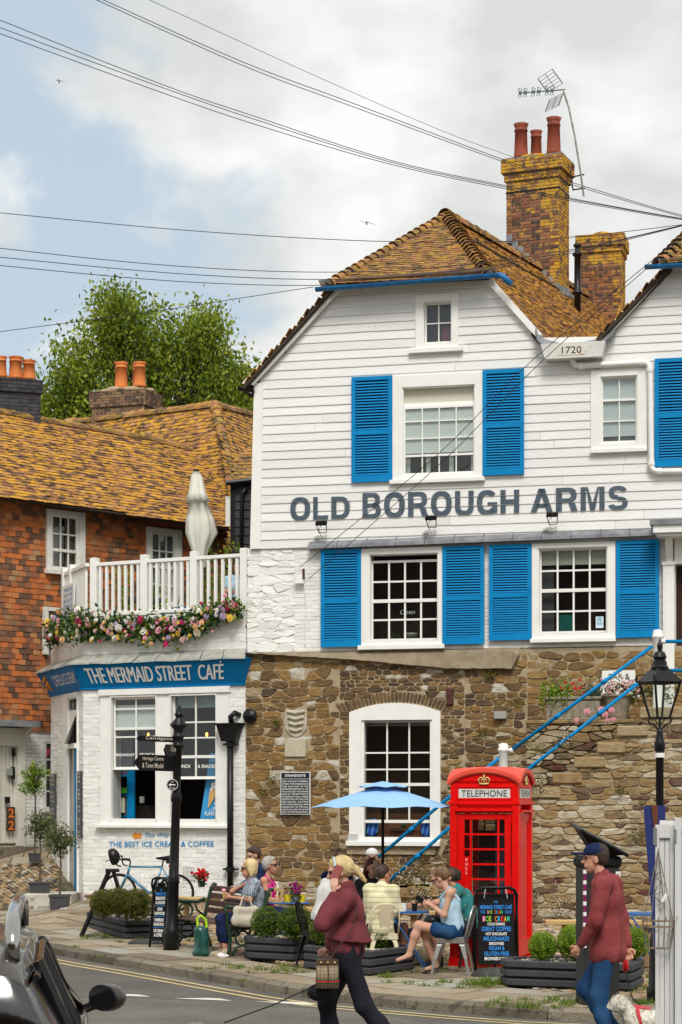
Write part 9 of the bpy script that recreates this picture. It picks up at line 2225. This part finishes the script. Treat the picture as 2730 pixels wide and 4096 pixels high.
# ---------------------------------------------------------------- white folding doors, wire basket, blue board at the right edge
Yd=14.6;s=Yd/FPX;c=W(2622,3500,Yd);c.z=-.11;z1=CH+(YH-3288)*s+.11;t=thing('white_folding_doors','white panelled folding doors standing open at the right edge of the picture','doors',loc=c,rz=R(-8));WD=mat('worn_white_door',(.60,.61,.60),(.68,.69,.68),3,.6,stretch=(3,3,.5),bump=.2,dirt=((.40,.36,.28),8,.66,.06,.5))
def leaf(x0,x1,y,zt,mid,n_,st=.045):
 m=MB();m.box(x0,x0+st,y,y+.05,0,zt,b=.003);m.box(x1-st,x1,y,y+.05,0,zt,b=.003);m.box(x0+st,x1-st,y,y+.05,zt-.09,zt);m.box(x0+st,x1-st,y,y+.05,0,.15);m.box(x0+st,x1-st,y,y+.05,mid-.05,mid+.05);o=m.build(n_,WD,t)
 for a,b in ((.15,mid-.05),(mid+.05,zt-.09)):
  for i in range(2):xx=x0+st+(x1-x0-2*st)*i/2;MB().box(xx+.002,xx+(x1-x0-2*st)/2-.002,y+.02,y+.035,a,b).build('panel_board',WD,o)
leaf(0,.130,0,z1-.02,.56,'door_leaf',.028);leaf(.133,.80,-.06,z1+.03,.50,'door_leaf');leaf(.03,.6,.06,z1+.01,.5,'door_leaf')
m=MB();m.box(-.014,.012,-.012,.0,z1-.16,z1-.04);m.box(.128,.145,-.07,-.055,z1-.14,z1-.05);m.box(.128,.145,-.07,-.055,.55,.65);m.build('hinge',mat('galvanised_hinge',(.25,.26,.25),metal=.6),t)
o=thing('shop_notice','dark framed notice at the lower right corner of the white doors','notice',M=t.matrix_basis @ Matrix.Translation((.14,-.075,.05)));MB().box(0,.25,-.01,.01,0,.46,b=.01).build('frame',plain('taupe_frame',(.14,.12,.10)),o);MB().box(.025,.25,-.014,-.01,.02,.42).build('sheet',mat('printed_sheet',(.40,.40,.38),wave=[(2,.035,.012,(.12,.12,.12))]),o)
b=thing('wire_basket','rusty wire wall basket hanging on the white folding doors','basket',M=t.matrix_basis @ Matrix.Translation((.02,-.03,1.40)));RW=mat('rusty_wire',(.20,.15,.11),(.34,.28,.22),20,.6,metal=.4);k=lambda a,z,r=.115:(r*math.cos(a)*.85,-r*math.sin(a)*1.0,z);m=MB()
for z,r in ((.0,.13),(-.04,.13),(-.19,.10)):m.tube([k(R(180)*i/10,z,r) for i in range(11)],.004,5);m.tube([k(0,z,r),k(R(180),z,r)],.004,5)
for i in range(9):a=R(180)*i/8;m.tube([k(a,-.19,.10),k(a,.0,.13),k(a,.035,.145),k(a,.03,.165),k(a,.005,.16)],.003,4)
m.build('basket',RW,b);m=MB();[m.tube([(x,0,0),(x*.5,-.0,.25),(0,0,.48)],.0035,4) for x in (-.10,-.05,.05,.10)];m.tube([(0,-.02,.48),(0,0,.5),(0,.02,.48)],.004,4);[m.tube([(.02*math.sin(i),-.004,.10+i*.02),(.02*math.cos(i*1.7),-.004,.12+i*.02)],.004,4) for i in range(12)];m.build('wire_hanger',RW,b);MB().box(-.05,-.03,-.02,-.018,.13,.19,Matrix.Rotation(.5,4,'Y')).build('price_tag',WHITE2,b)
Yb=20.5;q=[W(a_,b_,Yb) for a_,b_ in ((2628,3900),(2668,3900),(2662,3222),(2576,3226))];t=thing('blue_board','tall narrow dark blue board leaning between the stair wall and the white doors','board');m=MB();m.add(q+[p+Vector((0,.03,0)) for p in q],[(0,1,2,3),(4,5,6,7),(0,4,5,1),(1,5,6,2),(2,6,7,3),(3,7,4,0)]);m.build('panel',mat('scuffed_navy_paint',(.015,.025,.12),(.02,.035,.17),5,.5,stretch=(1,1,6),dirt=((.10,.12,.16),20,.62,.05,.6)),t);q=[W(a_,b_,Yb-.02) for a_,b_ in ((2628,3420),(2632,3420),(2632,3220),(2606,3222))];m=MB();m.add(q,[(0,1,2,3)]);m.build('brown_strip',plain('rust_strip',(.13,.04,.02)),t)
# ---------------------------------------------------------------- car at the lower left
Yc=10.6;ct=thing('parked_car','dark brown metallic car with chrome roof rail parked at the lower left corner','car',loc=(-2.40,12.0,-.11),rz=R(97));CARP=mat('dark_bronze_metallic',(.035,.028,.022),(.045,.036,.03),200,.32,metal=.35,coat=.7);TRIM=plain('gloss_black_trim',(.01,.01,.012),.08)
prof=[(0.98,.62,.80,.60),(.92,.86,.86,.66),(.55,.98,.90,.72),(.0,1.06,.92,.78)]
st=[(1.15,.55,.70,None),(1.05,.80,.80,None),(.60,.96,.88,None),(.12,1.03,.92,None),(-.30,1.30,.78,1),(-.62,1.50,.70,1),(-.80,1.555,.67,1),(-1.4,1.60,.67,1),(-2.2,1.57,.66,1),(-2.75,1.45,.66,1),(-2.86,.95,.80,None),(-2.95,.5,.78,None)]
def ring(x,zt,wt_,gh):
 w=.92 if x<.9 else .8
 if gh:return [(x,-.80,.22),(x,-.93,.35),(x,-.94,.80),(x,-.91,1.0),(x,-wt_-.03,zt-.10),(x,-wt_+.03,zt-.03),(x,-wt_*.75,zt),(x,0,zt+.015),(x,wt_*.75,zt),(x,wt_-.03,zt-.03),(x,wt_+.03,zt-.10),(x,.91,1.0),(x,.94,.80),(x,.93,.35),(x,.80,.22)]
 return [(x,-.80,.22),(x,-w,.30),(x,-w,zt*.6),(x,-w*.99,zt*.82),(x,-w*.96,zt*.93),(x,-w*.9,zt*.97),(x,-w*.6,zt),(x,0,zt+.01),(x,w*.6,zt),(x,w*.9,zt*.97),(x,w*.96,zt*.93),(x,w*.99,zt*.82),(x,w,zt*.6),(x,w,.30),(x,.80,.22)]
def cr_(p,s):
 o=[];n=len(p)
 for i in range(n-1):
  a,b,c,d=p[max(i-1,0)],p[i],p[i+1],p[min(i+2,n-1)]
  for k in range(s):t=k/s;o.append(.5*(2*b+(c-a)*t+(2*a-5*b+4*c-d)*t*t+(3*b-a-3*c+d)*t**3))
 return o+[p[-1]]
S_=4;RG=np.array([ring(*q) for q in st],float);RG=np.array(cr_(list(RG),S_));RG=np.array([cr_(list(r_),S_) for r_ in RG]);V=[tuple(q) for r_ in RG for q in r_];F_=[];Fg=[];K=14*S_+1;NS=len(RG)
for ii in range(NS-1):
 for kk in range(K-1):
  i,k=ii//S_,kk//S_;f=(ii*K+kk,ii*K+kk+1,(ii+1)*K+kk+1,(ii+1)*K+kk);side=k in (3,10)
  glass=(side and st[i][0]<=-.30 and st[i+1][0]>=-2.75) or (5<=k<=8 and st[i][0]<=.12 and st[i+1][0]>=-.62) or (4<=k<=9 and st[i][0]==-2.75)
  (Fg if glass else F_).append(f)
m=MB();m.add(V,F_+[tuple(range(K)),tuple(range((NS-1)*K,NS*K))]);o=m.build('body',CARP,ct,smooth=True)
m=MB();m.add(V,Fg);m.build('glazing',CARGLASS,ct,smooth=True);MB().box(-2.6,.0,-.6,.6,.4,1.2).build('dark_cabin',BLACKM,ct)
for sy in (-1,1):
 m=MB();m.tube([(.16,sy*.90,1.02),(-.30,sy*.80,1.20),(-.66,sy*.72,1.43),(-.85,sy*.70,1.475)],.030,8);m.build('windscreen_pillar',TRIM,ct,smooth=True);m=MB();m.tube([(-.80,sy*.715,1.475),(-1.5,sy*.715,1.51),(-2.6,sy*.71,1.42)],.018,6);[m.tube([(x,sy*.92,1.0),(x-.03,sy*.71,1.48)],.03,6) for x in (-1.35,-2.3)];m.build('window_trim',TRIM,ct)
 m=MB();m.tube([(.14,sy*.92,1.01),(-.2,sy*.935,1.005),(-2.75,sy*.925,1.0)],.014,6);m.build('chrome_waistline',mat('chrome',(.40,.39,.38),rough=.16,metal=1.0),ct)
 m=MB();m.tube([(-.98,sy*.60,1.57),(-1.00,sy*.60,1.66),(-1.08,sy*.60,1.69),(-1.25,sy*.60,1.71),(-1.7,sy*.60,1.72),(-2.35,sy*.60,1.68),(-2.5,sy*.60,1.62),(-2.56,sy*.60,1.50)],.036,10);m.build('roof_rail',MATS['chrome'],ct,smooth=True)
 mr=sdf_mb([('e',(0,0,0),(.10,.13,.085)),('c',(-.02,-sy*.10,-.05),(-.04,-sy*.20,-.09),.03,.03)],.010,.03,cuts=[((-.045,0,0),(-1,0,0))]).xf(Matrix.Translation((.02,sy*1.06,1.09)) @ Matrix.Rotation(sy*.85,4,'Z') @ Matrix.Scale(.95,4));q=mr.build('door_mirror',CARP,ct,smooth=True);m=MB();Mm=Matrix.Translation((.02,sy*1.06,1.09)) @ Matrix.Rotation(sy*.85,4,'Z') @ Matrix.Translation((-.046,0,0)) @ Matrix.Rotation(R(90),4,'Y') @ Matrix.Scale(.95,4);m.lathe([(.088,0),(.092,.012),(.08,.014)],n=24,M=Mm @ Matrix.Diagonal((.9,1.35,1,1)));m.build('mirror_rim',TRIM,q)
 for x in (.45,-2.35):w_=MB().lathe([(.20,-.10),(.33,-.10),(.335,.10),(.20,.10)],n=26,M=Matrix.Translation((x,sy*.84,.335)) @ Matrix.Rotation(R(90),4,'X')).build('wheel',BLACKM,ct,smooth=True);MB().lathe([(.20,-.09),(.20,.09)],n=20,M=Matrix.Translation((x,sy*.85,.335)) @ Matrix.Rotation(R(90),4,'X')).build('rim',STEEL,w_)
 MB().ball((1.0,sy*.62,.66),.10,.13,.12,14,8).build('headlight',LAMPGLASS,ct,smooth=True)
